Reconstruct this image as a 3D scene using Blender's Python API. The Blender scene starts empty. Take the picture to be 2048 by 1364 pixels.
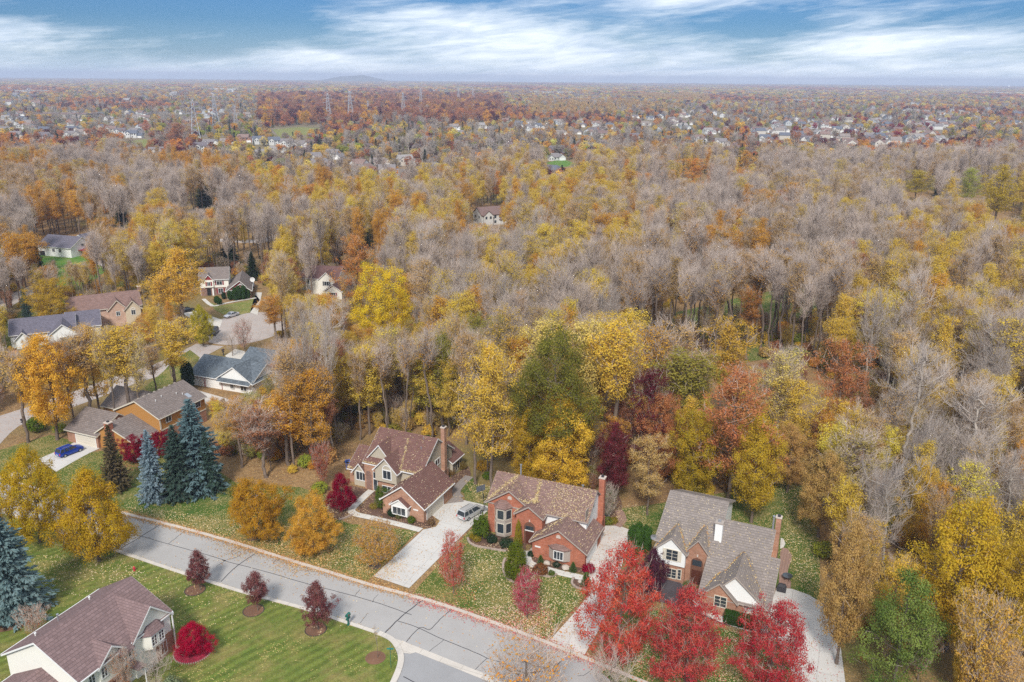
import bpy, math, random
import numpy as np
from mathutils import Matrix, Vector
S = bpy.context.scene
HAZE = True
R = math.radians
# ------------------------------------------------------------------ camera
CAMH = 68.0
FPX, CX, CY = 1640.0, 1024.0, 682.0
PITCH = math.atan((682-157)/FPX); ROLL = math.atan(17/2048)
cd = bpy.data.cameras.new('camera'); cam = bpy.data.objects.new('camera', cd); S.collection.objects.link(cam)
cd.sensor_width = 36; cd.lens = 36*FPX/2048; cd.clip_start = 1; cd.clip_end = 60000
cam.matrix_world = Matrix.Translation((0, 0, CAMH)) @ Matrix.Rotation(R(90)-PITCH, 4, 'X') @ Matrix.Rotation(ROLL, 4, 'Z')
S.camera = cam
# ------------------------------------------------------------------ sky and sun
S.view_settings.view_transform = 'Standard'; S.view_settings.look = 'None'
S.view_settings.exposure = EXPO = 1.03; S.view_settings.gamma = 1
SUN_EL, SUN_AZ = R(44), R(188)          # azimuth clockwise from +Y: behind the camera, a little to the left
W = bpy.data.worlds.new("World"); S.world = W; W.use_nodes = True
nt = W.node_tree; nt.nodes.clear()
def N(nt, t, **kw):
    n = nt.nodes.new(t)
    for k, v in kw.items(): setattr(n, k, v)
    return n
def Mth(nt, op, a, b=None, c=None, clamp=False):
    n = nt.nodes.new('ShaderNodeMath'); n.operation = op; n.use_clamp = clamp
    for i, v in enumerate((a, b, c)):
        if v is None: continue
        if isinstance(v, (int, float)): n.inputs[i].default_value = v
        else: nt.links.new(v, n.inputs[i])
    return n.outputs[0]
def MixC(nt, f, a, b, mode='MIX'):
    n = nt.nodes.new('ShaderNodeMix'); n.data_type = 'RGBA'; n.blend_type = mode
    for i, v in ((0, f), (6, a), (7, b)):
        if isinstance(v, (int, float)): n.inputs[i].default_value = v
        elif isinstance(v, tuple): n.inputs[i].default_value = (*v, 1) if len(v) == 3 else v
        else: nt.links.new(v, n.inputs[i])
    return n.outputs[2]
def Ramp(nt, fac, pts):
    n = nt.nodes.new('ShaderNodeValToRGB'); r = n.color_ramp
    while len(r.elements) > 1: r.elements.remove(r.elements[-1])
    for i, (p, c) in enumerate(pts):
        e = r.elements[0] if i == 0 else r.elements.new(p)
        e.position = p; e.color = (c, c, c, 1) if isinstance(c, (int, float)) else (*c, 1)
    nt.links.new(fac, n.inputs[0]); return n.outputs[0]
def Noise(nt, vec, scale, detail=3, rough=.5, dist=0.0, dim='3D'):
    n = nt.nodes.new('ShaderNodeTexNoise'); n.noise_dimensions = dim
    n.inputs['Scale'].default_value = scale; n.inputs['Detail'].default_value = detail
    n.inputs['Roughness'].default_value = rough; n.inputs['Distortion'].default_value = dist
    if vec is not None: nt.links.new(vec, n.inputs['Vector'])
    return n.outputs['Fac']
def Comb(nt, x, y, z=0.0):
    n = nt.nodes.new('ShaderNodeCombineXYZ')
    for i, v in enumerate((x, y, z)):
        if isinstance(v, (int, float)): n.inputs[i].default_value = v
        else: nt.links.new(v, n.inputs[i])
    return n.outputs[0]
sky = N(nt, 'ShaderNodeTexSky'); sky.sky_type = 'NISHITA'; sky.sun_disc = False
sky.sun_elevation = SUN_EL; sky.sun_rotation = SUN_AZ; sky.altitude = 100; sky.air_density = 1.0; sky.dust_density = .6; sky.ozone_density = 3.0
tc = N(nt, 'ShaderNodeTexCoord'); sp = N(nt, 'ShaderNodeSeparateXYZ'); nt.links.new(tc.outputs['Generated'], sp.inputs[0])
X_, Y_, Z_ = sp.outputs
hl = Mth(nt, 'SQRT', Mth(nt, 'ADD', Mth(nt, 'MULTIPLY', X_, X_), Mth(nt, 'MULTIPLY', Y_, Y_)))
el = Mth(nt, 'DIVIDE', Z_, Mth(nt, 'MAXIMUM', hl, .01))
az = Mth(nt, 'ARCTAN2', X_, Y_)
# high cloud sheets: thin wind-drawn cirrus over a broken whitish layer
v1 = Comb(nt, Mth(nt, 'MULTIPLY', az, 3.0), Mth(nt, 'ADD', Mth(nt, 'MULTIPLY', el, 21.0), Mth(nt, 'MULTIPLY', az, -1.3)), 3.7)
n1 = Noise(nt, v1, 1.0, 8, .62, .9)
v2 = Comb(nt, Mth(nt, 'MULTIPLY', az, 9.0), Mth(nt, 'ADD', Mth(nt, 'MULTIPLY', el, 62.0), Mth(nt, 'MULTIPLY', az, -5.0)), 1.1)
n2 = Noise(nt, v2, 1.0, 9, .6, .5)
n3 = Noise(nt, v2, 3.1, 8, .65, .8)
dens = Mth(nt, 'ADD', Mth(nt, 'ADD', Mth(nt, 'MULTIPLY', n1, .42), Mth(nt, 'MULTIPLY', n2, .46)), Mth(nt, 'MULTIPLY', n3, .16))
def blob(a0, e0, sa, se, amp):
    da = Mth(nt, 'DIVIDE', Mth(nt, 'SUBTRACT', az, a0), sa); de = Mth(nt, 'DIVIDE', Mth(nt, 'SUBTRACT', el, e0), se)
    q = Mth(nt, 'ADD', Mth(nt, 'MULTIPLY', da, da), Mth(nt, 'MULTIPLY', de, de))
    return Mth(nt, 'MULTIPLY', Mth(nt, 'EXPONENT', Mth(nt, 'MULTIPLY', q, -1.0)), amp)
for b in ((.02, .035, .17, .030, .22), (-.22, .022, .09, .016, .22), (-.09, .066, .10, .016, .15), (.38, .03, .20, .03, .22), (.17, .09, .11, .014, .18),
          (-.56, .035, .13, .016, .2), (-.60, .078, .10, .014, .17), (.27, .05, .05, .03, -.18), (-.33, .07, .13, .035, -.2), (.44, .10, .18, .012, .06),
          (.08, .10, .06, .02, -.16), (-.15, .10, .12, .012, -.10), (.20, .055, .08, .012, -.05), (.0, .004, 1.5, .012, .12)):
    dens = Mth(nt, 'ADD', dens, blob(*b))
dens = Mth(nt, 'ADD', dens, Mth(nt, 'MULTIPLY', Mth(nt, 'MINIMUM', Mth(nt, 'MAXIMUM', Mth(nt, 'SUBTRACT', el, .14), 0.0), .5), .45))   # the layer thickens overhead
mask = Ramp(nt, dens, [(.0, 0), (.50, 0), (.58, .22), (.66, .58), (.77, .93), (.92, 1)])
lum = Ramp(nt, Noise(nt, v2, 1.3, 7, .6, .6), [(.3, 0), (.62, 1)])
cloud = MixC(nt, lum, (3.8, 4.6, 5.7), (6.4, 6.9, 7.4))
hor = Ramp(nt, el, [(0, 1), (.008, .7), (.025, .25), (.06, 0)])
skc = N(nt, 'ShaderNodeHueSaturation'); nt.links.new(sky.outputs[0], skc.inputs['Color']); skc.inputs['Saturation'].default_value = 1.12; skc.inputs['Value'].default_value = .43
skt = MixC(nt, 1.0, skc.outputs[0], (.36, .66, 1.10), 'MULTIPLY')
base = MixC(nt, Mth(nt, 'MULTIPLY', hor, .75), skt, (4.5, 5.7, 6.8))
col = MixC(nt, mask, base, cloud)
bg = N(nt, 'ShaderNodeBackground'); nt.links.new(col, bg.inputs[0]); bg.inputs[1].default_value = .085
wo = N(nt, 'ShaderNodeOutputWorld'); nt.links.new(bg.outputs[0], wo.inputs[0])
W.cycles.sampling_method = 'MANUAL'; W.cycles.sample_map_resolution = 512
sd = bpy.data.lights.new('sun', 'SUN'); sd.energy = 2.1; sd.angle = R(10); sd.color = (1, .95, .88)
sun = bpy.data.objects.new('sun', sd); S.collection.objects.link(sun)
sdir = Vector((math.sin(SUN_AZ)*math.cos(SUN_EL), math.cos(SUN_AZ)*math.cos(SUN_EL), math.sin(SUN_EL)))
sun.rotation_euler = sdir.to_track_quat('Z', 'Y').to_euler()
S.cycles.max_bounces = 5; S.cycles.diffuse_bounces = 3; S.cycles.glossy_bounces = 2; S.cycles.transmission_bounces = 2; S.cycles.transparent_max_bounces = 4; S.cycles.volume_bounces = 0
S.cycles.use_adaptive_sampling = True; S.cycles.adaptive_threshold = .01
S.cycles.use_denoising = False; S.cycles.denoiser = 'OPENIMAGEDENOISE'; S.cycles.denoising_prefilter = 'ACCURATE'; S.cycles.denoising_input_passes = 'RGB_ALBEDO_NORMAL'
# ------------------------------------------------------------------ pixels of the photograph -> points on the ground (the survey of the place)
_cr, _sr, _cp, _sp = math.cos(ROLL), math.sin(ROLL), math.cos(PITCH), math.sin(PITCH)
def ray(x, y):
    u = (x-CX)/FPX; v = -(y-CY)/FPX
    ul = u*_cr-v*_sr; vl = u*_sr+v*_cr
    return (ul, _cp+vl*_sp, -_sp+vl*_cp)
def G(x, y, z=0.0):
    d = ray(x, y); t = (z-CAMH)/d[2]; return (d[0]*t, d[1]*t)
def Pj(X, Y, Z):
    Z = Z-CAMH; f = Y*_cp-Z*_sp; up = Y*_sp+Z*_cp; ul = X/f; vl = up/f
    return CX+(ul*_cr+vl*_sr)*FPX, CY-(-ul*_sr+vl*_cr)*FPX
# ------------------------------------------------------------------ object helpers
C = S.collection
def tag(o, label=None, cat=None, group=None, kind=None):
    if label: o['label'] = label
    if cat: o['category'] = cat
    if group: o['group'] = group
    if kind: o['kind'] = kind
    return o
def empty(name, loc, rz=0.0, **k):
    o = bpy.data.objects.new(name, None); C.objects.link(o); o.location = loc; o.rotation_euler = (0, 0, rz)
    o.empty_display_size = .1
    return tag(o, **k)
def mesh(name, verts, faces, mats, fmat=None, smooth=False):
    m = bpy.data.meshes.new(name); m.from_pydata([tuple(v) for v in verts], [], [tuple(f) for f in faces]); 
    for a in (mats if isinstance(mats, (list, tuple)) else [mats]): m.materials.append(a)
    if fmat is not None: m.polygons.foreach_set('material_index', np.asarray(fmat, dtype=np.int32))
    if smooth: m.polygons.foreach_set('use_smooth', np.ones(len(m.polygons), dtype=bool))
    m.update(); return m
def ob(name, me, parent=None, **k):
    o = bpy.data.objects.new(name, me); C.objects.link(o)
    if parent is not None: o.parent = parent
    return tag(o, **k)
class MB:
    """collects boxes, tubes, prisms; build() links them as one mesh object"""
    def __init__(s): s.v = []; s.f = []
    def add(s, vs, fs):
        n = len(s.v); s.v += [tuple(v) for v in vs]; s.f += [tuple(i+n for i in f) for f in fs]; return s
    def box(s, x0, x1, y0, y1, z0, z1):
        return s.add([(x0,y0,z0),(x1,y0,z0),(x1,y1,z0),(x0,y1,z0),(x0,y0,z1),(x1,y0,z1),(x1,y1,z1),(x0,y1,z1)],
                     [(0,3,2,1),(4,5,6,7),(0,1,5,4),(1,2,6,5),(2,3,7,6),(3,0,4,7)])
    def obox(s, fn, a0, a1, b0, b1, c0, c1):
        vs = [fn(a, b, c) for c in (c0, c1) for a, b in ((a0,b0),(a1,b0),(a1,b1),(a0,b1))]
        return s.add(vs, [(0,3,2,1),(4,5,6,7),(0,1,5,4),(1,2,6,5),(2,3,7,6),(3,0,4,7)])
    def tube(s, p, q, r0, r1=None, k=6, cap=True):
        r1 = r0 if r1 is None else r1; p = Vector(p); q = Vector(q); d = (q-p)
        if d.length < 1e-6: return s
        d.normalize(); a = d.orthogonal().normalized(); b = d.cross(a)
        vs = [p+(a*math.cos(t)+b*math.sin(t))*r0 for t in [i*2*math.pi/k for i in range(k)]] + [q+(a*math.cos(t)+b*math.sin(t))*r1 for t in [i*2*math.pi/k for i in range(k)]]
        fs = [(i, (i+1) % k, k+(i+1) % k, k+i) for i in range(k)]
        if cap: fs += [tuple(range(k-1, -1, -1)), tuple(range(k, 2*k))]
        return s.add(vs, fs)
    def lathe(s, prof, k=12, c=(0, 0)):
        vs = [(c[0]+r*math.cos(i*2*math.pi/k), c[1]+r*math.sin(i*2*math.pi/k), z) for r, z in prof for i in range(k)]
        fs = [(j*k+i, j*k+(i+1) % k, (j+1)*k+(i+1) % k, (j+1)*k+i) for j in range(len(prof)-1) for i in range(k)]
        return s.add(vs, fs)
    def prism(s, poly, z0, z1):
        n = len(poly); 
        return s.add([(x, y, z0) for x, y in poly]+[(x, y, z1) for x, y in poly],
                     [tuple(range(n-1, -1, -1)), tuple(range(n, 2*n))]+[(i, (i+1) % n, n+(i+1) % n, n+i) for i in range(n)])
    def build(s, name, mat, parent=None, smooth=False, **k):
        return ob(name, mesh(name, s.v, s.f, mat, smooth=smooth), parent, **k)
# ------------------------------------------------------------------ materials
def newmat(name, rough=.8, spec=.3):
    m = bpy.data.materials.new(name); m.use_nodes = True; t = m.node_tree; t.nodes.clear()
    b = t.nodes.new('ShaderNodeBsdfPrincipled'); o = t.nodes.new('ShaderNodeOutputMaterial'); t.links.new(b.outputs[0], o.inputs[0])
    b.inputs['Roughness'].default_value = rough; b.inputs['Specular IOR Level'].default_value = spec
    return m, t, b
def setc(t, b, c):
    if isinstance(c, tuple): b.inputs['Base Color'].default_value = (*c[:3], 1)
    else: t.links.new(c, b.inputs['Base Color'])
def objco(t):
    n = t.nodes.new('ShaderNodeTexCoord'); return n.outputs['Object'], n.outputs['Normal']
def sc3(c, k): return tuple(min(1, x*k) for x in c)
def mat_plain(name, c, rough=.7, spec=.3, var=.12, metal=0.0, nscale=2.0):
    m, t, b = newmat(name, rough, spec); co, _ = objco(t)
    f = Noise(t, co, nscale, 4, .6)
    setc(t, b, MixC(t, f, sc3(c, 1-var), sc3(c, 1+var))); b.inputs['Metallic'].default_value = metal
    return m
def wallco(t):
    """(along, up) coordinates on any upright or sloping face whose fall line follows the local x or y"""
    co, no = objco(t)
    s1 = t.nodes.new('ShaderNodeSeparateXYZ'); t.links.new(co, s1.inputs[0]); s2 = t.nodes.new('ShaderNodeSeparateXYZ'); t.links.new(no, s2.inputs[0])
    g = Mth(t, 'GREATER_THAN', Mth(t, 'ABSOLUTE', s2.outputs[0]), Mth(t, 'ABSOLUTE', s2.outputs[1]))
    al = Mth(t, 'ADD', Mth(t, 'MULTIPLY', s1.outputs[0], Mth(t, 'SUBTRACT', 1.0, g)), Mth(t, 'MULTIPLY', s1.outputs[1], g))
    return co, al, s1.outputs[2]
def mat_brick(name, c1, c2, mortar):
    m, t, b = newmat(name, .88, .2); co, al, z = wallco(t)
    br = t.nodes.new('ShaderNodeTexBrick'); t.links.new(Comb(t, al, z), br.inputs['Vector'])
    br.inputs['Scale'].default_value = 1; br.inputs['Brick Width'].default_value = .42; br.inputs['Row Height'].default_value = .15; br.inputs['Mortar Size'].default_value = .012
    br.inputs['Color1'].default_value = (*c1, 1); br.inputs['Color2'].default_value = (*c2, 1); br.inputs['Mortar'].default_value = (*mortar, 1); br.inputs['Bias'].default_value = -.1
    f = Noise(t, co, .8, 5, .65)
    setc(t, b, MixC(t, 1.0, br.outputs[0], Ramp(t, f, [(.3, .78), (.7, 1.15)]), 'MULTIPLY')); return m
def mat_siding(name, c, pitch=.2, amp=.16):
    m, t, b = newmat(name, .6, .3); co, al, z = wallco(t)
    fr = Mth(t, 'FRACT', Mth(t, 'DIVIDE', z, pitch))
    ln = Ramp(t, fr, [(0, 1-amp), (.12, 1-amp), (.2, 1), (1, 1)])
    f = Noise(t, co, .7, 4, .6)
    c0 = MixC(t, f, sc3(c, .93), sc3(c, 1.05))
    setc(t, b, MixC(t, 1.0, c0, ln, 'MULTIPLY')); return m
def mat_shingle(name, c, row=.3, wid=.5, contrast=.12, leaf=0.0):
    m, t, b = newmat(name, .92, .15); co, al, z = wallco(t)
    br = t.nodes.new('ShaderNodeTexBrick'); t.links.new(Comb(t, al, z), br.inputs['Vector'])
    br.inputs['Scale'].default_value = 1; br.inputs['Brick Width'].default_value = wid; br.inputs['Row Height'].default_value = row*.58; br.inputs['Mortar Size'].default_value = .018
    br.inputs['Color1'].default_value = (*sc3(c, 1-contrast), 1); br.inputs['Color2'].default_value = (*sc3(c, 1+contrast), 1); br.inputs['Mortar'].default_value = (*sc3(c, .62), 1)
    f = Noise(t, co, .45, 5, .7); g = Noise(t, co, 9, 3, .7)
    cc = MixC(t, 1.0, br.outputs[0], Ramp(t, f, [(.3, .92), (.7, 1.07)]), 'MULTIPLY')
    cc = MixC(t, 1.0, cc, Ramp(t, g, [(.3, .84), (.7, 1.16)]), 'MULTIPLY')
    setc(t, b, cc); return m
M = {}
M['white'] = mat_plain('white_paint', (.72, .72, .70), .5)
M['cream'] = mat_plain('cream_paint', (.62, .57, .47), .5)
M['grey_trim'] = mat_plain('taupe_trim', (.36, .31, .27), .5)
M['tan_brick'] = mat_brick('tan_red_brick', (.36, .17, .10), (.46, .25, .16), (.42, .34, .28))
M['red_brick'] = mat_brick('red_brick', (.36, .105, .055), (.46, .16, .09), (.36, .22, .17))
M['brown_brick'] = mat_brick('brown_brick', (.33, .15, .09), (.42, .22, .14), (.38, .29, .23))
M['dark_brick'] = mat_brick('dark_brick', (.19, .10, .08), (.28, .16, .12), (.27, .22, .19))
M['pink_brick'] = mat_brick('pink_brick', (.48, .30, .22), (.56, .38, .29), (.5, .42, .35))
M['beige_siding'] = mat_siding('beige_siding', (.47, .42, .33))
M['white_siding'] = mat_siding('white_siding', (.80, .81, .79))
M['ivory_siding'] = mat_siding('ivory_siding', (.78, .76, .68))
M['ochre_siding'] = mat_siding('ochre_siding', (.43, .21, .06), .3, .2)
M['cream_siding'] = mat_siding('cream_siding', (.58, .49, .36))
M['maroon_roof'] = mat_shingle('maroon_shingle', (.165, .088, .074))
M['rust_roof'] = mat_shingle('brown_shingle', (.215, .135, .115), contrast=.17)
M['grey_roof'] = mat_shingle('grey_brown_shingle', (.235, .20, .18), contrast=.13)
M['mauve_roof'] = mat_shingle('mauve_brown_shingle', (.20, .135, .13), row=.36, wid=.5, contrast=.13)
M['taupe_roof'] = mat_shingle('taupe_shingle', (.20, .165, .15), contrast=.14)
M['blue_roof'] = mat_shingle('blue_grey_shingle', (.115, .135, .155), contrast=.25)
M['slate_roof'] = mat_shingle('slate_shingle', (.135, .125, .155), contrast=.15)
M['brown_roof'] = mat_shingle('dark_brown_shingle', (.135, .075, .07), contrast=.15)
M['dark_red'] = mat_plain('dark_red_paint', (.24, .025, .035), .5)
M['wood_door'] = mat_plain('dark_wood', (.09, .03, .02), .4)
M['glass'] = mat_plain('window_glass', (.035, .045, .055), .08, .8, .3, nscale=.6)
M['garage'] = mat_siding('garage_door_paint', (.62, .56, .46), .52, .14)
M['garage_white'] = mat_siding('white_garage_door_paint', (.80, .80, .78), .52, .12)
M['metal'] = mat_plain('galvanised_metal', (.42, .44, .47), .35, .5, .1, .6)
M['dark_metal'] = mat_plain('dark_metal', (.04, .04, .045), .5)
M['capstone'] = mat_plain('cap_stone', (.52, .44, .38), .8)
M['rubber'] = mat_plain('black_rubber', (.018, .018, .02), .8)
M['green_paint'] = mat_plain('green_paint', (.02, .13, .10), .5)
M['blue_plastic'] = mat_plain('blue_plastic', (.02, .10, .42), .4)
M['teal_plastic'] = mat_plain('teal_plastic', (.02, .20, .17), .4)
M['red_paint'] = mat_plain('red_paint', (.5, .04, .06), .4)
M['boulder'] = mat_plain('pale_stone', (.45, .39, .33), .9, .2, .3, nscale=5)
M['arch_wood'] = mat_plain('brown_arch_shade', (.15, .07, .045), .7)  # flat entry arch panels: shade of the recess put into the brown
# ------------------------------------------------------------------ trees
def mat_leaf(name, transl=.45, rough=.6):
    m = bpy.data.materials.new(name); m.use_nodes = True; t = m.node_tree; t.nodes.clear()
    def at(n, ty):
        a = t.nodes.new('ShaderNodeAttribute'); a.attribute_name = n; a.attribute_type = ty; return a
    v = at('v', 'GEOMETRY').outputs['Fac']; c1 = at('tint', 'INSTANCER').outputs['Color']; c2 = at('tint2', 'INSTANCER').outputs['Color']
    col = MixC(t, v, c1, c2)
    d = t.nodes.new('ShaderNodeBsdfDiffuse'); tr = t.nodes.new('ShaderNodeBsdfTranslucent'); mx = t.nodes.new('ShaderNodeMixShader'); o = t.nodes.new('ShaderNodeOutputMaterial')
    t.links.new(col, d.inputs[0]); t.links.new(col, tr.inputs[0]); mx.inputs[0].default_value = transl
    t.links.new(d.outputs[0], mx.inputs[1]); t.links.new(tr.outputs[0], mx.inputs[2]); t.links.new(mx.outputs[0], o.inputs[0]); return m
M['leaf'] = mat_leaf('leaves')
def mat_bark(name, c, v=.3):
    m, t, b = newmat(name, .9, .15); co, _ = objco(t)
    n = t.nodes.new('ShaderNodeObjectInfo')
    f = Noise(t, co, 3, 3, .7)
    col = MixC(t, f, sc3(c, 1-v), sc3(c, 1+v))
    col = MixC(t, 1.0, col, Ramp(t, n.outputs['Random'], [(0, (.82, .80, .80)), (1, (1.15, 1.12, 1.1))]), 'MULTIPLY')
    setc(t, b, col); return m
M['bark'] = mat_bark('bark', (.16, .125, .10)); M['pale_bark'] = mat_bark('pale_bark', (.38, .345, .30)); M['twig'] = mat_bark('grey_twig', (.50, .42, .36), .2)

def quads_mesh(name, P, U, V, v, mat):
    """P centres, U,V half axes -> diamond-ish quads"""
    n = len(P); co = np.empty((n, 4, 3), np.float32)
    co[:, 0] = P-U; co[:, 1] = P-V*.8+U*.1; co[:, 2] = P+U; co[:, 3] = P+V*.8-U*.1
    return raw_mesh(name, co.reshape(-1, 3), np.arange(n*4, dtype=np.int32), 4, [mat], None, v)
def raw_mesh(name, co, idx, k, mats, mi=None, v=None):
    m = bpy.data.meshes.new(name); nf = len(idx)//k
    m.vertices.add(len(co)); m.vertices.foreach_set('co', np.ascontiguousarray(co, np.float32).ravel())
    m.loops.add(len(idx)); m.loops.foreach_set('vertex_index', idx.astype(np.int32))
    m.polygons.add(nf); m.polygons.foreach_set('loop_start', np.arange(0, len(idx), k, dtype=np.int32))
    try: m.polygons.foreach_set('loop_total', np.full(nf, k, dtype=np.int32))
    except Exception: pass
    for a in mats: m.materials.append(a)
    if mi is not None: m.polygons.foreach_set('material_index', mi.astype(np.int32))
    if v is not None:
        a = m.attributes.new('v', 'FLOAT', 'FACE'); a.data.foreach_set('value', v.astype(np.float32))
    m.update(calc_edges=True); return m
def cones(P, Q, r0, r1, k):
    """arrays of tapered prisms -> verts, quad indices"""
    n = len(P); D = Q-P; L = np.linalg.norm(D, axis=1, keepdims=True)+1e-9; D = D/L
    A = np.cross(D, np.where(np.abs(D[:, 2:3]) < .9, [[0, 0, 1.]], [[1., 0, 0]])); A /= np.linalg.norm(A, axis=1, keepdims=True)+1e-9
    B = np.cross(D, A); th = np.arange(k)*2*math.pi/k
    ring = A[:, None, :]*np.cos(th)[None, :, None]+B[:, None, :]*np.sin(th)[None, :, None]
    co = np.concatenate([P[:, None]+ring*r0[:, None, None], Q[:, None]+ring*r1[:, None, None]], 1)   # n,2k,3
    i = np.arange(k); f = np.stack([i, (i+1) % k, k+(i+1) % k, k+i], 1)
    idx = (f[None]+(np.arange(n)*2*k)[:, None, None]).reshape(-1)
    return co.reshape(-1, 3), idx
def wood_mesh(name, P, Q, r0, r1, mats, twig_r=.035):
    cs, ids, mi, off = [], [], [], 0
    for lo, hi, k, mm in ((.14, 9, 7, 0), (.05, .14, 5, 0), (twig_r, .05, 4, 0), (0, twig_r, 3, 1)):
        s = (r0 >= lo) & (r0 < hi)
        if not s.any(): continue
        c, i = cones(P[s], Q[s], r0[s], r1[s], k); cs.append(c); ids.append(i+off); off += len(c); mi.append(np.full(s.sum()*k, mm if len(mats) > 1 else 0))
    return raw_mesh(name, np.concatenate(cs), np.concatenate(ids), 4, mats, np.concatenate(mi))
def profile(shape, t):
    if shape == 'round': return math.sqrt(max(0, 1-(2*t-.9)**2/1.21))
    if shape == 'oval': return max(0, math.sin(math.pi*min(1, (t*.92+.06))**.85))**.75
    if shape == 'vase': return (t+.05)**.55*math.sqrt(max(0, 1-max(0, (t-.72)/.28)**2))
    if shape == 'pear': return max(0, math.sin(math.pi*min(1, t*.97+.03)**.62))**.8
    if shape == 'column': return (min(1, t*5)**.5)*(1-max(0, (t-.6)/.4)**2)**.5 if t < 1 else 0
    return 1-t
def skeleton(rg, h, cb, rw, shape, n, lumps=.3, wob=.25, rt=.3, hollow=.5, lean=0.0):
    """branching frame grown to reach n points in the crown -> segment arrays and tips"""
    tz = np.arange(0, h*.86, 1.3); nodes = [[0, 0, 0]]; par = [-1]; pl = [0]; a = rg.uniform(0, 6.28)
    x = y = 0.
    for z in tz[1:]:
        x += rg.normal(0, wob*.4)+lean*math.cos(a); y += rg.normal(0, wob*.4)+lean*math.sin(a); par.append(len(nodes)-1); nodes.append([x, y, z]); pl.append(0)
    nt_ = len(nodes); ph = rg.uniform(0, 6.28, 6); fr = rg.integers(2, 5, 6)
    cs = []
    while len(cs) < n:
        t = rg.uniform(0, 1); R0 = profile(shape, t)
        if rg.uniform(0, 1) > R0+.12: continue
        an = rg.uniform(0, 6.28)
        lump = 1+lumps*(math.sin(fr[0]*an+ph[0]+5*t)*.5+math.sin(fr[1]*an+ph[1]-8*t)*.35+math.sin(9*t+ph[2]+2*an)*.35)
        r = rw*R0*lump*(rg.uniform(hollow**2, 1)**.5)
        zz = h*(cb+(1-cb)*t*(1+.35*lumps*math.sin(fr[3]*an+ph[3])*min(1, r/rw*1.5)))
        cs.append((r*math.cos(an), r*math.sin(an), min(h, zz*(1+rg.normal(0, .02)))))
    cs = np.array(cs); cs[:, 0] += x*.6; cs[:, 1] += y*.6
    cs = cs[np.argsort(np.linalg.norm(cs-[0, 0, cb*h*.8], axis=1))]
    cap = len(nodes)+n*8; ND = np.zeros((cap, 3)); ND[:nt_] = nodes; PL = np.zeros(cap); k = nt_; tips = []
    step = max(1.2, rw*.28)
    for c in cs:
        d = c-ND[:k]; dist = np.linalg.norm(d, axis=1)
        cost = dist+.35*PL[:k]+1.2*np.maximum(0, .35*np.hypot(d[:, 0], d[:, 1])-d[:, 2])+np.where(ND[:k, 2] < cb*h*.72, 50, 0)
        j = int(np.argmin(cost)); L = dist[j]; m = max(1, int(L/step)); p0 = ND[j].copy(); bend = rg.normal(0, .10, 3)*L; bend[2] -= .06*L
        q = j
        for s in range(1, m+1):
            f = s/m; p = p0+(c-p0)*f+bend*math.sin(math.pi*f)
            ND[k] = p; par.append(q); PL[k] = PL[q]+L/m; q = k; k += 1
            if k >= cap-10: break
        tips.append(q)
        if k >= cap-10: break
    ND = ND[:k]; par = np.array(par[:k]); w = np.zeros(k); w[tips] += 1
    for i in range(k-1, 0, -1): w[par[i]] += w[i]
    w = np.maximum(w, .3); rad = rt*(w/w[0])**.44
    i = np.arange(1, k)
    flare = np.ones(k); flare[0] = 1.35
    return ND[par[i]], ND[i], rad[par[i]]*0+np.minimum(rad[par[i]], rad[i]*1.35)*np.where(par[i] == 0, 1.35, 1), rad[i], np.array(tips), ND, par
def leaf_cloud(rg, tipsP, per, spread, size, clump=1.0, updown=.35):
    n = len(tipsP)*per; c = np.repeat(tipsP, per, 0)
    P = c+rg.normal(0, spread, (n, 3))*[1, 1, .75]
    ctr = tipsP.mean(0); O = c-ctr; O /= np.linalg.norm(O, axis=1, keepdims=True)+1e-9
    Nn = (P-c)/spread*.75+O*.35+[0, 0, .45]+rg.normal(0, .38, (n, 3)); Nn /= np.linalg.norm(Nn, axis=1, keepdims=True)+1e-9
    U = np.cross(Nn, rg.normal(0, 1, (n, 3))); U /= np.linalg.norm(U, axis=1, keepdims=True)+1e-9
    V = np.cross(Nn, U)
    s = size*rg.uniform(.55, 1.25, (n, 1)); cv = np.repeat(rg.uniform(0, 1, len(tipsP)), per)
    v = np.clip(cv*.65*clump+rg.uniform(0, 1, n)*.35+rg.normal(0, .06, n), 0, 1)
    return P, U*s, V*s*.8, v
def twigs(rg, ND, par, tips, per, length, r, up=1.5, fork=2):
    T = ND[tips]; D = T-ND[par[tips]]; D /= np.linalg.norm(D, axis=1, keepdims=True)+1e-9
    P = np.repeat(T, per, 0); d = np.repeat(D, per, 0)+rg.normal(0, .55, (len(P), 3)); d[:, 2] += up; d /= np.linalg.norm(d, axis=1, keepdims=True)
    L = length*rg.uniform(.5, 1.2, (len(P), 1)); P = P-np.repeat(D, per, 0)*rg.uniform(0, .8, (len(P), 1)); Q = P+d*L
    A, B, r0, r1 = [P], [Q], [np.full(len(P), r)], [np.full(len(P), r*.55)]
    for _ in range(fork):
        f = rg.uniform(.3, .85, (len(P), 1)); p = P+(Q-P)*f; dd = d+rg.normal(0, .6, d.shape); dd[:, 2] += up*.3; dd /= np.linalg.norm(dd, axis=1, keepdims=True)
        A.append(p); B.append(p+dd*L*.55); r0.append(np.full(len(P), r*.7)); r1.append(np.full(len(P), r*.35))
    return np.concatenate(A), np.concatenate(B), np.concatenate(r0), np.concatenate(r1)
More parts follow.
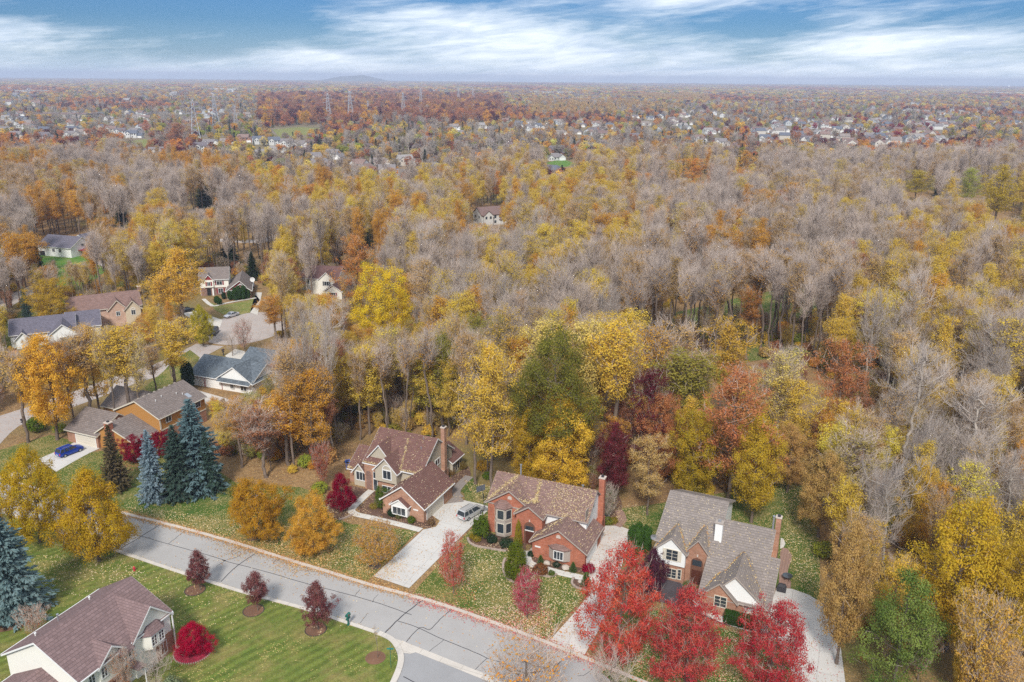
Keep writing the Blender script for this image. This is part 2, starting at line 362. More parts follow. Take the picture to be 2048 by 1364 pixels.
def make_tree(name, seed, h, cb, rw, shape, n, per=0, size=.3, spread=.6, twper=0, twlen=1.3, twr=.022, rt=.3, lumps=.3, hollow=.5, bark='bark', wob=.25, leaf_frac=1.0, lean=0, clump=1.0):
    rg = np.random.default_rng(seed)
    P, Q, r0, r1, tips, ND, par = skeleton(rg, h, cb, rw, shape, n, lumps, wob, rt, hollow, lean)
    if twper:
        a, b, c, d = twigs(rg, ND, par, tips, twper, twlen, twr); P = np.concatenate([P, a]); Q = np.concatenate([Q, b]); r0 = np.concatenate([r0, c]); r1 = np.concatenate([r1, d])
    r0 = np.maximum(r0, .012)
    mats = [M[bark], M['twig']] if bark != 'pale_bark' else [M['pale_bark'], M['pale_twig']]
    wm = wood_mesh(name+'_wood', P, Q, r0, r1, mats)
    lm = None
    if per:
        tp = ND[tips]
        if leaf_frac < 1: tp = tp[rg.uniform(0, 1, len(tp)) < leaf_frac]
        p, u, v_, v = leaf_cloud(rg, tp, per, spread, size, clump); s = p[:, 2] > .3
        lm = quads_mesh(name+'_leaves', p[s], u[s], v_[s], v[s], M['leaf'])
    return dict(h=h, w=rw*2, wood=wm, leaf=lm)
M['pale_twig'] = mat_bark('pale_twig', (.48, .42, .37), .15)
def make_conifer(name, seed, h, rw, nb=16, size=.28, droop=.25, dens=1.0, gap=.55, irregular=.1, pw=.9):
    rg = np.random.default_rng(seed); P, Q, r0, r1 = [], [], [], []; LP, LU, LV, lv = [], [], [], []
    P.append((0, 0, 0)); Q.append((0, 0, h*.98)); r0.append(.02*h+.05); r1.append(.02)
    z = h*.04
    while z < h*.985:
        t = z/h; Rz = rw*(1-t)**pw*(1+rg.normal(0, irregular*.4)); m = max(4, int(nb*(1-t)**.5)); a0 = rg.uniform(0, 6.28)
        for i in range(m):
            a = a0+i*6.283/m+rg.normal(0, .12); L = Rz*(1+rg.normal(0, irregular)); d = np.array([math.cos(a), math.sin(a), -droop*(1-t)+.25*t])
            s0 = np.array([0, 0, z]); s1 = s0+d*L; s1[2] += .12*L
            P.append(s0); Q.append(s1); r0.append(.05*(1-t)+.015); r1.append(.012)
            k = max(2, int(L/.24*dens)); f = (np.arange(k)+rg.uniform(0, 1, k))/k; f = f**.75
            cvv = rg.uniform(0, 1)
            for ff in f:
                w = .28*L*(1-ff)+.18
                for _ in range(3):
                    side = rg.normal(0, w*.6); c = s0+(s1-s0)*ff+np.array([-math.sin(a)*side, math.cos(a)*side, -abs(side)*.2+rg.normal(0, .08)])
                    u = d+np.array([-math.sin(a), math.cos(a), 0])*np.sign(side)*.5+rg.normal(0, .25, 3); u /= np.linalg.norm(u)
                    n_ = np.array([0, 0, 1.])+rg.normal(0, .5, 3); vv = np.cross(u, n_); vv /= np.linalg.norm(vv)+1e-9
                    sz = size*rg.uniform(.7, 1.3); LP.append(c); LU.append(u*sz*1.2); LV.append(vv*sz*.55); lv.append(.45*cvv+.25*rg.uniform()+.3*ff)
        z += gap*(1-.5*t)*rg.uniform(.8, 1.2)
    wm = wood_mesh(name+'_wood', np.array(P, float), np.array(Q, float), np.array(r0), np.array(r1), [M['bark'], M['bark']])
    lm = quads_mesh(name+'_leaves', np.array(LP), np.array(LU), np.array(LV), np.array(lv), M['leaf'])
    return dict(h=h, w=rw*2, wood=wm, leaf=lm)
def make_bush(name, seed, h, rw, n=160, per=14, size=.1, shape='round', spread=None):
    return make_tree(name, seed, h, .08, rw, shape, n, per, size, spread or rw*.16, rt=.05, lumps=.12, hollow=.6, wob=.05)
class Lib(dict):
    def __setitem__(s, k, p):
        ms = [m for m in (p['leaf'],) if m is not None] or [p['wood']]; c = np.empty(len(ms[0].vertices)*3, np.float32); ms[0].vertices.foreach_get('co', c); c = c.reshape(-1, 3)
        if not k.startswith('grove'): r = np.hypot(c[:, 0]-c[:, 0].mean(), c[:, 1]-c[:, 1].mean()); p['w'] = 2*float(np.percentile(r, 99.7 if any(q in k for q in ('spruce', 'fir', 'cone')) else 98)); p['h'] = float(np.percentile(c[:, 2], 99.6))
        dict.__setitem__(s, k, p)
PR = Lib()
# forest trees, 20-27 m
for i in range(5): PR['leafy%d' % i] = make_tree('leafy%d' % i, 10+i, 23, (.36, .46, .30, .52, .42)[i], (3.6, 3.1, 4.2, 2.9, 3.5)[i], ('oval', 'vase', 'round', 'vase', 'pear')[i], (210, 170, 230, 150, 190)[i], 56, .135, .52, 1, 1.2, .025, rt=.24, lumps=.7, hollow=.3)
for i in range(4): PR['thin%d' % i] = make_tree('thin%d' % i, 20+i, 25, (.48, .58, .42, .54)[i], (3.2, 2.7, 3.6, 2.9)[i], 'vase', 200, 26, .13, .48, 3, 2.0, .02, rt=.23, lumps=.7, hollow=.15)
for i in range(5): PR['bare%d' % i] = make_tree('bare%d' % i, 30+i, 26, (.46, .56, .42, .62, .5)[i], (3.6, 3.0, 4.0, 2.6, 3.3)[i], 'vase', 135, 0, twper=4, twlen=3.2, twr=.026, rt=.24, lumps=.7, hollow=.05, bark='bark')
for i in range(3): PR['pale%d' % i] = make_tree('pale%d' % i, 40+i, 26, (.36, .46, .30)[i], (4.0, 3.4, 4.8)[i], 'vase', 130, 0, twper=6, twlen=2.8, twr=.020, rt=.21, lumps=.7, hollow=.1, bark='pale_bark', wob=.6)
for i in range(2): PR['palethin%d' % i] = make_tree('palethin%d' % i, 45+i, 26, (.42, .50)[i], (3.6, 3.1)[i], 'vase', 150, 16, .13, .55, twper=4, twlen=2.4, twr=.024, rt=.25, lumps=.7, hollow=.15, bark='pale_bark', wob=.5)
for i in range(3): PR['high%d' % i] = make_tree('high%d' % i, 110+i, 25, (.64, .7, .6)[i], (2.9, 2.4, 3.2)[i], 'vase', 110, (0, 9, 0)[i], .13, .5, twper=5, twlen=2.6, twr=.024, rt=.22, lumps=.7, hollow=.05, bark='bark', wob=.4)
PR['oak'] = make_tree('oak', 120, 24, .38, 6.4, 'round', 300, 100, .135, .60, 0, rt=.34, lumps=.5, hollow=.5)
# yard and edge trees with full crowns
for i in range(3): PR['full%d' % i] = make_tree('full%d' % i, 50+i, 9, .14, (4.2, 4.0, 4.4)[i], ('round', 'pear', 'round')[i], 310, 125, .088, .33, 0, rt=.17, lumps=.42, hollow=.5, clump=1.1)
for i in range(2): PR['fulltall%d' % i] = make_tree('fulltall%d' % i, 55+i, 16, .2, (5.2, 4.9)[i], ('round', 'oval')[i], 230, 125, .125, .50, 0, rt=.28, lumps=.5, hollow=.45)
PR['open0'] = make_tree('open0', 60, 7, .22, 2.9, 'round', 260, 22, .10, .3, 2, .6, .014, rt=.1, lumps=.2, hollow=.4)
PR['open1'] = make_tree('open1', 61, 9, .16, 3.6, 'vase', 300, 20, .11, .32, 2, .9, .016, rt=.14, lumps=.3, hollow=.3)
PR['pear0'] = make_tree('pear0', 62, 5, .24, 1.5, 'pear', 200, 56, .065, .16, 0, rt=.06, lumps=.45, hollow=.3)
PR['pear1'] = make_tree('pear1', 162, 5, .28, 1.6, 'oval', 200, 56, .065, .17, 0, rt=.06, lumps=.6, hollow=.25)
PR['pear2'] = make_tree('pear2', 163, 5, .22, 1.5, 'pear', 200, 56, .065, .17, 0, rt=.06, lumps=.7, hollow=.25)
PR['red0'] = make_tree('red0', 63, 12, .13, 4.6, 'oval', 300, 90, .095, .34, 1, 1.5, .016, rt=.2, lumps=.42, hollow=.45)
PR['red1'] = make_tree('red1', 64, 12, .12, 4.2, 'pear', 300, 90, .095, .34, 1, 1.5, .016, rt=.2, lumps=.42, hollow=.45)
PR['small_bare'] = make_tree('small_bare', 65, 9, .18, 3.4, 'vase', 110, 0, twper=4, twlen=1.5, twr=.011, rt=.09, lumps=.4, hollow=.15, bark='bark')
PR['small_thin'] = make_tree('small_thin', 66, 8, .18, 3.6, 'vase', 240, 5, .11, .35, twper=3, twlen=1.2, twr=.016, rt=.12, lumps=.3, hollow=.2)
PR['sprout'] = make_tree('sprout', 67, 3.6, .5, .5, 'oval', 9, 0, twper=2, twlen=.4, twr=.012, rt=.035, lumps=.1)
for i in range(2): PR['spruce%d' % i] = make_conifer('spruce%d' % i, 70+i, 14, (3.4, 3.8)[i], 17, .24, dens=1.35, droop=.4, irregular=.2, pw=.72, gap=.6)
PR['fir'] = make_conifer('fir', 73, 10, 2.3, 13, .24, dens=1.0, droop=.1)
PR['pine'] = make_tree('pine', 74, 16, .1, 4.8, 'pear', 120, 190, .12, .62, 0, rt=.25, lumps=.7, hollow=.55, clump=1.4)
PR['bush'] = make_bush('bush', 80, 1.6, 1.0)
PR['bush1'] = make_bush('bush1', 81, 1.5, 1.1, 130, 12, .1)
PR['cone_bush'] = make_conifer('cone_bush', 82, 2.6, .75, 12, .10, droop=-.3, dens=1.2, gap=.13, irregular=.05, pw=.7)
PR['column_bush'] = make_tree('column_bush', 83, 6, .04, 1.5, 'column', 420, 34, .13, .2, 0, rt=.08, lumps=.15, hollow=.6, wob=.05)
PR['weeping'] = make_tree('weeping', 84, 5, .05, 1.9, 'pear', 340, 30, .1, .2, 0, rt=.08, lumps=.3, hollow=.6, wob=.1)
# light versions for the far ground
for i in range(4): PR['far%d' % i] = make_tree('far%d' % i, 90+i, 14, .2, (4.8, 5.2, 4.4, 5.0)[i], ('round', 'oval', 'round', 'vase')[i], 70, 12, .62, .85, 0, rt=.3, lumps=.35, hollow=.5)
for i in range(2): PR['farbare%d' % i] = make_tree('farbare%d' % i, 95+i, 16, .25, 4.6, 'vase', 80, 0, twper=4, twlen=2.6, twr=.05, rt=.3, lumps=.35, hollow=.3, bark='pale_bark' if i else 'bark')
PR['farfir'] = make_conifer('farfir', 97, 12, 2.6, 8, .7, dens=.35, gap=1.1)
def grove(name, seed):
    rg = np.random.default_rng(seed); n = 260
    a = rg.uniform(0, 6.28, n); r = 22*np.sqrt(rg.uniform(0, 1, n)); P = np.stack([r*np.cos(a), r*np.sin(a), rg.uniform(2, 13, n)*(1-.3*(r/22)**2)], 1)
    U = rg.normal(0, 1, (n, 3)); U[:, 2] *= .5; U /= np.linalg.norm(U, axis=1, keepdims=True); V = np.cross(U, rg.normal(0, 1, (n, 3))); V /= np.linalg.norm(V, axis=1, keepdims=True)
    s = rg.uniform(1.6, 3.2, (n, 1)); return dict(h=12, w=44, wood=None, leaf=quads_mesh(name, P, U*s, V*s, rg.uniform(0, 1, n), M['leaf']))
for i in range(3): PR['grove%d' % i] = grove('grove%d' % i, 100+i)
# joined single-mesh version (far copies show no parts)
def joined(key):
    p = PR[key]
    if 'one' in p: return p['one']
    parts = [m for m in (p['wood'], p['leaf']) if m is not None]; cs, ids, mi, vs, mats, off = [], [], [], [], [], 0
    for m in parts:
        n = len(m.vertices); c = np.empty(n*3, np.float32); m.vertices.foreach_get('co', c); l = np.empty(len(m.loops), np.int32); m.loops.foreach_get('vertex_index', l)
        q = np.empty(len(m.polygons), np.int32); m.polygons.foreach_get('material_index', q); base = len(mats); mats += list(m.materials)
        cs.append(c.reshape(-1, 3)); ids.append(l+off); off += n; mi.append(q+base)
        if 'v' in m.attributes: a = np.empty(len(q), np.float32); m.attributes['v'].data.foreach_get('value', a); vs.append(a)
        else: vs.append(np.zeros(len(q), np.float32))
    p['one'] = raw_mesh(key+'_tree', np.concatenate(cs), np.concatenate(ids), 4, mats, np.concatenate(mi), np.concatenate(vs)); return p['one']
# leaf colours: (first, second) tint
T = dict(gold=((.60, .33, .035), (.42, .28, .03)), yellow=((.80, .54, .08), (.66, .48, .07)), paleyellow=((.78, .62, .20), (.66, .53, .14)), orange=((.74, .27, .045), (.64, .36, .05)),
         amber=((.74, .41, .05), (.54, .27, .045)), rust=((.46, .21, .11), (.36, .15, .07)), tan=((.62, .39, .14), (.50, .33, .11)), copper=((.56, .20, .09), (.46, .23, .08)), red=((.50, .035, .05), (.55, .13, .06)), crimson=((.36, .005, .035), (.22, .004, .03)),
         maroon=((.16, .022, .04), (.10, .02, .025)), plum=((.14, .035, .06), (.08, .03, .05)), olive=((.24, .22, .04), (.36, .32, .06)), lime=((.30, .34, .04), (.40, .40, .06)), green=((.06, .11, .025), (.10, .15, .03)),
         oak=((.085, .10, .02), (.15, .15, .03)), spruce=((.12, .20, .22), (.20, .29, .31)), dkspruce=((.05, .09, .07), (.10, .16, .13)), darkgreen=((.02, .045, .025), (.045, .08, .03)), pine=((.09, .15, .03), (.24, .31, .07)), brownfir=((.12, .10, .05), (.19, .13, .07)),
         none=((.36, .29, .24), (.30, .25, .2)), greyed=((.44, .37, .33), (.38, .33, .32)), shrubgreen=((.07, .13, .015), (.16, .22, .02)), golden=((.30, .28, .02), (.36, .24, .02)))
def jit(c, rg, a=.12):
    k = 1+rg.normal(0, a); h_ = rg.normal(0, a*.6)
    return [max(.004, c[0]*k*(1+h_*.4)), max(.004, c[1]*k*(1-h_)), max(.003, c[2]*k)]
RG = np.random.default_rng(5)
def plant(name, key, X, Y, h, w, tint, label, cat='tree', group=None, rz=None, parts=True, lean=0.0, z=0.0, crown='crown', kind=None, trunk='trunk'):
    p = PR[key]; sz = h/p['h']; sx = w/p['w']; rz = RG.uniform(0, 6.28) if rz is None else rz
    t1, t2 = T[tint] if isinstance(tint, str) else tint; t1 = jit(t1, RG, .05); t2 = jit(t2, RG, .05)
    if not parts or (p['leaf'] is None):
        o = ob(name, joined(key) if p['leaf'] is not None else p['wood']); o['tint'] = t1; o['tint2'] = t2
        o.location = (X, Y, z); o.rotation_euler = (0, lean, rz); o.scale = (sx, sx, sz); tag(o, label, cat, group, kind); return o
    e = empty(name, (X, Y, z), 0); e.rotation_euler = (0, lean, rz); e.scale = (sx, sx, sz); tag(e, label, cat, group)
    a = ob(trunk, p['wood'], e); b = ob(crown, p['leaf'], e)
    b['tint'] = t1; b['tint2'] = t2; return e
def fit(tx, ty, by, wpx=None):
    """ground place and size of an upright thing whose top shows at (tx, ty) and whose foot shows at height by"""
    x = tx
    for _ in range(6):
        X, Y = G(x, by); lo, hi = .1, 60
        for _ in range(30):
            m = (lo+hi)/2; 
            if Pj(X, Y, m)[1] > ty: lo = m
            else: hi = m
        x += (tx-Pj(X, Y, lo)[0])
    f = Y*_cp+(CAMH-lo*.5)*_sp
    return X, Y, lo, (wpx or 40)*f/FPX

# labels for repeats: counted off from the left within the same look and place
_A = 'first second third fourth fifth sixth seventh eighth ninth tenth eleventh twelfth thirteenth fourteenth fifteenth sixteenth seventeenth eighteenth nineteenth'.split()
def ordinal(i):
    if i < 19: return _A[i]
    t = (i+1)//10; u = (i+1) % 10; T_ = {2: 'twent', 3: 'thirt', 4: 'fort', 5: 'fift', 6: 'sixt', 7: 'sevent'}[t]
    return T_+'ieth' if u == 0 else T_+'y-'+_A[u-1]
ROLL_CALL = {}
def enlist(o, px, what, where): ROLL_CALL.setdefault((what, where), []).append((px, o))
def call_roll():
    for (what, where), L in ROLL_CALL.items():
        L.sort(key=lambda q: q[0])
        for i, (px, o) in enumerate(L):
            o['label'] = '%s %s' % (what, where) if len(L) == 1 else '%s %s from the left %s' % (ordinal(i), what, where)
# ------------------------------------------------------------------ houses
HOUSES = []
class House:
    def __init__(s, name, x, y, deg, label, group=None, cat='house', z=0.0):
        s.o = empty(name, (x, y, z), R(deg), label=label, cat=cat, group=group); s.x, s.y, s.a = x, y, R(deg); s.slopes = []; s.foot = []; s.z = z
        HOUSES.append(s)
    def to_w(s, u, v): return (s.x+u*math.cos(s.a)-v*math.sin(s.a), s.y+u*math.sin(s.a)+v*math.cos(s.a))
    def to_l(s, x, y): dx, dy = x-s.x, y-s.y; return (dx*math.cos(s.a)+dy*math.sin(s.a), -dx*math.sin(s.a)+dy*math.cos(s.a))
    def fn(s, face, at):
        """(along, up, out) -> local xyz on a wall plane"""
        return {'f': lambda a, b, c: (a, at-c, b), 'b': lambda a, b, c: (a, at+c, b), 'r': lambda a, b, c: (at+c, a, b), 'l': lambda a, b, c: (at-c, a, b)}[face]
    def hit(s, face, at, px, py):
        """where the line of sight through a pixel meets a wall plane -> (along, up)"""
        d = ray(px, py); lx, ly = s.to_l(0, 0); ex, ey = s.to_l(d[0]*100, d[1]*100); ex -= lx; ey -= ly
        t = (at-ly)/ey if face in 'fb' else (at-lx)/ex
        return ((lx+ex*t) if face in 'fb' else (ly+ey*t)), CAMH+d[2]*100*t
    def wall(s, u0, u1, v0, v1, z0, z1, mat, name='wall'):
        s.foot.append((u0, u1, v0, v1)); return MB().box(u0, u1, v0, v1, z0, z1).build(name, M[mat], s.o)
    def block(s, u0, u1, v0, v1, z0, ze, zr, axis, wall, roof, oh=.4, ends=(.35, .35), ridge=None, gable=None, trim='white', rname='roof', wname='wall', t=.16, asym=0.0):
        if axis == 'u': a0, a1, b0, b1 = u0, u1, v0, v1; P = lambda a, b, z: (a, b, z)
        else: a0, a1, b0, b1 = v0, v1, u0, u1; P = lambda a, b, z: (b, a, z)
        if z0 < .5: s.foot.append((u0, u1, v0, v1))
        rb = (b0+b1)/2 if ridge is None else ridge
        ze2 = ze+asym; sl0 = (zr-ze)/(rb-b0); sl1 = (zr-ze2)/(b1-rb)
        w = MB(); sgn = 1 if axis == 'u' else -1
        prof = [(b0, z0), (b1, z0), (b1, ze2), (rb, zr), (b0, ze)]
        if gable:
            w.add([P(a, b, z) for a in (a0, a1) for b, z in ((b0, z0), (b1, z0), (b1, ze2), (b0, ze))], [(0, 1, 5, 4), (1, 2, 6, 5), (2, 3, 7, 6), (3, 0, 4, 7), (0, 3, 2, 1), (4, 5, 6, 7)])
            g = MB().add([P(a, b, z) for a in (a0-.004, a1+.004) for b, z in ((b1, ze2), (rb, zr), (b0, ze))], [(0, 1, 2), (5, 4, 3), (0, 3, 4, 1), (1, 4, 5, 2), (2, 5, 3, 0)])
            g.build('gable', M[gable], s.o)
        else:
            w.add([P(a, b, z) for a in (a0, a1) for b, z in prof], [(0, 1, 6, 5), (1, 2, 7, 6), (2, 3, 8, 7), (3, 4, 9, 8), (4, 0, 5, 9), (4, 3, 2, 1, 0), (5, 6, 7, 8, 9)])
        w.build(wname, M[wall], s.o)
        A0, A1 = a0-ends[0], a1+ends[1]; B0, B1 = b0-oh, b1+oh; zb0 = ze-sl0*oh; zb1 = ze2-sl1*oh
        sec = [(B0, zb0), (rb, zr+.002), (B1, zb1), (B1, zb1+t), (rb, zr+t), (B0, zb0+t)]
        r = MB().add([P(a, b, z) for a in (A0, A1) for b, z in sec], [(0, 1, 7, 6), (1, 2, 8, 7), (2, 3, 9, 8), (3, 4, 10, 9), (4, 5, 11, 10), (5, 0, 6, 11), (0, 5, 4, 1), (1, 4, 3, 2), (6, 7, 10, 11), (7, 8, 9, 10)])
        ro = r.build(rname, M[roof], s.o)
        tr = MB()
        for A, q in ((A0, -1), (A1, 1)):
            if (ends[0] if q < 0 else ends[1]) < .05: continue
            x0, x1 = (A-.035, A+.03) if q < 0 else (A-.03, A+.035)
            for (bA, zA), (bB, zB) in (((B0, zb0), (rb, zr)), ((rb, zr), (B1, zb1))):
                vs = [P(x, b, z) for x in (x0, x1) for b, z in ((bA, zA-.10), (bB, zB-.10), (bB, zB+t-.03), (bA, zA+t-.03))]
                tr.add(vs, [(0, 1, 2, 3), (7, 6, 5, 4), (0, 4, 5, 1), (1, 5, 6, 2), (2, 6, 7, 3), (3, 7, 4, 0)])
        for B, zb in ((B0, zb0), (B1, zb1)):
            c0, c1 = (B-.12, B-.005) if B == B0 else (B+.005, B+.12)
            p0, p1 = P(A0+.04, c0, zb+.0), P(A1-.04, c1, zb+t-.02)
            tr.box(min(p0[0], p1[0]), max(p0[0], p1[0]), min(p0[1], p1[1]), max(p0[1], p1[1]), zb, zb+t-.02)
        # ridge cap
        tr.build('roof_trim', M[trim], ro)
        cp = MB().add([P(a, b, z) for a in (A0+.01, A1-.01) for b, z in ((rb-.16, zr+t-.16*sl0+.004), (rb, zr+t+.035), (rb+.16, zr+t-.16*sl1+.004))], [(0, 1, 4, 3), (1, 2, 5, 4), (0, 3, 5, 2), (0, 2, 1), (3, 4, 5)])
        cp.build('ridge_cap', M[roof], ro)
        s.slopes.append((axis, A0, A1, B0, rb, B1, zb0+t, zr+t, zb1+t))
        return ro
    def roof_z(s, u, v):
        z = -1
        for axis, A0, A1, B0, rb, B1, z0, zr, z1 in s.slopes:
            a, b = (u, v) if axis == 'u' else (v, u)
            if A0 <= a <= A1 and B0 <= b <= B1: z = max(z, z0+(zr-z0)*(b-B0)/(rb-B0) if b < rb else z1+(zr-z1)*(B1-b)/(B1-rb))
        return z
    def window(s, face, at, a, z, w, h, cols=2, rows=1, frame='white', fw=.1, shutters=None, arch=False, name='window', pane='glass'):
        """a: centre along the wall, z: sill height"""
        F = s.fn(face, at); m = MB(); a0, a1 = a-w/2, a+w/2
        m.obox(F, a0-fw, a0, z-fw, z+h+fw, .004, .07); m.obox(F, a1, a1+fw, z-fw, z+h+fw, .004, .07)
        m.obox(F, a0, a1, z-fw, z, .004, .075); m.obox(F, a0, a1, z+h, z+h+fw, .004, .075)
        for i in range(1, cols): c = a0+w*i/cols; m.obox(F, c-.035, c+.035, z, z+h, .012, .062)
        for j in range(1, rows): c = z+h*j/rows; m.obox(F, a0, a1, c-.018, c+.018, .012, .05)
        fo = m.build(name, M[frame], s.o)
        MB().obox(F, a0, a1, z, z+h, .002, .03).build('pane', M[pane], fo)
        if shutters:
            for q in (-1, 1):
                c = a+q*(w/2+fw+.24); MB().obox(F, c-.2, c+.2, z-.05, z+h+.05, .004, .06).build('shutter', M[shutters], s.o)
        if arch:
            n = 10; r0, r1 = w/2, w/2+.14; vs, fs = [], []
            for i in range(n+1):
                t = math.pi*i/n
                for r, c in ((r0, .004), (r1, .004), (r0, .07), (r1, .07)): vs.append(F(a+r*math.cos(t), z+h+fw+r*math.sin(t), c))
            for i in range(n): k = i*4; fs += [(k+2, k+3, k+7, k+6), (k+1, k+5, k+7, k+3), (k, k+2, k+6, k+4)]
            MB().add(vs, fs).build('arch_trim', M[frame], fo)
        return fo
    def winpx(s, face, at, px, py, w, h, **k):
        a, z = s.hit(face, at, px, py); return s.window(face, at, a, z-h/2, w, h, **k)
    def panel(s, face, at, a0, a1, z0, z1, mat, name, out=.05, arch=False, parent=None):
        F = s.fn(face, at)
        if not arch: return MB().obox(F, a0, a1, z0, z1, .003, out).build(name, M[mat], parent or s.o)
        pts = [(a0, z0), (a1, z0), (a1, z1)]; r = (a1-a0)/2; c = (a0+a1)/2
        pts += [(c+r*math.cos(t), z1+r*math.sin(t)) for t in [math.pi*i/10 for i in range(1, 10)]]+[(a0, z1)]
        n = len(pts); vs = [F(a, b, .003) for a, b in pts]+[F(a, b, out) for a, b in pts]
        return MB().add(vs, [tuple(range(n)), tuple(range(2*n-1, n-1, -1))]+[(i, (i+1) % n, n+(i+1) % n, n+i) for i in range(n)]).build(name, M[mat], parent or s.o)
    def garage(s, face, at, a0, a1, z1=2.15, mat='garage', trim='white'):
        F = s.fn(face, at); d = MB().obox(F, a0, a1, .02, z1, .004, .04).build('garage_door', M[mat], s.o)
        m = MB(); m.obox(F, a0-.14, a0, .0, z1+.14, .005, .07); m.obox(F, a1, a1+.14, .0, z1+.14, .005, .07); m.obox(F, a0, a1, z1, z1+.14, .005, .07); m.build('door_trim', M[trim], d)
    def chimney(s, u0, u1, v0, v1, z0, z1, mat='red_brick', cap='capstone', flue='dark_metal', base=None):
        c = MB().box(u0, u1, v0, v1, z0, z1)
        if base: c.box(base[0], base[1], base[2], base[3], z0, base[4])
        c = c.build('chimney', M[mat], s.o)
        MB().box(u0-.08, u1+.08, v0-.08, v1+.08, z1, z1+.16).build('chimney_cap', M[cap], c)
        cu, cv = (u0+u1)/2, (v0+v1)/2; MB().box(cu-.2, cu+.2, cv-.2, cv+.2, z1+.16, z1+.42).build('flue', M[flue], c)
    def pipe(s, u, v, h=.5, r=.06, mat='white', name='vent_pipe', zbase=None):
        z = s.roof_z(u, v)-.05 if zbase is None else zbase; m = MB().tube((u, v, z), (u, v, z+h), r, k=8); m.tube((u, v, z+h), (u, v, z+h+.1), r*1.6, k=8); m.build(name, M[mat], s.o)
    def vents(s, pts, mat='grey_trim'):
        for u, v in pts: z = s.roof_z(u, v); MB().box(u-.2, u+.2, v-.2, v+.2, z-.06, z+.14).build('roof_vent', M[mat], s.o)
    def bay(s, u, v, w, d, z0, z1, zr, wallm, roofm, floors, frame='white'):
        """half-octagon bay on a front wall with a small hipped roof"""
        P = [(u-w/2, v), (u-w*.25, v-d), (u+w*.25, v-d), (u+w/2, v)]
        b = MB().prism(P, z0, z1).build('bay', M[wallm], s.o)
        o = [(u-w/2-.2, v-.02), (u-w*.25-.1, v-d-.2), (u+w*.25+.1, v-d-.2), (u+w/2+.2, v-.02)]
        r = MB().add([(x, y, z1) for x, y in o]+[(x, y, z1+.1) for x, y in o]+[(u-w*.18, v-.01, zr), (u+w*.18, v-.01, zr)],
                     [(3, 2, 1, 0), (0, 1, 5, 4), (1, 2, 6, 5), (2, 3, 7, 6), (3, 0, 4, 7), (4, 5, 8), (5, 6, 9, 8), (6, 7, 9), (7, 4, 8, 9)]).build('roof', M[roofm], b)
        for fz, fh in floors:
            for (x0, y0), (x1, y1) in zip(P[:-1], P[1:]):
                L = math.hypot(x1-x0, y1-y0); dx, dy = (x1-x0)/L, (y1-y0)/L; nx, ny = dy, -dx
                F = lambda a, b_, c, x0=x0, y0=y0, dx=dx, dy=dy, nx=nx, ny=ny: (x0+dx*a+nx*c, y0+dy*a+ny*c, b_)
                m = MB(); g = .12; m.obox(F, g, g+.08, fz, fz+fh, .003, .05); m.obox(F, L-g-.08, L-g, fz, fz+fh, .003, .05); m.obox(F, g, L-g, fz+fh, fz+fh+.1, .003, .05); m.obox(F, g, L-g, fz-.1, fz, .003, .05)
                w_ = m.build('window', M[frame], b); MB().obox(F, g+.08, L-g-.08, fz, fz+fh, .002, .025).build('pane', M['glass'], w_)
def c1(x, y): return (650+x/5.683, 820+y/5.683)
def c2(x, y): return (930+x/4.871, 900+y/4.871)
def c3(x, y): return (1240+x/4.134, 960+y/4.134)
def c5(x, y): return (100+x/5.247, 720+y/5.247)
def c0(x, y): return (x/4.452, 1130+y/4.452)
# --- house with the maroon roof
h = House('maroon_roof_house', -13.87, 116.29, -24, 'beige and tan brick house with maroon roof, silver minivan on its drive')
h.block(-7.7, 0, 0, 9.6, 0, 2.8, 5.7, 'v', 'tan_brick', 'maroon_roof', rname='garage_roof', ends=(.35, .2))
h.block(-15.2, -4.2, 6.4, 17.4, 0, 5.0, 9.0, 'u', 'beige_siding', 'maroon_roof')
h.block(-12.3, -8.1, 5.0, 10, 2.65, 4.9, 7.1, 'v', 'beige_siding', 'maroon_roof', ends=(.3, 0), oh=.35, rname='front_gable_roof')
h.wall(-12.0, -8.2, 5.5, 6.5, 0, 2.7, 'tan_brick')
h.block(-15.1, -10.2, 7.1, 12.2, 5.0, 5.4, 8.2, 'v', 'beige_siding', 'maroon_roof', ends=(.3, 0), rname='upper_gable_roof')
h.block(-17.6, -15.2, 6.3, 11, 0, 2.8, 4.3, 'v', 'beige_siding', 'maroon_roof', ends=(.3, 0), rname='side_gable_roof')
h.block(-19.0, -15.3, 7.0, 14.6, 0, 2.8, 5.4, 'u', 'tan_brick', 'maroon_roof', ends=(.3, 0), rname='side_roof')
h.wall(-15.1, -12.3, 5.9, 6.42, 0, 4.6, 'tan_brick', 'entry_wall')
h.panel('f', 5.9, -14.8, -13.7, 0, 3.0, 'dark_brick', 'entry_arch', .02, arch=True)  # flat arch panel, the opening's shade is put in as darker brick
h.panel('f', 5.9, -13.35, -12.45, 0, 3.6, 'white', 'door_frame', .05); h.panel('f', 5.85, -13.25, -12.55, .1, 2.2, 'glass', 'front_door', .04); h.panel('f', 5.85, -13.25, -12.55, 2.45, 3.5, 'glass', 'transom', .04)
h.winpx('f', 6.3, *c1(411, 750), 1.9, 1.5, cols=3, name='triple_window', fw=.14)
h.winpx('f', 5.0, *c1(705, 738), 1.5, 1.5, cols=2, arch=True, name='arched_window', fw=.16)
h.winpx('f', 5.5, *c1(712, 905), 1.9, 1.2, cols=2)
h.block(-5.6, -2.6, -.75, .2, .75, 2.55, 3.6, 'v', 'white', 'maroon_roof', oh=.25, ends=(.2, 0), rname='window_roof', wname='window_box')
h.window('f', -.75, -4.1, .95, 2.3, 1.25, cols=3, fw=.12, name='triple_window')
h.panel('f', 0, -1.9, -1.0, 1.9, 2.15, 'white', 'number_plate', .03)
h.garage('r', 0, 1.0, 6.3)
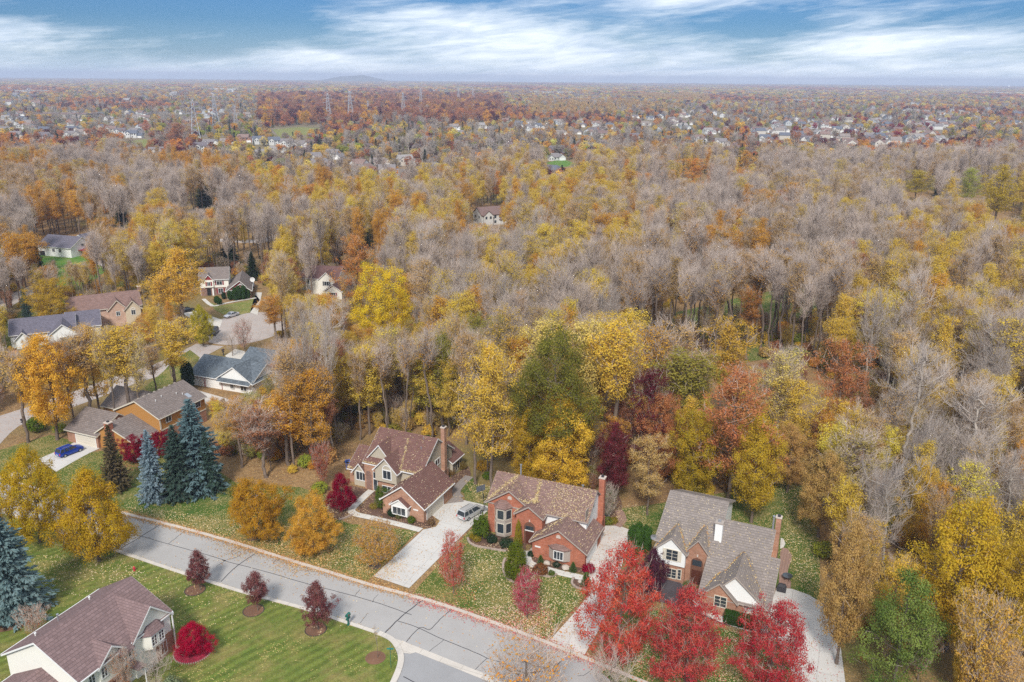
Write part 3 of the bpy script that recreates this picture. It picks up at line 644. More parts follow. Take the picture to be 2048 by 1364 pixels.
h.winpx('r', -4.2, *c1(1278, 590), 1.5, 1.0, cols=2, fw=.16)
h.chimney(-4.2, -3.5, 13.5, 14.3, 0, 10.4, 'tan_brick', base=(-4.2, -3.5, 12.9, 14.8, 2.4))
h.block(-9.4, -3.6, 16.4, 20.2, 0, 2.7, 4.5, 'v', 'beige_siding', 'maroon_roof', rname='sunroom_roof', wname='sunroom_wall', oh=.3)
for k in range(4): h.window('r', -3.6, 16.95+k*.86, .5, .66, 1.9, cols=1, frame='beige_siding', fw=.09)
h.pipe(-6.0, 9.8, .35, .07, 'metal'); h.pipe(-6.3, 11.3, .3, .05, 'metal')
# --- red brick house
h = House('red_brick_house', 10.85, 103.7, -22.5, 'red brick house with two-storey bay window and leaf-covered brown roof'); H2 = h
h.block(-8.2, 0, 0, 8.0, 0, 2.8, 5.5, 'v', 'red_brick', 'rust_roof', trim='grey_trim', rname='garage_roof', ends=(.35, .1))
h.block(-4.5, .0, 4.4, 7.6, 2.7, 2.72, 4.6, 'v', 'red_brick', 'rust_roof', trim='grey_trim', rname='side_roof', ridge=-3.6)
h.block(-17.2, -1.3, 4.4, 12.2, 0, 5.4, 8.35, 'u', 'white_siding', 'rust_roof', trim='grey_trim')
h.wall(-1.4, -1.2, 5.2, 12.1, 0, 2.8, 'red_brick', 'side_wall')
h.block(-17.2, -9.9, 4.0, 9.5, 0, 5.4, 7.9, 'v', 'red_brick', 'rust_roof', trim='grey_trim', ends=(.35, 0), rname='front_gable_roof', oh=.45)
h.block(-12.0, -7.8, 2.9, 6.5, 0, 5.1, 6.55, 'v', 'red_brick', 'rust_roof', trim='grey_trim', ends=(.35, 0), rname='entry_gable_roof', oh=.3)
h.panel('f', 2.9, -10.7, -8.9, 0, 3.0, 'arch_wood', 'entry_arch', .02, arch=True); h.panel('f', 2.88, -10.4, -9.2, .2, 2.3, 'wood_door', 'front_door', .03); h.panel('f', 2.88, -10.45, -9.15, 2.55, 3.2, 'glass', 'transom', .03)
h.panel('f', 2.88, -10.55, -9.05, 2.36, 2.52, 'white', 'door_trim', .04)
h.panel('f', 2.9, -9.9, -9.7, 3.95, 4.3, 'capstone', 'keystone', .08)
h.bay(-14.6, 4.0, 2.9, 1.1, .3, 5.1, 6.1, 'grey_trim', 'rust_roof', [(3.3, 1.5), (.9, 1.6)], 'cream')
h.block(-5.1, -2.5, -.6, .2, .7, 2.5, 3.1, 'u', 'grey_trim', 'rust_roof', ridge=.1, oh=.2, trim='maroon_roof', rname='window_roof', wname='window_box') if False else None
h.bay(-3.9, 0, 3.3, .5, .65, 2.5, 3.15, 'grey_trim', 'rust_roof', [], 'white')
h.window('f', -.5, -3.9, .95, 1.35, 1.25, cols=3, fw=.1, name='triple_window')
h.panel('f', 4.0, -13.9, -13.2, 6.4, 6.62, 'capstone', 'gable_vent', .05, arch=True); h.panel('f', 0, -4.5, -3.8, 4.1, 4.3, 'capstone', 'gable_vent', .05, arch=True)
h.panel('f', 0, -7.8, -6.9, 1.8, 2.05, 'white', 'number_plate', .03)
h.winpx('r', -1.3, *c2(1185, 620), 1.1, 1.3, cols=2, frame='grey_trim'); h.winpx('r', -1.3, *c2(1245, 522), 1.1, 1.3, cols=2, frame='grey_trim')
h.garage('r', 0, .9, 5.8, mat='garage_white')
h.chimney(-1.3, -.45, 10.3, 11.2, 0, 9.5, 'red_brick', base=(-1.3, -.45, 9.8, 11.7, 2.5))
h.pipe(-13.6, 8.6, 1.9, .14, 'metal', 'flue_pipe'); h.pipe(-3.4, 8.8, .5, .13, 'metal')
h.wall(-9.0, -8.2, .8, 2.9, 0, .35, 'grey_trim', 'porch_step')
# --- grey roof house
h = House('grey_roof_house', 34.26, 92.53, -24, 'brown brick and white house with grey roof, tall brick chimney and patio'); H3 = h
h.block(-8.7, -1.15, -1.6, 10.4, 0, 2.6, 7.7, 'u', 'white_siding', 'grey_roof', trim='grey_trim', ridge=9.7, asym=4.0, ends=(.35, .2))
h.block(-3.0, 0, -1.6, 5.7, 0, 2.6, 5.72, 'u', 'brown_brick', 'grey_roof', trim='grey_trim', ridge=5.6, asym=2.95, rname='garage_roof', oh=.4, ends=(0, .35))
h.wall(-4.2, -3.0, -1.66, -1.5, 0, 2.5, 'brown_brick')
h.block(-7.7, -.3, -1.72, 4.8, 2.55, 2.7, 6.25, 'v', 'white_siding', 'grey_roof', trim='grey_trim', ends=(.3, 0), rname='front_gable_roof', oh=.3, ridge=-4.4)
h.block(-8.7, -4.0, -2.1, 1.0, 0, 2.6, 4.9, 'v', 'brown_brick', 'grey_roof', trim='grey_trim', ends=(.25, 0), rname='low_gable_roof', oh=.25, ridge=-6.3)
h.block(-16.4, -8.4, 4.4, 19.4, 0, 5.45, 9.1, 'u', 'white_siding', 'grey_roof', trim='grey_trim', ridge=12.4, asym=.4)
h.block(-16.1, -12.0, 2.9, 7.6, 2.7, 5.1, 7.05, 'v', 'white_siding', 'grey_roof', trim='grey_trim', ends=(.3, 0), rname='dormer_roof', oh=.3)
h.wall(-15.9, -12.0, 3.1, 4, 0, 2.7, 'brown_brick')
h.block(-12.0, -8.9, 3.7, 8.4, 0, 5.2, 7.1, 'v', 'brown_brick', 'grey_roof', trim='grey_trim', ends=(.3, 0), rname='entry_roof', oh=.25)
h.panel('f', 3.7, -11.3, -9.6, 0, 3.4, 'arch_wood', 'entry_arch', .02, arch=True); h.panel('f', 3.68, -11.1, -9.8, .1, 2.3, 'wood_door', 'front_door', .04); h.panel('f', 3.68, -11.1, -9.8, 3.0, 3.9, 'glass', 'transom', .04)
h.panel('f', 3.7, -10.55, -10.35, 4.45, 4.8, 'capstone', 'keystone', .08)
h.winpx('f', 2.9, *c3(430, 620), 1.6, 1.6, cols=2, rows=3, frame='cream', shutters='cream'); h.winpx('f', 3.1, *c3(425, 770), 1.3, 1.4, cols=2, rows=3, frame='cream'); h.winpx('f', 3.1, *c3(490, 780), .4, 1.5, cols=1, rows=3, frame='cream')
h.winpx('f', -2.1, *c3(830, 1005), 1.5, 1.5, cols=2, rows=3, frame='cream', name='front_window')
h.panel('f', -2.1, -6.2, -6.0, 2.35, 2.6, 'capstone', 'keystone', .08)
h.panel('f', -1.72, -2.6, -1.8, 1.2, 1.45, 'cream', 'number_plate', .12)
h.garage('r', 0, .2, 5.0, mat='garage_white')
h.chimney(-8.75, -7.75, 5.9, 6.8, 4, 9.0, 'white_siding', cap='grey_trim', flue='metal')
h.chimney(-1.1, -.4, 9.7, 10.4, 0, 9.7, 'brown_brick', base=(-1.1, -.4, 7.9, 10.9, 4.4))
h.pipe(-1.4, 9.75, 2.1, .13, 'metal', 'flue_pipe'); h.winpx('r', -1.15, *c3(1256, 610), .9, 1.4, cols=1)
# --- house at the corner of the lawn
h = House('white_corner_house', -41.71, 82.74, -22, 'cream white house with mauve brown roof beside the mown lawn'); H0 = h
h.block(-12.5, -1.3, -10.4, 2.6, 0, 5.4, 8.55, 'v', 'ivory_siding', 'mauve_roof', ridge=-7.0)
h.block(-7.5, -1.0, -3.3, 2.45, 0, 5.35, 8.2, 'u', 'ivory_siding', 'mauve_roof', ends=(0, .35), rname='wing_roof', oh=.3)
h.block(-6.5, -1.1, -8.0, -4.4, 0, 5.3, 6.8, 'u', 'ivory_siding', 'mauve_roof', ends=(0, .35), rname='cross_roof', oh=.3)
h.block(-11.6, -2.2, -18.0, -10.4, 0, 2.7, 5.0, 'v', 'cream_siding', 'mauve_roof', rname='garage_roof', ridge=-7.0, ends=(.3, 0))
h.panel('r', -1.0, -.2, 2.4, 0, 2.9, 'brown_brick', 'brick_base', .06); h.panel('r', -1.1, -8.0, -4.4, 0, 2.6, 'brown_brick', 'brick_base', .06)
h.panel('b', 2.45, -3.6, -1.0, 0, 2.9, 'brown_brick', 'brick_base', .2)
for v0_, z0_ in ((-.2, 3.4),):
    m = MB().prism([(-1.0, -2.0), (-.2, -1.3), (-.2, .5), (-1.0, 1.2)], 3.0, 4.95); b_ = m.build('bay', M['ivory_siding'], h.o)
    MB().add([(-1.0, -2.25, 4.95), (0, -1.4, 4.95), (0, .6, 4.95), (-1.0, 1.45, 4.95), (-.99, -1.2, 5.9), (-.99, .4, 5.9)], [(0, 1, 4), (1, 2, 5, 4), (2, 3, 5), (3, 2, 1, 0)]).build('roof', M['mauve_roof'], b_)
for a in (-.95, .15): h.window('r', -.2, a, 3.4, .7, 1.25, cols=2, rows=3)
m = MB().add([(-1.0, -5.9, 4.9), (-.3, -5.4, 4.9), (-.3, -3.6, 4.9), (-1.0, -3.1, 4.9), (-1.0, -5.2, 5.6), (-1.0, -3.8, 5.6)], [(0, 1, 4), (1, 2, 5, 4), (2, 3, 5), (3, 2, 1, 0)]).build('window_roof', M['mauve_roof'], h.o)
h.window('r', -1.3, -4.0, 3.5, 1.0, 1.3, cols=2, rows=1)
for a in (-8.9, -7.4): h.window('r', -1.3 if a < -8 else -1.1, a, 3.5, .7, 1.3, cols=2, rows=3)
h.window('r', -1.0, .9, .6, .9, 1.6, cols=2, rows=3); h.panel('r', -1.1, -6.9, -5.9, 0, 2.2, 'wood_door', 'front_door', .1)
MB().box(-1.3, .9, -4.6, -3.4, 2.7, 2.85).build('porch_roof', M['mauve_roof'], h.o); MB().tube((.7, -3.6, 0), (.7, -3.6, 2.7), .08).build('porch_post', M['white'], h.o)
h.panel('b', 2.6, -.9, -.75, .1, 5.0, 'white', 'downspout', .12)
h.pipe(-9.6, -5.6, .9, .09, 'metal'); h.pipe(-9.9, -8.4, .35, .08); h.pipe(-9.9, -1.0, .35, .08)
# --- ochre house
h = House('ochre_house', -67.66, 145.2, -22.5, 'ochre house with long taupe roof, brick chimney and blue car at its garage'); H4 = h
h.block(-11.0, 0, 0, 12.2, 0, 5.4, 8.0, 'v', 'ochre_siding', 'taupe_roof', trim='cream')
h.panel('r', 0, 0, 12.2, 0, 2.6, 'brown_brick', 'brick_base', .05); h.panel('r', .05, 0, 12.2, 2.6, 2.8, 'cream', 'belt_trim', .08); h.panel('r', 0, -.0, .3, 2.9, 5.2, 'cream', 'corner_trim', .08)
h.block(-20.5, -11, 5.0, 13.4, 0, 2.9, 5.6, 'u', 'ochre_siding', 'taupe_roof', trim='cream', rname='rear_roof')
h.block(-17.4, -9.4, -6.4, 2.4, 0, 2.7, 5.2, 'u', 'brown_brick', 'taupe_roof', trim='cream', rname='garage_roof', ridge=-1.2)
h.block(-10.6, -.9, -5.9, .6, 0, 2.7, 5.1, 'v', 'ochre_siding', 'taupe_roof', trim='cream', rname='middle_roof', ridge=-7.0)
h.chimney(-6.6, -5.4, -6.9, -5.9, 0, 5.9, 'red_brick')
h.garage('f', -6.4, -15.1, -10.0, 2.25, mat='garage')
h.winpx('r', 0, *c5(1242, 615), 1.3, 1.2, cols=2); h.winpx('r', 0, *c5(1550, 465), 1.3, 1.2, cols=2); h.panel('r', .05, 5.1, 6.0, .1, 2.2, 'dark_red', 'back_door', .05)
h.vents([(-6.0, 1.2+k*1.35) for k in range(8)]); h.vents([(-7.4, -4.6+k*1.0) for k in range(3)])
z = h.roof_z(-1.6, 9.6); MB().add([(-2.2, 9.1, h.roof_z(-2.2, 9.1)+.1), (-1.0, 9.1, h.roof_z(-1.0, 9.1)+.1), (-1.0, 10.0, h.roof_z(-1.0, 10)+.1), (-2.2, 10.0, h.roof_z(-2.2, 10)+.1), (-2.2, 9.1, h.roof_z(-2.2, 9.1)-.1), (-1.0, 9.1, h.roof_z(-1.0, 9.1)-.1), (-1.0, 10.0, h.roof_z(-1, 10)-.1), (-2.2, 10.0, h.roof_z(-2.2, 10)-.1)], [(0, 1, 2, 3), (0, 4, 5, 1), (1, 5, 6, 2), (2, 6, 7, 3), (3, 7, 4, 0)]).build('skylight', M['metal'], h.o)
for u, v in ((-3.4, 2.9), (-3.0, 7.9), (-2.3, 8.8), (-3.8, 4.8)): h.pipe(u, v, .35, .06)
# --- blue grey roof house
h = House('blue_roof_house', -74.09, 178.67, -21, 'white house with speckled blue-grey roof and three white garage doors'); H5 = h
h.block(.5, 17.6, -1.1, 9.6, 0, 2.7, 5.6, 'u', 'white_siding', 'blue_roof', rname='roof')
h.block(8.2, 17.8, -1.25, 6, 2.6, 2.75, 5.9, 'v', 'white_siding', 'blue_roof', rname='front_gable_roof', ends=(.3, 0))
h.block(9.2, 17.4, -2.2, -.6, 2.3, 2.45, 3.1, 'u', 'white_siding', 'blue_roof', rname='porch_roof', ridge=-.7, oh=.2)
h.block(8.5, 20, 5.8, 16.0, 0, 3.6, 6.4, 'u', 'white_siding', 'blue_roof', rname='rear_roof')
h.garage('f', -1.1, 1.0, 4.2, 2.2, mat='garage_white', trim='dark_red'); h.garage('f', -1.1, 4.7, 9.2, 2.2, mat='garage_white', trim='dark_red')
h.window('f', -1.25, 12.2, .8, .9, 1.2); h.window('f', -1.25, 15.4, .7, 1.6, 1.4); h.window('r', 20, 9, .9, 1.4, 1.3); h.window('r', 20, 13, .9, 1.4, 1.3); h.pipe(10.8, 2.0, .4, .07, 'dark_metal')
# --- house with the dark red shutters
h = House('red_shutter_house', -91.17, 253.74, 14, 'white house with dark red shutters and brick garage above the round street end'); H6 = h
h.block(-8.6, .2, 6.2, 15.4, 0, 5.4, 8.2, 'u', 'ivory_siding', 'taupe_roof')
h.wall(-8.5, .1, 6.08, 6.3, 0, 2.6, 'dark_brick', 'brick_base')
h.block(-7.2, -4.4, 5.6, 9, 2.8, 5.3, 7.0, 'v', 'ivory_siding', 'taupe_roof', gable='dark_red', ends=(.3, 0), rname='front_gable_roof')
h.block(0, 7.2, 0, 14.6, 0, 2.8, 5.8, 'v', 'dark_brick', 'taupe_roof', rname='garage_roof', ridge=4.2, gable='dark_red')
h.block(1.4, 7.4, -.7, 3, 0, 2.8, 5.0, 'v', 'dark_brick', 'taupe_roof', rname='low_gable_roof', ends=(.25, 0))
h.panel('f', 0, .05, 1.3, 0, 3.0, 'ivory_siding', 'siding_panel', .06)
for a, z_, w_ in ((-5.8, 3.4, .9), (-2.6, 3.4, 1.6)): h.window('f', 5.6 if a < -4 else 6.2, a, z_, w_, 1.2, shutters='dark_red')
h.window('f', 6.08, -2.4, .7, 1.4, 1.5, shutters='dark_red', cols=2); h.window('f', -.7, 4.4, .7, .8, 1.5, cols=1, arch=True, name='arched_window')
h.panel('f', 6.08, -6.6, -5.4, 0, 2.3, 'rubber', 'front_door', .05); h.panel('f', 6.08, -5.0, -4.5, 0, 2.4, 'white', 'porch_post', .3)
# --- brown roof house beyond the trees
h = House('brown_roof_house', -66.5, 262, -6, 'cream house with dark brown roof half hidden by orange trees'); 
h.block(-3, 9.5, 0, 10, 0, 5.2, 8.2, 'u', 'ivory_siding', 'brown_roof'); h.block(3.4, 9.0, -1.6, 5, 0, 5.1, 7.6, 'v', 'ivory_siding', 'brown_roof', ends=(.3, 0), rname='front_gable_roof'); h.block(6.8, 12.5, -6, .5, 0, 2.7, 4.6, 'v', 'ivory_siding', 'brown_roof', rname='garage_roof')
h.window('f', -1.6, 6.2, 3.3, 1.5, 1.3, shutters='dark_metal'); h.window('f', -6, 9.7, .8, 1.3, 1.3, shutters='dark_red'); h.window('f', 0, -.8, 3.4, 1.2, 1.2)
# --- pinkish brick house
h = House('pink_brick_house', -121.28, 230.7, 30, 'pinkish brick house with brown hipped gables between yellow trees'); 
h.block(-7.6, 11, -9.5, 1.0, 0, 5.2, 8.2, 'u', 'pink_brick', 'rust_roof', trim='cream'); h.block(2.4, 7.0, -10.8, -6, 0, 5.0, 7.4, 'v', 'pink_brick', 'rust_roof', trim='cream', rname='front_gable_roof'); h.block(6.6, 10.6, -11.4, -6, 0, 4.8, 7.0, 'v', 'cream_siding', 'rust_roof', trim='cream', rname='side_gable_roof')
h.bay(-1.5, -9.5, 3, .9, 2.9, 4.7, 5.6, 'pink_brick', 'rust_roof', [(3.2, 1.2)]); h.window('f', -11.4, 8.6, 3.0, 1.0, 1.3, arch=True); h.window('f', -10.8, 4.7, 3.0, .9, 1.2)
h.chimney(11.1, 12.0, -3.6, -2.4, 0, 9, 'dark_brick'); h.window('l', -7.6, -4, 3, 1, 1.1)
# --- white house with slate roof
h = House('slate_roof_house', -131.41, 205.16, 26, 'white house with bluish slate roof partly behind orange trees'); 
h.block(0, 15, -3.0, 7.4, 0, 3.6, 6.4, 'u', 'white_siding', 'slate_roof'); h.block(9, 15.5, -6, 2, 0, 3.3, 5.8, 'v', 'white_siding', 'slate_roof', rname='front_gable_roof'); h.block(1.2, 4.6, -4.4, -2, 0, 2.7, 4.4, 'v', 'white_siding', 'slate_roof', rname='porch_roof'); h.block(13, 21, 0, 9, 0, 3.2, 6.2, 'u', 'white_siding', 'slate_roof', rname='side_roof')
h.window('f', -3, 6.6, 1, 1.4, 1.2); h.window('l', 0, 2, 1, 1.3, 1.2); h.window('f', -6, 12.2, 1, 1.6, 1.3)
# --- white house with grey roof on the green lawn
h = House('grey_gable_house', -171.85, 313.89, -17, 'long white house with grey roof behind bright green grass'); 
h.block(-16, 0, 0, 12, 0, 3.9, 7.2, 'u', 'white_siding', 'slate_roof'); h.block(-9, -1, 10, 17, 0, 3.9, 7.0, 'v', 'white_siding', 'slate_roof', rname='rear_roof')
for a in (-8.4, -5.2): h.window('f', 0, a, 1.9, 1.2, 1.2, pane='glass')
h.window('r', 0, 6.4, 3.6, 1.8, 1.0, arch=True); h.panel('f', 0, -15.4, -12.9, 0, 1.9, 'rubber', 'garage_opening', .04)
dk = MB().box(.02, 3.0, 3.5, 9.5, 2.3, 2.45)
for v in (3.6, 6.5, 9.4): dk.box(2.85, 2.97, v-.06, v+.06, 0, 3.4)
dk.box(2.88, 2.94, 3.5, 9.5, 3.3, 3.4); dk.build('deck', M['copper_wood'] if 'copper_wood' in M else M['dark_red'], h.o)
# ------------------------------------------------------------------ the ground
def ground_coords(t):
    n = t.nodes.new('ShaderNodeNewGeometry'); return n.outputs['Position']
def Vor(t, co, scale, rnd=1.0):
    n = t.nodes.new('ShaderNodeTexVoronoi'); n.inputs['Scale'].default_value = scale; n.inputs['Randomness'].default_value = rnd; n.voronoi_dimensions = '2D'
    t.links.new(co, n.inputs['Vector']); return n.outputs['Distance'], n.outputs['Color']
def litter(t, co, base, lo, hi, leafc=((.55, .42, .22), (.34, .20, .08)), scale=3.4, pscale=.18):
    """strew fallen leaves (their own colours) over a base colour, lo..hi of the surface by patches"""
    d, cc = Vor(t, co, scale); f = Noise(t, co, pscale, 4, .6)
    th = Mth(t, 'ADD', lo, Mth(t, 'MULTIPLY', Ramp(t, f, [(.35, 0), (.65, 1)]), hi-lo))
    s = t.nodes.new('ShaderNodeSeparateColor'); t.links.new(cc, s.inputs[0])
    on = Mth(t, 'MULTIPLY', Mth(t, 'LESS_THAN', d, .34), Mth(t, 'LESS_THAN', s.outputs[0], th))
    return MixC(t, on, base, MixC(t, s.outputs[1], leafc[0], leafc[1]))
m, t, b = newmat('forest_floor', .95, .1); co = ground_coords(t)
n1_ = Noise(t, co, .05, 6, .65); n2_ = Noise(t, co, 1.1, 6, .75)
fl = MixC(t, Ramp(t, n1_, [(.35, 0), (.65, 1)]), (.20, .125, .065), (.30, .19, .09)); fl = MixC(t, 1.0, fl, Ramp(t, n2_, [(.25, .5), (.75, 1.35)]), 'MULTIPLY')
fl = litter(t, co, fl, .45, .9, ((.44, .29, .13), (.27, .14, .06)), 3.0, .12)
gp = Ramp(t, Noise(t, co, .013, 4, .6), [(.5, 0), (.58, 1)]); spx = t.nodes.new('ShaderNodeSeparateXYZ'); t.links.new(co, spx.inputs[0])
fl = MixC(t, Mth(t, 'MULTIPLY', gp, .6), fl, (.11, .12, .035))
farm = Ramp(t, Mth(t, 'MULTIPLY', spx.outputs[1], 1/3000.), [(.18, 0), (.3, 1)])
fcol = Ramp(t, Noise(t, co, .006, 8, .75), [(.3, (.10, .11, .05)), (.5, (.20, .155, .09)), (.62, (.17, .14, .12)), (.75, (.11, .12, .07))])
setc(t, b, MixC(t, farm, fl, fcol)); M['floor'] = m
def mat_lawn(name, c1_, c2_, stripes=None, lo=0, hi=.3, leafc=((.62, .50, .26), (.44, .27, .10)), brown=.45, scale=6.0):
    m, t, b = newmat(name, .95, .1); co = ground_coords(t)
    f = Noise(t, co, .35, 6, .7); g = Noise(t, co, 5.0, 4, .8)
    c = MixC(t, Ramp(t, f, [(.3, 0), (.7, 1)]), c1_, c2_)
    if stripes is not None:
        s = t.nodes.new('ShaderNodeSeparateXYZ'); t.links.new(co, s.inputs[0])
        q = Mth(t, 'ADD', Mth(t, 'MULTIPLY', s.outputs[0], math.cos(stripes)), Mth(t, 'MULTIPLY', s.outputs[1], math.sin(stripes)))
        q = Mth(t, 'ADD', q, Mth(t, 'MULTIPLY', Noise(t, co, .4, 3), 1.2))
        w = Ramp(t, Mth(t, 'ADD', Mth(t, 'MULTIPLY', Mth(t, 'SINE', Mth(t, 'MULTIPLY', q, 2*math.pi/1.35)), .5), .5), [(.15, .80), (.85, 1.14)])
        c = MixC(t, Ramp(t, Noise(t, co, .16, 3), [(.35, .45), (.55, 1)]), c, MixC(t, 1.0, c, w, 'MULTIPLY'))
    br = Ramp(t, Noise(t, co, .22, 5, .65), [(.46, 0), (.66, brown)]); c = MixC(t, br, c, (.27, .20, .08))
    c = MixC(t, 1.0, c, Ramp(t, g, [(.3, .6), (.7, 1.4)]), 'MULTIPLY')
    if hi: c = litter(t, co, c, lo, hi, leafc, scale)
    setc(t, b, c); return m
M['lawn_clean'] = mat_lawn('mown_grass', (.085, .13, .024), (.15, .165, .036), R(45+90), -.25, .22, ((.58, .48, .20), (.40, .26, .08)), .6)
M['lawn_green'] = mat_lawn('deep_green_grass', (.045, .095, .015), (.085, .12, .025), None, .05, .5)
M['lawn_leafy'] = mat_lawn('leaf_strewn_grass', (.055, .095, .016), (.10, .12, .025), None, .15, .62, ((.54, .42, .20), (.42, .24, .08)))
M['lawn_far'] = mat_lawn('far_grass', (.12, .16, .035), (.20, .20, .06), None, 0, .3)
M['lawn_bright'] = mat_lawn('bright_grass', (.06, .17, .02), (.10, .19, .03), None, 0, 0)
def mat_pave(name, c, var=.08, crackscale=.5, leaf=0.0, leafc=((.5, .40, .25), (.38, .2, .1)), joint=None, angle=R(-23)):
    m, t, b = newmat(name, .9, .2); co = ground_coords(t)
    f = Noise(t, co, .25, 6, .7); g = Noise(t, co, 14, 3, .8)
    cc = MixC(t, Ramp(t, f, [(.3, 0), (.7, 1)]), sc3(c, 1-var), sc3(c, 1+var)); cc = MixC(t, 1.0, cc, Ramp(t, g, [(.3, .95), (.7, 1.04)]), 'MULTIPLY')
    if joint:
        s = t.nodes.new('ShaderNodeSeparateXYZ'); t.links.new(co, s.inputs[0])
        for k in (0, 1):
            aa = angle+k*math.pi/2; q = Mth(t, 'ADD', Mth(t, 'MULTIPLY', s.outputs[0], math.cos(aa)), Mth(t, 'MULTIPLY', s.outputs[1], math.sin(aa)))
            fr = Mth(t, 'ABSOLUTE', Mth(t, 'SUBTRACT', Mth(t, 'FRACT', Mth(t, 'DIVIDE', q, joint)), .5))
            cc = MixC(t, Mth(t, 'MULTIPLY', Mth(t, 'LESS_THAN', fr, .05/joint), .35), cc, sc3(c, .45))
    if leaf: cc = litter(t, co, cc, -.1, leaf, leafc, 3.0, .3)
    setc(t, b, cc); return m
M['asphalt'] = mat_pave('worn_asphalt', (.35, .335, .32), .06, leaf=.06)
M['asphalt2'] = mat_pave('darker_asphalt', (.29, .285, .285), .07)
M['tar'] = mat_plain('crack_sealer', (.045, .043, .05), .6)
M['kerb'] = mat_pave('kerb_concrete', (.52, .475, .42), .12, joint=3.0)
M['kerb_leafy'] = mat_pave('leafy_kerb_concrete', (.50, .44, .38), .12, leaf=.8, leafc=((.5, .28, .14), (.42, .17, .10)))
M['drive'] = mat_pave('pale_concrete', (.51, .49, .46), .07, leaf=.10, joint=4.2)
M['drive_leafy'] = mat_pave('stained_concrete', (.52, .48, .44), .14, leaf=.35, joint=4.2)
M['walk'] = mat_pave('walk_concrete', (.55, .52, .47), .08, joint=1.4, leaf=.12)
M['paver'] = mat_pave('grey_pavers', (.27, .235, .215), .12, joint=.5, leaf=.2)
M['brick_paver'] = mat_pave('brick_pavers', (.30, .19, .15), .15, joint=.4, leaf=.12)
M['mulch'] = mat_pave('mulch', (.12, .07, .05), .3, leaf=.9, leafc=((.42, .30, .18), (.2, .1, .06)))
M['mulch_plain'] = mat_pave('brown_mulch', (.17, .09, .055), .25, leaf=.25)
M['mulch_dark'] = mat_pave('dark_mulch', (.07, .06, .065), .25)
M['red_litter'] = mat_pave('red_leaf_litter', (.30, .04, .06), .3, leaf=.7, leafc=((.5, .05, .1), (.3, .01, .04)))
M['edging'] = mat_pave('edging_stone', (.36, .28, .23), .15, joint=.5)
M['cul'] = mat_pave('leaf_dusted_asphalt', (.38, .335, .31), .1, leaf=.35, leafc=((.42, .28, .2), (.35, .2, .12)))
def sheet(name, pts, z, mat, kind='structure', px=True, **k):
    P = [G(*p) for p in pts] if px else pts
    a = sum(P[i][0]*P[(i+1) % len(P)][1]-P[(i+1) % len(P)][0]*P[i][1] for i in range(len(P)))
    if a < 0: P = P[::-1]
    from mathutils.geometry import tessellate_polygon
    tri = tessellate_polygon([[Vector((x, y, 0)) for x, y in P]])
    tri = [tuple(q) for q in tri]
    me = mesh(name, [(x, y, z) for x, y in P], tri, M[mat]); 
    me.update()
    if me.polygons[0].normal.z < 0:
        me.flip_normals()
    return ob(name, me, kind=kind, **k)
def smoothline(P, n=4):
    out = []
    for i in range(len(P)-1):
        p0 = P[max(0, i-1)]; p1 = P[i]; p2 = P[i+1]; p3 = P[min(len(P)-1, i+2)]
        for j in range(n):
            t_ = j/n; out.append(tuple(.5*((2*p1[k])+(-p0[k]+p2[k])*t_+(2*p0[k]-5*p1[k]+4*p2[k]-p3[k])*t_**2+(-p0[k]+3*p1[k]-3*p2[k]+p3[k])*t_**3) for k in (0, 1)))
    return out+[tuple(P[-1])]
def ribbon(name, P, w, z, mat, px=True, h=None, sm=3, off=0.0, **k):
    if px: P = [G(*p) for p in P]
    if sm: P = smoothline(P, sm)
    m = MB(); n = len(P); L, Rr = [], []
    for i in range(n):
        a, b = P[max(0, i-1)], P[min(n-1, i+1)]; dx, dy = b[0]-a[0], b[1]-a[1]; l = math.hypot(dx, dy) or 1; nx, ny = -dy/l, dx/l
        wi = w(i/(n-1)) if callable(w) else w
        L.append((P[i][0]+nx*(off+wi/2), P[i][1]+ny*(off+wi/2))); Rr.append((P[i][0]+nx*(off-wi/2), P[i][1]+ny*(off-wi/2)))
    if h is None:
        for i in range(n-1): m.add([(*Rr[i], z), (*Rr[i+1], z), (*L[i+1], z), (*L[i], z)], [(0, 1, 2, 3)])
    else:
        for i in range(n-1): m.add([(*Rr[i], z), (*Rr[i+1], z), (*L[i+1], z), (*L[i], z), (*Rr[i], z+h), (*Rr[i+1], z+h), (*L[i+1], z+h), (*L[i], z+h)], [(4, 5, 6, 7), (0, 4, 7, 3), (1, 2, 6, 5), (0, 1, 5, 4), (3, 7, 6, 2)])
    return m.build(name, M[mat], **({'kind': 'structure'} | k))
mesh_g = mesh('ground', [(-16000, -60, 0), (16000, -60, 0), (16000, 15500, 0), (-16000, 15500, 0)], [(0, 1, 2, 3)], M['floor']); ob('ground', mesh_g, kind='structure')
# street (main), built between its two kerb lines
SK = [(-130, 138.5), (-110, 130.2), (-89, 121.4), (-59, 107.4), (-49.2, 102.8), (-37.3, 97.5), (-28.4, 94.1), (-22.4, 91.4), (-16.1, 88.5), (-12.7, 86.3), (-2.0, 80.4), (12, 72.6), (30, 62.5), (60, 46)]
NK = [(-130, 147.5), (-89.9, 130.2), (-64.5, 119.1), (-55.5, 115.6), (-44, 110.8), (-32.3, 105.2), (-25.8, 102.2), (-20.3, 99.6), (-14, 97.0), (-9, 94.8), (-1.9, 91.0), (5.1, 87.0), (12.6, 82.3), (26, 73.8), (60, 52)]
sheet('street', SK+NK[::-1], .012, 'asphalt', px=False)
ribbon('kerb', NK, .55, 0, 'kerb_leafy', px=False, h=.13)
side_in = [G(*p) for p in ((817, 1296), (820, 1312), (811, 1347), (795, 1375), (760, 1410), (700, 1450))]
ribbon('kerb', SK[:8]+[(-17.3, 89.0)], .55, 0, 'kerb', px=False, h=.13)
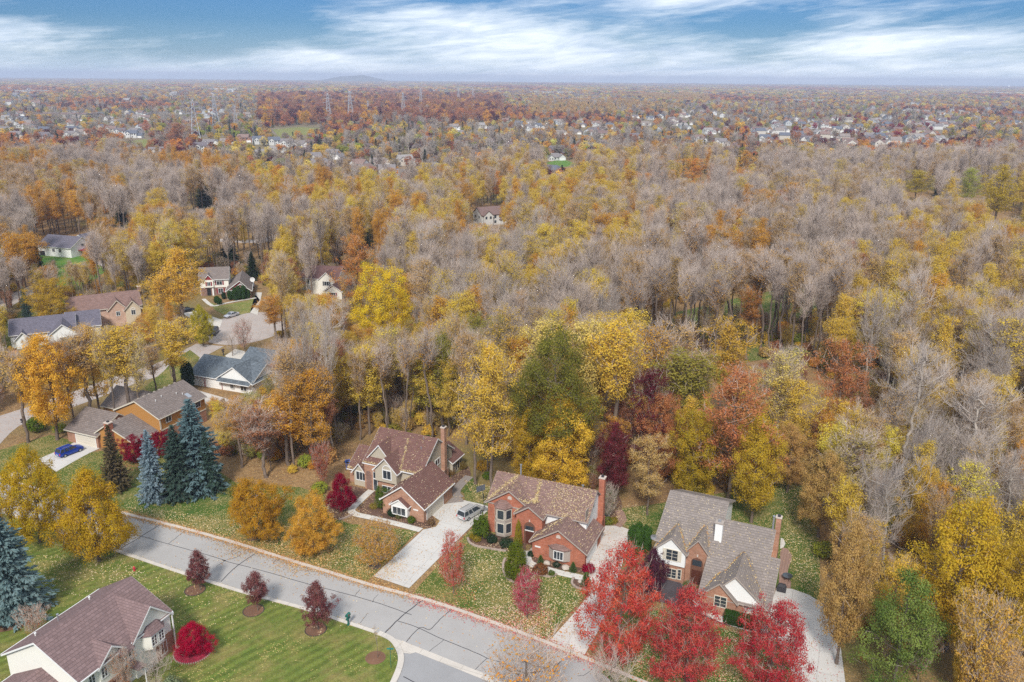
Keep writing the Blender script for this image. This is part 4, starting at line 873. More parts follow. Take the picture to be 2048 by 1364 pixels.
ribbon('kerb', [G(*p) for p in ((757, 1266.5), (770, 1272), (785, 1281), (796, 1296), (802, 1314), (800, 1332), (791, 1356), (775, 1385), (740, 1420), (690, 1460))], .75, 0, 'kerb', px=False, h=.13)
ribbon('gutter', [(-15.2, 87.5), (-12.7, 86.3), (-2.0, 80.4), (12, 72.6)], .95, .03, 'kerb', px=False)
sheet('side_street', [(-13.6, 86.4), (-12.7, 86.0), (-2.0, 80.1), (12, 72.2), (1, 62), (-6, 30), (-10, -10), (-22, -10), (-18, 40), (-16.5, 77), (-13.3, 83)], .008, 'asphalt2', px=False)
sheet('gutter_corner', [(794, 1289), (806, 1281), (819, 1290), (838, 1303), (821, 1308), (806, 1306)], .034, 'kerb')
# crack sealing
def q6(x, y): return (x/4.547, 900+y/4.547)
def q8(x, y): return (340+x/3.103, 1080+y/3.103)
def q9(x, y): return (430+x/5.053, 960+y/5.053)
cr = MB()
def crack(pts, w=.09):
    P = smoothline([G(*p) for p in pts], 4); rg = random.Random(int(pts[0][0]))
    P = [(x+rg.gauss(0, .025), y+rg.gauss(0, .025)) for x, y in P]
    for i in range(len(P)-1):
        (x0, y0), (x1, y1) = P[i], P[i+1]; l = math.hypot(x1-x0, y1-y0) or 1; nx, ny = -(y1-y0)/l*w/2, (x1-x0)/l*w/2
        cr.add([(x0-nx, y0-ny, .02), (x1-nx, y1-ny, .02), (x1+nx, y1+ny, .02), (x0+nx, y0+ny, .02)], [(0, 1, 2, 3)])
crack([q6(1150, 750), q6(1310, 790), q6(1530, 855), q6(1800, 930), q6(2046, 1005), q8(340, 130), q8(640, 210), q8(850, 272), q8(1150, 350), q8(1300, 395), q8(1500, 465)], .1)
crack([q8(1415, 503), q8(1530, 540), q8(1700, 620), q8(1850, 680), q8(1970, 735), q8(2048, 760), (1030, 1338), (1080, 1362)], .1)
for pts, w in (([q6(1065, 915), q6(1260, 800), q6(1455, 680)], .14), ([q6(1530, 855), q6(1600, 800), q6(1640, 765), q6(1675, 745)], .08), ([q8(315, 260), q8(420, 160), q8(545, 75)], .13), ([q8(285, 165), q8(345, 128), q8(400, 112), q8(438, 92), q8(430, 72), q8(395, 92)], .07),
              ([q8(380, 78), q8(400, 55), q8(425, 43)], .07), ([q8(637, 150), q8(655, 125), q8(683, 112)], .06), ([q8(915, 205), q8(935, 187)], .05), ([q8(1143, 350), q8(1178, 308)], .06), ([q8(1217, 305), q8(1245, 268)], .05),
              ([q8(1258, 388), q8(1270, 360), q8(1292, 338)], .06), ([q8(1335, 578), q8(1420, 490), q8(1480, 440), q8(1570, 370)], .15), ([q8(1465, 632), q8(1550, 545), q8(1610, 558), q8(1650, 520), q8(1690, 480), q8(1750, 428)], .1),
              ([q8(1605, 695), q8(1700, 620)], .06), ([q8(1880, 815), q8(1968, 735)], .07), ([q8(1968, 685), q8(2012, 655)], .04), ([q8(1180, 515), q8(1222, 462)], .05), ([q8(1448, 848), q8(1530, 890)], .12),
              ([(1114, 1330), (1133, 1313)], .09), ([(1155, 1352), (1170, 1350), (1187, 1335)], .06)): crack(pts, w)
cr.build('crack_sealer', M['tar'], kind='structure')
sheet('oil_stain', [(680, 1137), (684, 1133), (693, 1132), (696, 1135), (692, 1139), (684, 1140)], .018, 'tar')
# lawns
def off_line(L, d):
    out = []
    for i in range(len(L)):
        a, b = L[max(0, i-1)], L[min(len(L)-1, i+1)]; dx, dy = b[0]-a[0], b[1]-a[1]; l = math.hypot(dx, dy); out.append((L[i][0]-dy/l*d, L[i][1]+dx/l*d))
    return out
sheet('lawn', off_line(SK[:9], -.25)+[G(*p) for p in ((783, 1283), (796, 1298), (801, 1314), (799, 1332), (790, 1356), (772, 1385), (740, 1425))]+[(-18.4, 60), (-18.4, 40), (-22.4, -20), (-150, -20), (-130, 100)], .05, 'lawn_clean', px=False)
sheet('lawn', [G(*p) for p in ((0, 965), (180, 905), (300, 890), (420, 930), (470, 965), (600, 975), (650, 990), (680, 1040), (700, 1048), (836, 1062))]+[(-20.3, 99.9)]+off_line(NK, .25)[1:7][::-1]+[(-100, 135)], .05, 'lawn_leafy', px=False)
sheet('lawn', [(205, 930), (300, 985), (420, 975), (460, 990), (460, 1030), (330, 1038), (235, 1012), (160, 960)], .056, 'lawn_green')
sheet('lawn', [G(*p) for p in ((975, 1022), (990, 1060), (1010, 1100), (1060, 1120), (1150, 1150), (1195, 1160), (1180, 1185))]+[(4.4, 87.9)]+off_line(NK, .25)[8:12][::-1]+[(-13.5, 97.3)], .05, 'lawn_leafy', px=False)
sheet('lawn', [G(*p) for p in ((1215, 1230), (1330, 1220), (1480, 1270), (1560, 1290), (1600, 1400), (1300, 1420), (1200, 1345))], .05, 'lawn_green', px=False)
sheet('lawn', [(860, 962), (905, 960), (990, 975), (1000, 1000), (985, 1010), (960, 1010), (925, 985)], .046, 'lawn_leafy')
sheet('lawn', [(928, 985), (935, 962), (950, 955), (960, 990), (985, 1012), (970, 1016), (930, 1000)], .052, 'lawn_green')
sheet('lawn', [(1215, 1020), (1300, 1010), (1480, 980), (1560, 960), (1620, 975), (1640, 1100), (1640, 1200), (1560, 1180), (1500, 1140), (1260, 1060)], .04, 'lawn_green')
sheet('lawn', [(0, 900), (100, 870), (160, 885), (100, 915), (0, 960)], .04, 'lawn_leafy')
sheet('lawn', [(420, 605), (440, 612), (500, 600), (512, 590), (520, 600), (500, 625), (470, 632), (445, 628), (430, 620)], .04, 'lawn_far')
sheet('lawn', [(330, 740), (345, 722), (380, 700), (400, 715), (385, 735), (360, 760), (300, 790), (290, 775)], .04, 'lawn_leafy')
sheet('lawn', [(70, 508), (165, 512), (215, 540), (170, 575), (110, 570), (85, 545)], .04, 'lawn_bright')
sheet('lawn', [(0, 650), (60, 610), (140, 640), (40, 730), (0, 720)], .04, 'lawn_leafy')
sheet('lawn', [(1240, 690), (1330, 630), (1500, 590), (1660, 560), (1720, 640), (1640, 700), (1400, 740)], .03, 'lawn_green')
sheet('lawn', [(545, 259), (600, 254), (640, 257), (625, 268), (560, 276)], .03, 'lawn_far'); sheet('lawn', [(205, 290), (290, 278), (330, 290), (215, 302)], .03, 'lawn_far')
sheet('lawn', [(1040, 218), (1070, 212), (1090, 214), (1060, 222)], .03, 'lawn_far'); sheet('lawn', [(1090, 326), (1125, 318), (1160, 330), (1120, 335)], .03, 'lawn_bright'); sheet('lawn', [(252, 462), (275, 457), (290, 464), (262, 470)], .03, 'lawn_bright')
sheet('lawn', [(1.6, 62), (12.4, 71.6), (30, 61.6), (60, 45), (60, -20), (-9, -20), (-5.5, 30)], .045, 'lawn_clean', px=False)
# driveways and walks
sheet('driveway', [(747, 1153), (800, 1103), (840, 1066), (846, 1060), (872, 1054), (880, 1042), (862, 1030), (856, 1025), (888, 1009), (928, 1001), (960, 1008), (976, 1013), (974, 1023), (946, 1050), (930, 1066), (880, 1115), (818, 1177)], .062, 'drive')
sheet('driveway', [(1099, 1282), (1150, 1225), (1178, 1190), (1172, 1140), (1190, 1100), (1205, 1052), (1238, 1052), (1270, 1064), (1256, 1090), (1238, 1150), (1215, 1230), (1168, 1312)], .062, 'drive_leafy')
sheet('driveway', [(1535, 1248), (1545, 1200), (1553, 1176), (1583, 1178), (1617, 1190), (1655, 1213), (1668, 1235), (1682, 1300), (1695, 1400), (1690, 1490), (1560, 1510), (1592, 1364), (1560, 1290)], .062, 'drive')
sheet('driveway', [(150, 884), (200, 897), (178, 907), (150, 922), (112, 944), (85, 925), (60, 952), (20, 965), (10, 955), (50, 930), (125, 898)], .062, 'drive')
sheet('driveway', [(455, 625), (430, 650), (395, 640), (350, 622), (372, 618), (420, 636)], .05, 'walk') if False else None
ribbon('walk', [c1(530, 915), c1(470, 965), c1(330, 1100), c1(300, 1150), c1(360, 1190), c1(520, 1225), c1(700, 1268), c1(900, 1318), (842, 1061)], 1.3, .07, 'walk')
ribbon('walk', [c2(590, 985), c2(600, 1040), c2(640, 1110), c2(800, 1165), c2(950, 1205), c2(1150, 1250), c2(1230, 1290)], 1.3, .07, 'walk')
ribbon('walk', [(1388, 1185), (1400, 1215), (1440, 1238), (1500, 1258), (1560, 1276)], 1.3, .07, 'walk')
ribbon('walk', [c1(1640, 755), c1(1540, 850), c1(1485, 940), c1(1530, 1000)], 1.6, .068, 'paver'); sheet('patio', [c1(1372, 1068), c1(1440, 1000), c1(1500, 975), c1(1560, 1010), c1(1580, 1045)], .072, 'paver')
ribbon('walk', [c2(1475, 745), c2(1530, 690), c2(1520, 630), c2(1490, 590)], 1.4, .068, 'brick_paver')
sheet('patio', [c3(1310, 885), c3(1325, 600), c3(1345, 560), c3(1385, 570), c3(1420, 625), c3(1412, 680), c3(1390, 740), c3(1385, 790), c3(1415, 850), c3(1410, 900)], .066, 'brick_paver')
sheet('patio', [c3(1330, 480), c3(1352, 490), c3(1368, 530), c3(1350, 560), c3(1322, 572)], .07, 'walk')
ribbon('path', [(407, 598), (425, 612), (445, 608), (470, 603), (512, 596)], 1.2, .07, 'walk')
ribbon('path', [(0, 612), (60, 600), (140, 585)], 2.0, .05, 'walk') if False else None
# planting beds
sheet('planting_bed', [c1(300, 860), c1(480, 900), c1(440, 975), c1(290, 1110), c1(270, 1165), c1(180, 1250), c1(60, 1240), c1(0, 1100), c1(150, 900)], .058, 'mulch')
sheet('planting_bed', [c1(560, 930), c1(680, 1010), c1(690, 1180), c1(1100, 1280), c1(1180, 1150), c1(1250, 1250), c1(1265, 1300), c1(1180, 1350), c1(1000, 1320), c1(700, 1240), c1(400, 1165), c1(375, 1130)], .058, 'mulch')
sheet('planting_bed', [c1(1430, 760), c1(1640, 640), c1(1660, 740), c1(1480, 890), c1(1440, 960), c1(1390, 1040), c1(1350, 1070)], .058, 'mulch')
sheet('planting_bed', [c2(200, 800), c2(600, 900), c2(590, 985), c2(560, 1000), c2(400, 985), c2(200, 955), c2(90, 930), c2(30, 880), c2(40, 830)], .058, 'mulch')
sheet('planting_bed', [c2(620, 960), c2(1240, 1180), c2(1230, 1215), c2(820, 1150), c2(640, 1090)], .058, 'mulch'); sheet('planting_bed', [c2(400, 1060), c2(560, 1120), c2(660, 1130), c2(870, 1200), c2(880, 1225), c2(820, 1235), c2(700, 1215), c2(600, 1285), c2(480, 1290), c2(380, 1220), c2(370, 1130)], .058, 'mulch')
sheet('planting_bed', [c2(1060, 1255), c2(1150, 1265), c2(1230, 1310), c2(1200, 1364), c2(1090, 1345), c2(1045, 1300)], .058, 'mulch'); sheet('planting_bed', [(1195, 1045), (1205, 1000), (1235, 985), (1245, 1010), (1235, 1050)], .056, 'mulch')
sheet('planting_bed', [(1290, 1165), (1330, 1150), (1385, 1180), (1400, 1212), (1440, 1232), (1445, 1222), (1540, 1250), (1530, 1268), (1440, 1248), (1370, 1215), (1300, 1200)], .058, 'mulch_dark')
for pts in ([c2(25, 860), c2(40, 900), c2(90, 935), c2(200, 960), c2(400, 990)], [c2(390, 1060), c2(370, 1130), c2(385, 1215), c2(440, 1275), c2(520, 1300), c2(600, 1285)], [c2(700, 1215), c2(820, 1240), c2(895, 1215)], [c2(1060, 1250), c2(1040, 1300), c2(1090, 1348), c2(1200, 1368)], [c1(155, 1255), c1(230, 1230), c1(320, 1190)]):
    ribbon('stone_edging', pts, .32, 0, 'edging', h=.22, label=None)
def ring(name, px, r, mat, z=.06, edge=None):
    x, y = G(*px); n = 28; me = mesh(name, [(x+r*math.cos(i*6.2832/n), y+r*math.sin(i*6.2832/n), z) for i in range(n)], [tuple(range(n))], M[mat]); ob(name, me, kind='structure')
    if edge:
        m = MB(); k = int(2*math.pi*r/.26) if edge == 'stone' else 40
        for i in range(k):
            a = i*2*math.pi/k; cx, cy = x+(r+.06)*math.cos(a), y+(r+.06)*math.sin(a); s_ = .1 if edge == 'stone' else .06
            m.tube((cx, cy, 0), (cx, cy, .16), s_, s_*.85, 6)
        m.build('edging', M['edging' if edge == 'stone' else 'mulch_dark'], kind='structure')
for p in ((390, 1181), (507, 1222), (631.6, 1260)): ring('mulch_ring', p, 1.3, 'mulch_plain', edge='dark')
ring('mulch_ring', (751, 1316), 1.25, 'mulch_plain'); ring('mulch_ring', (750, 1132), .95, 'mulch_dark'); ring('mulch_ring', (620, 1105), .8, 'mulch_dark'); ring('mulch_ring', (505, 1077), .8, 'mulch_dark')
ring('leaf_ring', (386, 1304), 2.2, 'red_litter', edge='stone'); ring('mulch_ring', (25, 1225), 4.2, 'mulch_plain')
# streets further off
ribbon('road', [(-60, 905), (0, 850), (90, 818), (170, 790), (250, 760), (330, 735), (385, 708), (420, 690)], 8.2, .02, 'cul')
cx_, cy_ = G(492, 655); n = 32; ob('road', mesh('road', [(cx_+11.5*math.cos(i*6.2832/n), cy_+16*math.sin(i*6.2832/n), .024) for i in range(n)], [tuple(range(n))], M['cul']), kind='structure')
sheet('traffic_island', [(448, 700), (455, 692), (490, 685), (530, 680), (545, 688), (530, 700), (480, 705)], .035, 'red_litter') if False else None
sheet('driveway', [(500, 625), (507, 600), (512, 585), (524, 585), (520, 605), (515, 630)], .04, 'walk'); sheet('driveway', [(352, 622), (372, 614), (400, 625), (445, 640), (440, 655), (400, 645)], .04, 'walk')
sheet('driveway', [(450, 712), (470, 698), (500, 705), (520, 720), (470, 728)], .04, 'walk'); sheet('driveway', [(385, 776), (400, 782), (480, 805), (470, 825), (430, 820), (392, 795)], .04, 'drive_leafy')
ribbon('road', [(-40, 640), (20, 600), (110, 560), (200, 528), (270, 508), (330, 495)], 7, .02, 'cul'); ribbon('road', [(330, 495), (420, 480), (520, 483), (560, 470)], 7, .02, 'cul')
def inpoly(x, y, P):
    c = False; j = len(P)-1
    for i in range(len(P)):
        if (P[i][1] > y) != (P[j][1] > y) and x < (P[j][0]-P[i][0])*(y-P[i][1])/(P[j][1]-P[i][1])+P[i][0]: c = not c
        j = i
    return c
# ------------------------------------------------------------------ houses of the suburb
WALLS = [(.58, .58, .56), (.50, .46, .39), (.38, .33, .27), (.33, .18, .12), (.54, .50, .44), (.45, .47, .48), (.58, .57, .54)]
ROOFS = [(.20, .18, .18), (.24, .20, .18), (.15, .13, .14), (.22, .15, .13), (.27, .25, .24), (.12, .13, .16), (.18, .12, .11)]
wm_ = [mat_plain('suburb_wall', c, .7) for c in WALLS]; rm_ = [mat_plain('suburb_roof', c, .9, .1, .2) for c in ROOFS]
def proto(i):
    """three simple house shapes: wall mesh (0 wall, 1 pane, 2 door), roof mesh"""
    w = MB(); r = MB(); g = MB()
    def gable(u0, u1, v0, v1, ze, zr, ax):
        P = (lambda a, b, z: (a, b, z)) if ax == 'u' else (lambda a, b, z: (b, a, z))
        a0, a1, b0, b1 = (u0, u1, v0, v1) if ax == 'u' else (v0, v1, u0, u1); rb = (b0+b1)/2; s = (zr-ze)/(rb-b0)
        w.add([P(a, b, z) for a in (a0, a1) for b, z in ((b0, 0), (b1, 0), (b1, ze), (rb, zr), (b0, ze))], [(0, 1, 6, 5), (1, 2, 7, 6), (2, 3, 8, 7), (3, 4, 9, 8), (4, 0, 5, 9), (4, 3, 2, 1, 0), (5, 6, 7, 8, 9)])
        sec = [(b0-.4, ze-.4*s), (rb, zr), (b1+.4, ze-.4*s), (b1+.4, ze-.4*s+.25), (rb, zr+.25), (b0-.4, ze-.4*s+.25)]
        r.add([P(a, b, z) for a in (a0-.35, a1+.35) for b, z in sec], [(0, 1, 7, 6), (1, 2, 8, 7), (2, 3, 9, 8), (3, 4, 10, 9), (4, 5, 11, 10), (5, 0, 6, 11), (0, 5, 4, 1), (1, 4, 3, 2), (6, 7, 10, 11), (7, 8, 9, 10)])
    two = i != 1
    ze = 5.2 if two else 2.8
    gable(-7, 5, -4.5, 4.5, ze, ze+3, 'u'); gable(-6.5, -1.5, -6, -2, ze-.1, ze+2, 'v'); gable(3, 9.5, -6.5, 3.5, 2.7, 5.2, 'v') if i != 2 else gable(3, 10, -3, 4.5, 2.7, 5.0, 'u')
    for u in (-5.2, -2.8): g.box(u-.5, u+.5, -6.04, -5.98, ze-1.9, ze-.6)
    for u in (.5, 3.2): g.box(u-.6, u+.6, -4.54, -4.48, (ze-1.9) if two else .9, (ze-.6) if two else 2.2)
    if two:
        for u in (.5,): g.box(u-.6, u+.6, -4.54, -4.48, .9, 2.2)
    for v in (-2, 2): g.box(-7.04, -6.98, v-.5, v+.5, ze-1.9, ze-.7)
    d = MB().box(3.9, 8.6, -6.54, -6.48, .05, 2.2) if i != 2 else MB().box(5, 9.6, -3.04, -2.98, .05, 2.2)
    return w, r, g, d
PROT = {}
for i in range(3):
    w, r, g, d = proto(i)
    for a in range(len(wm_)): PROT['w', i, a] = mesh('wall', w.v, w.f, wm_[a])
    for a in range(len(rm_)): PROT['r', i, a] = mesh('roof', r.v, r.f, rm_[a])
    PROT['g', i] = mesh('window', g.v, g.f, M['glass']); PROT['d', i] = mesh('garage_door', d.v, d.f, M['garage_white'])
    for a in range(len(wm_)):
        for b in range(len(rm_)):
            vs = w.v+r.v+g.v; fs = w.f+[tuple(k+len(w.v) for k in f) for f in r.f]+[tuple(k+len(w.v)+len(r.v) for k in f) for f in g.f]
            PROT['o', i, a, b] = (vs, fs, [0]*len(w.f)+[1]*len(r.f)+[2]*len(g.f), (wm_[a], rm_[b], M['glass']))
WN = ['white', 'cream', 'taupe', 'brick', 'ivory', 'pale grey', 'white sided']; RN = ['grey-roofed', 'taupe-roofed', 'charcoal-roofed', 'brown-roofed', 'pale-roofed', 'slate-roofed', 'dark-roofed']
nh = [0]; HOUSEPX = []
def far_house(px, py, i, a, b, rz, parts, where, sc=1.0, group=None):
    HOUSEPX.append((px, py)); X, Y = G(px, py); lab = '%s %s house' % (RN[b], WN[a]); nh[0] += 1
    if parts:
        e = empty('suburban_house', (X, Y, 0), R(rz), cat='house', group=group or 'houses '+where); e.scale = (sc,)*3; enlist(e, px, lab, where)
        ob('wall', PROT['w', i, a], e); ob('roof', PROT['r', i, b], e); ob('window', PROT['g', i], e); ob('garage_door', PROT['d', i], e)
    else:
        q = PROT['o', i, a, b]
        if isinstance(q, tuple): q = PROT['o', i, a, b] = mesh('suburban_house', q[0], q[1], list(q[3]), q[2])
        o = ob('suburban_house', q, cat='house', group=group or 'houses '+where); enlist(o, px, lab, where); o.location = (X, Y, 0); o.rotation_euler = (0, 0, R(rz)); o.scale = (sc,)*3
NEARH = [(404, 302, 0, 0, 2, 20, 'at the end of the first far lawn'), (421, 290, 1, 0, 0, 10, 'behind two evergreens in the far lawn row'), (455, 288, 1, 1, 1, 15, 'beside the maroon column tree far off'), (490, 284, 0, 3, 3, 0, 'among orange bushes far off'), (520, 288, 0, 0, 5, 25, 'first of the far row above the crimson shrubs'),
 (551, 290, 0, 0, 5, 20, 'tallest of the far row above the crimson shrubs'), (577, 294, 0, 0, 0, 10, 'third of the far row above the crimson shrubs'), (600, 293, 1, 0, 0, 15, 'last of the far row above the crimson shrubs'), (551, 305, 1, 1, 4, 30, 'in front of the far row with a big pale roof'), (525, 312, 1, 1, 4, 40, 'with a pale roof behind leafless trees'),
 (630, 325, 0, 0, 0, 35, 'beside the dark evergreens'), (669, 318, 0, 0, 0, -20, 'next to the green bush beyond the dark evergreens'), (640, 332, 1, 1, 0, 30, 'in front of the dark evergreens'), (703, 345, 1, 0, 3, -30, 'with the brown cross gable before the blue spruce'), (722, 340, 0, 0, 3, -25, 'behind the blue spruce'), (757, 330, 1, 4, 1, 20, 'behind the small blue spruce'),
 (812, 330, 0, 4, 4, 25, 'tall gabled one by the bare willow'), (777, 352, 0, 0, 0, 10, 'with the steep white gable'), (800, 355, 1, 0, 0, -15, 'next to the steep white gable'), (790, 366, 1, 2, 0, 20, 'sweeping down before the wood'), (862, 348, 0, 0, 0, 15, 'half hidden by the brown oak'), (890, 350, 1, 0, 0, 30, 'beyond the brown oak'),
 (927, 270, 1, 0, 0, 5, 'by the dark round evergreen'), (962, 257, 0, 1, 4, 10, 'at the edge of the rust red wood'), (910, 260, 0, 0, 1, 0, 'below the pylons'), (985, 262, 1, 3, 2, 10, 'low one below the rust red wood'), (980, 447, 0, 0, 6, 30, 'alone in the grey wood with a maroon roof'), (1113, 310, 0, 3, 2, -30, 'with brick gable above the white one'), (1106, 320, 1, 0, 0, 20, 'with the arched white front'),
 (1100, 346, 1, 2, 5, 10, 'behind leafless trees below the white arched one'), (1150, 360, 1, 1, 3, 5, 'low one deep in the wood'), (1061, 262, 0, 0, 0, 0, 'beside the pink trees'), (1119, 270, 1, 1, 1, 15, 'at the bend of the far lane'), (1150, 268, 1, 2, 2, -10, 'low dark roofed one in the far lane'), (1185, 268, 0, 4, 2, 20, 'with a steep dark roof'), (1269, 276, 1, 2, 2, 5, 'long low one by the red tree'),
 (1396, 284, 0, 0, 3, 20, 'at the near edge of the big suburb'), (1443, 292, 0, 0, 0, -20, 'nearest to the grey wood'), (274, 309, 0, 0, 0, 10, 'behind the maroon bush'), (316, 313, 0, 0, 0, 30, 'white gabled one among bare trees'), (165, 268, 1, 1, 1, 5, 'with low roof behind yellow trees'), (142, 272, 1, 0, 0, 20, 'beside the small orange tree'), (244, 270, 0, 0, 2, 10, 'behind the willow'), (272, 270, 0, 0, 0, -15, 'twin gabled one beyond the far field'),
 (20, 250, 1, 0, 4, 30, 'in the white roofed cluster'), (45, 255, 1, 0, 4, 25, 'second in the white roofed cluster'), (8, 262, 1, 0, 0, 30, 'nearest in the white roofed cluster')]
for px, py, i, a, b, rz, wh in NEARH: far_house(px, py, i, a, b, rz, True, wh, 1.0, group='far house '+wh)
rh = np.random.default_rng(8); placed = [(G(p[0], p[1])) for p in NEARH]
def fill(poly, n, where, parts, minsep, rz0=0, sc=1.0):
    x0, x1 = min(p[0] for p in poly), max(p[0] for p in poly); y0, y1 = min(p[1] for p in poly), max(p[1] for p in poly); k = t_ = 0
    while k < n and t_ < n*60:
        t_ += 1; px, py = rh.uniform(x0, x1), rh.uniform(y0, y1)
        if not inpoly(px, py, poly): continue
        X, Y = G(px, py)
        if any((X-a)**2+(Y-b)**2 < minsep**2 for a, b in placed): continue
        placed.append((X, Y)); k += 1
        far_house(px, py, int(rh.integers(3)), int(rh.choice([0, 0, 1, 2, 3, 4, 5, 6])), int(rh.integers(7)), rz0+float(rh.choice([0, 15, 90, -20, 180]))+rh.normal(0, 6), parts, where, sc)
fill([(1500, 262), (1560, 240), (1850, 240), (1900, 262), (1880, 290), (1700, 296), (1520, 288)], 66, 'in the suburb beyond the wood', True, 21)
fill([(1720, 214), (1800, 206), (2048, 226), (2048, 262), (1900, 262), (1760, 240)], 46, 'in the outermost suburb', False, 24)
fill([(1000, 240), (1400, 222), (1500, 240), (1480, 268), (1200, 276), (1010, 268)], 34, 'in the middle suburb', True, 26)
fill([(0, 228), (340, 222), (520, 205), (520, 230), (300, 275), (0, 285)], 40, 'around the far pylons', True, 28)
fill([(0, 178), (400, 172), (700, 178), (1000, 188), (1000, 196), (520, 196), (300, 205), (0, 215)], 34, 'near the horizon', False, 60, 0, 1.5)
call_roll(); ROLL_CALL.clear()
def big_box(px, py, w, d, h_, rz, wc, rc, lab, name='flat_building'):
    X, Y = G(px, py); e = empty(name, (X, Y, 0), R(rz), label=lab, cat='building')
    MB().box(-w/2, w/2, -d/2, d/2, 0, h_).build('wall', wc, e); r = MB().box(-w/2-.6, w/2+.6, -d/2-.6, d/2+.6, h_, h_+1.0); r.build('roof', rc, e)
    g = MB(); 
    for k in range(int(w/8)): g.box(-w/2+3+k*8, -w/2+6+k*8, -d/2-.12, -d/2+.02, h_*.35, h_*.75)
    g.build('window', M['glass'], e)
big_box(137, 236, 90, 40, 7, 0, wm_[2], rm_[3], 'long low mauve roofed school building in the far suburb'); big_box(1180, 207, 60, 30, 8, 0, wm_[0], rm_[4], 'white flat building beside the transformer yard')
big_box(1600, 205, 150, 60, 9, 0, wm_[5], rm_[4], 'pale flat warehouse beyond the rust trees'); big_box(1830, 186, 260, 90, 12, 4, wm_[0], wm_[0], 'long white warehouse near the horizon'); big_box(2000, 190, 330, 110, 13, 2, wm_[0], wm_[4], 'longest white warehouse near the horizon at the frame edge')
big_box(60, 186, 200, 70, 10, 0, wm_[4], rm_[4], 'pale flat building far off on the power line side'); big_box(450, 182, 140, 60, 10, 0, wm_[0], wm_[0], 'white flat roof far behind the pylons'); big_box(1100, 188, 210, 50, 11, 0, wm_[0], rm_[4], 'white strip building behind the transformer yard'); big_box(1680, 182, 150, 50, 12, 0, wm_[0], wm_[0], 'small white building close to the horizon')
# ------------------------------------------------------------------ planting, one by one
def place(name, key, tx, ty, bx_by, wpx, tint, label, cat='tree', group=None, rz=None, crown='crown', hmul=1.0, trunk='trunk'):
    X, Y, hh, w = fit(tx, ty, bx_by, wpx); return plant(name, key, X, Y, hh*hmul, w, tint, label, cat, group, rz, crown=crown, trunk=trunk)
TAKEN = []   # discs kept clear of woodland trees
def P_(name, key, tx, ty, by, wpx, tint, label, **k):
    o = place(name, key, tx, ty, by, wpx, tint, label, **k); TAKEN.append((o.location.x, o.location.y, 3.0)); return o
P_('yellow_tree', 'full0', 46, 903, 1085, 138, ((.62, .38, .02), (.48, .38, .02)), 'broad yellow tree at the street edge above the blue spruce')
P_('yellow_tree', 'full1', 168, 942, 1122, 166, ((.62, .35, .025), (.48, .36, .02)), 'large yellow tree overhanging the end of the asphalt street')
P_('yellow_tree', 'full2', -30, 985, 1105, 80, ((.60, .38, .03), (.48, .36, .03)), 'yellow tree cut by the frame beside the street')
P_('blue_spruce', 'spruce1', -12, 1030, 1228, 170, ((.17, .26, .27), (.26, .35, .36)), 'big blue spruce on the lawn next to the corner house', group=None)
P_('blue_spruce', 'spruce0', 291, 866, 1000, 70, ((.20, .29, .33), (.32, .42, .47)), 'narrow silver blue spruce, the palest of the group by the ochre house')
P_('blue_spruce', 'spruce1', 343, 856, 994, 98, 'dkspruce', 'grey green spruce standing between two others beside the ochre house')
P_('blue_spruce', 'spruce0', 376, 806, 978, 132, 'spruce', 'tallest blue spruce of the group below the ochre house')
P_('blue_spruce', 'spruce1', 408, 868, 985, 62, 'dkspruce', 'dark green spruce at the woodland side of the blue ones')
P_('conifer', 'fir', 214, 852, 978, 70, 'brownfir', 'browning conifer in front of the ochre house garage')
P_('red_maple', 'full2', 264, 872, 925, 64, 'crimson', 'bright crimson bush maple under the brick chimney of the ochre house', hmul=1)
P_('red_maple', 'full0', 318, 862, 915, 46, 'crimson', 'crimson maple behind the palest blue spruce')
P_('orange_maple', 'full0', 508, 960, 1080, 124, ((.52, .27, .025), (.42, .25, .02)), 'round deep gold maple on the leafy lawn, next to the street')
P_('orange_maple', 'full2', 620, 994, 1107, 122, ((.70, .38, .06), (.56, .34, .04)), 'light orange gold maple between the street and the front walk')
P_('orange_maple', 'open0', 750, 1040, 1134, 98, ((.58, .30, .07), (.50, .30, .06)), 'thin orange tree with a dark mulch ring beside the pale driveway')
P_('crimson_maple', 'full1', 680, 948, 1024, 64, 'crimson', 'dark crimson maple in the bed before the maroon roof house')
P_('clipped_tree', 'full0', 762, 972, 1020, 32, 'shrubgreen', 'small clipped green tree by the front walk of the tan brick house')
for pk, (tx, ty, by, w, l) in zip(('pear0', 'pear1', 'pear2'), ((391, 1103, 1181, 52, 'young purple pear tree nearest the yellow trees'), (508, 1144, 1222, 58, 'young purple pear tree, middle one of the row on the mown lawn'), (629, 1160, 1260, 70, 'tallest young purple pear tree, nearest the green mailbox'))):
    P_('purple_pear_tree', pk, tx, ty, by, w, ((.22, .05, .065), (.27, .12, .10)), l)
P_('sapling', 'sprout', 752, 1248, 1316, 14, 'none', 'leafless sapling in a mulch ring at the street corner')
P_('burning_bush', 'full1', 383, 1246, 1308, 86, ((.44, .004, .045), (.52, .01, .05)), 'bright crimson burning bush in a ring of pale stones', cat='bush')
P_('red_maple', 'open0', 905, 1064, 1187, 60, ((.55, .05, .06), (.55, .20, .10)), 'thin red and salmon young maple on the lawn beside the pale driveway')
P_('red_maple', 'open0', 1056, 1138, 1238, 68, ((.52, .05, .10), (.50, .10, .12)), 'thin pink red young maple on the red brick house lawn')
P_('red_maple', 'red0', 1242, 1090, 1335, 182, ((.54, .04, .055), (.68, .17, .08)), 'big scarlet and orange maple at the end of the stained driveway')
P_('red_maple', 'red1', 1388, 1174, 1362, 158, ((.50, .035, .06), (.60, .12, .08)), 'red maple in front of the grey roof house entry')
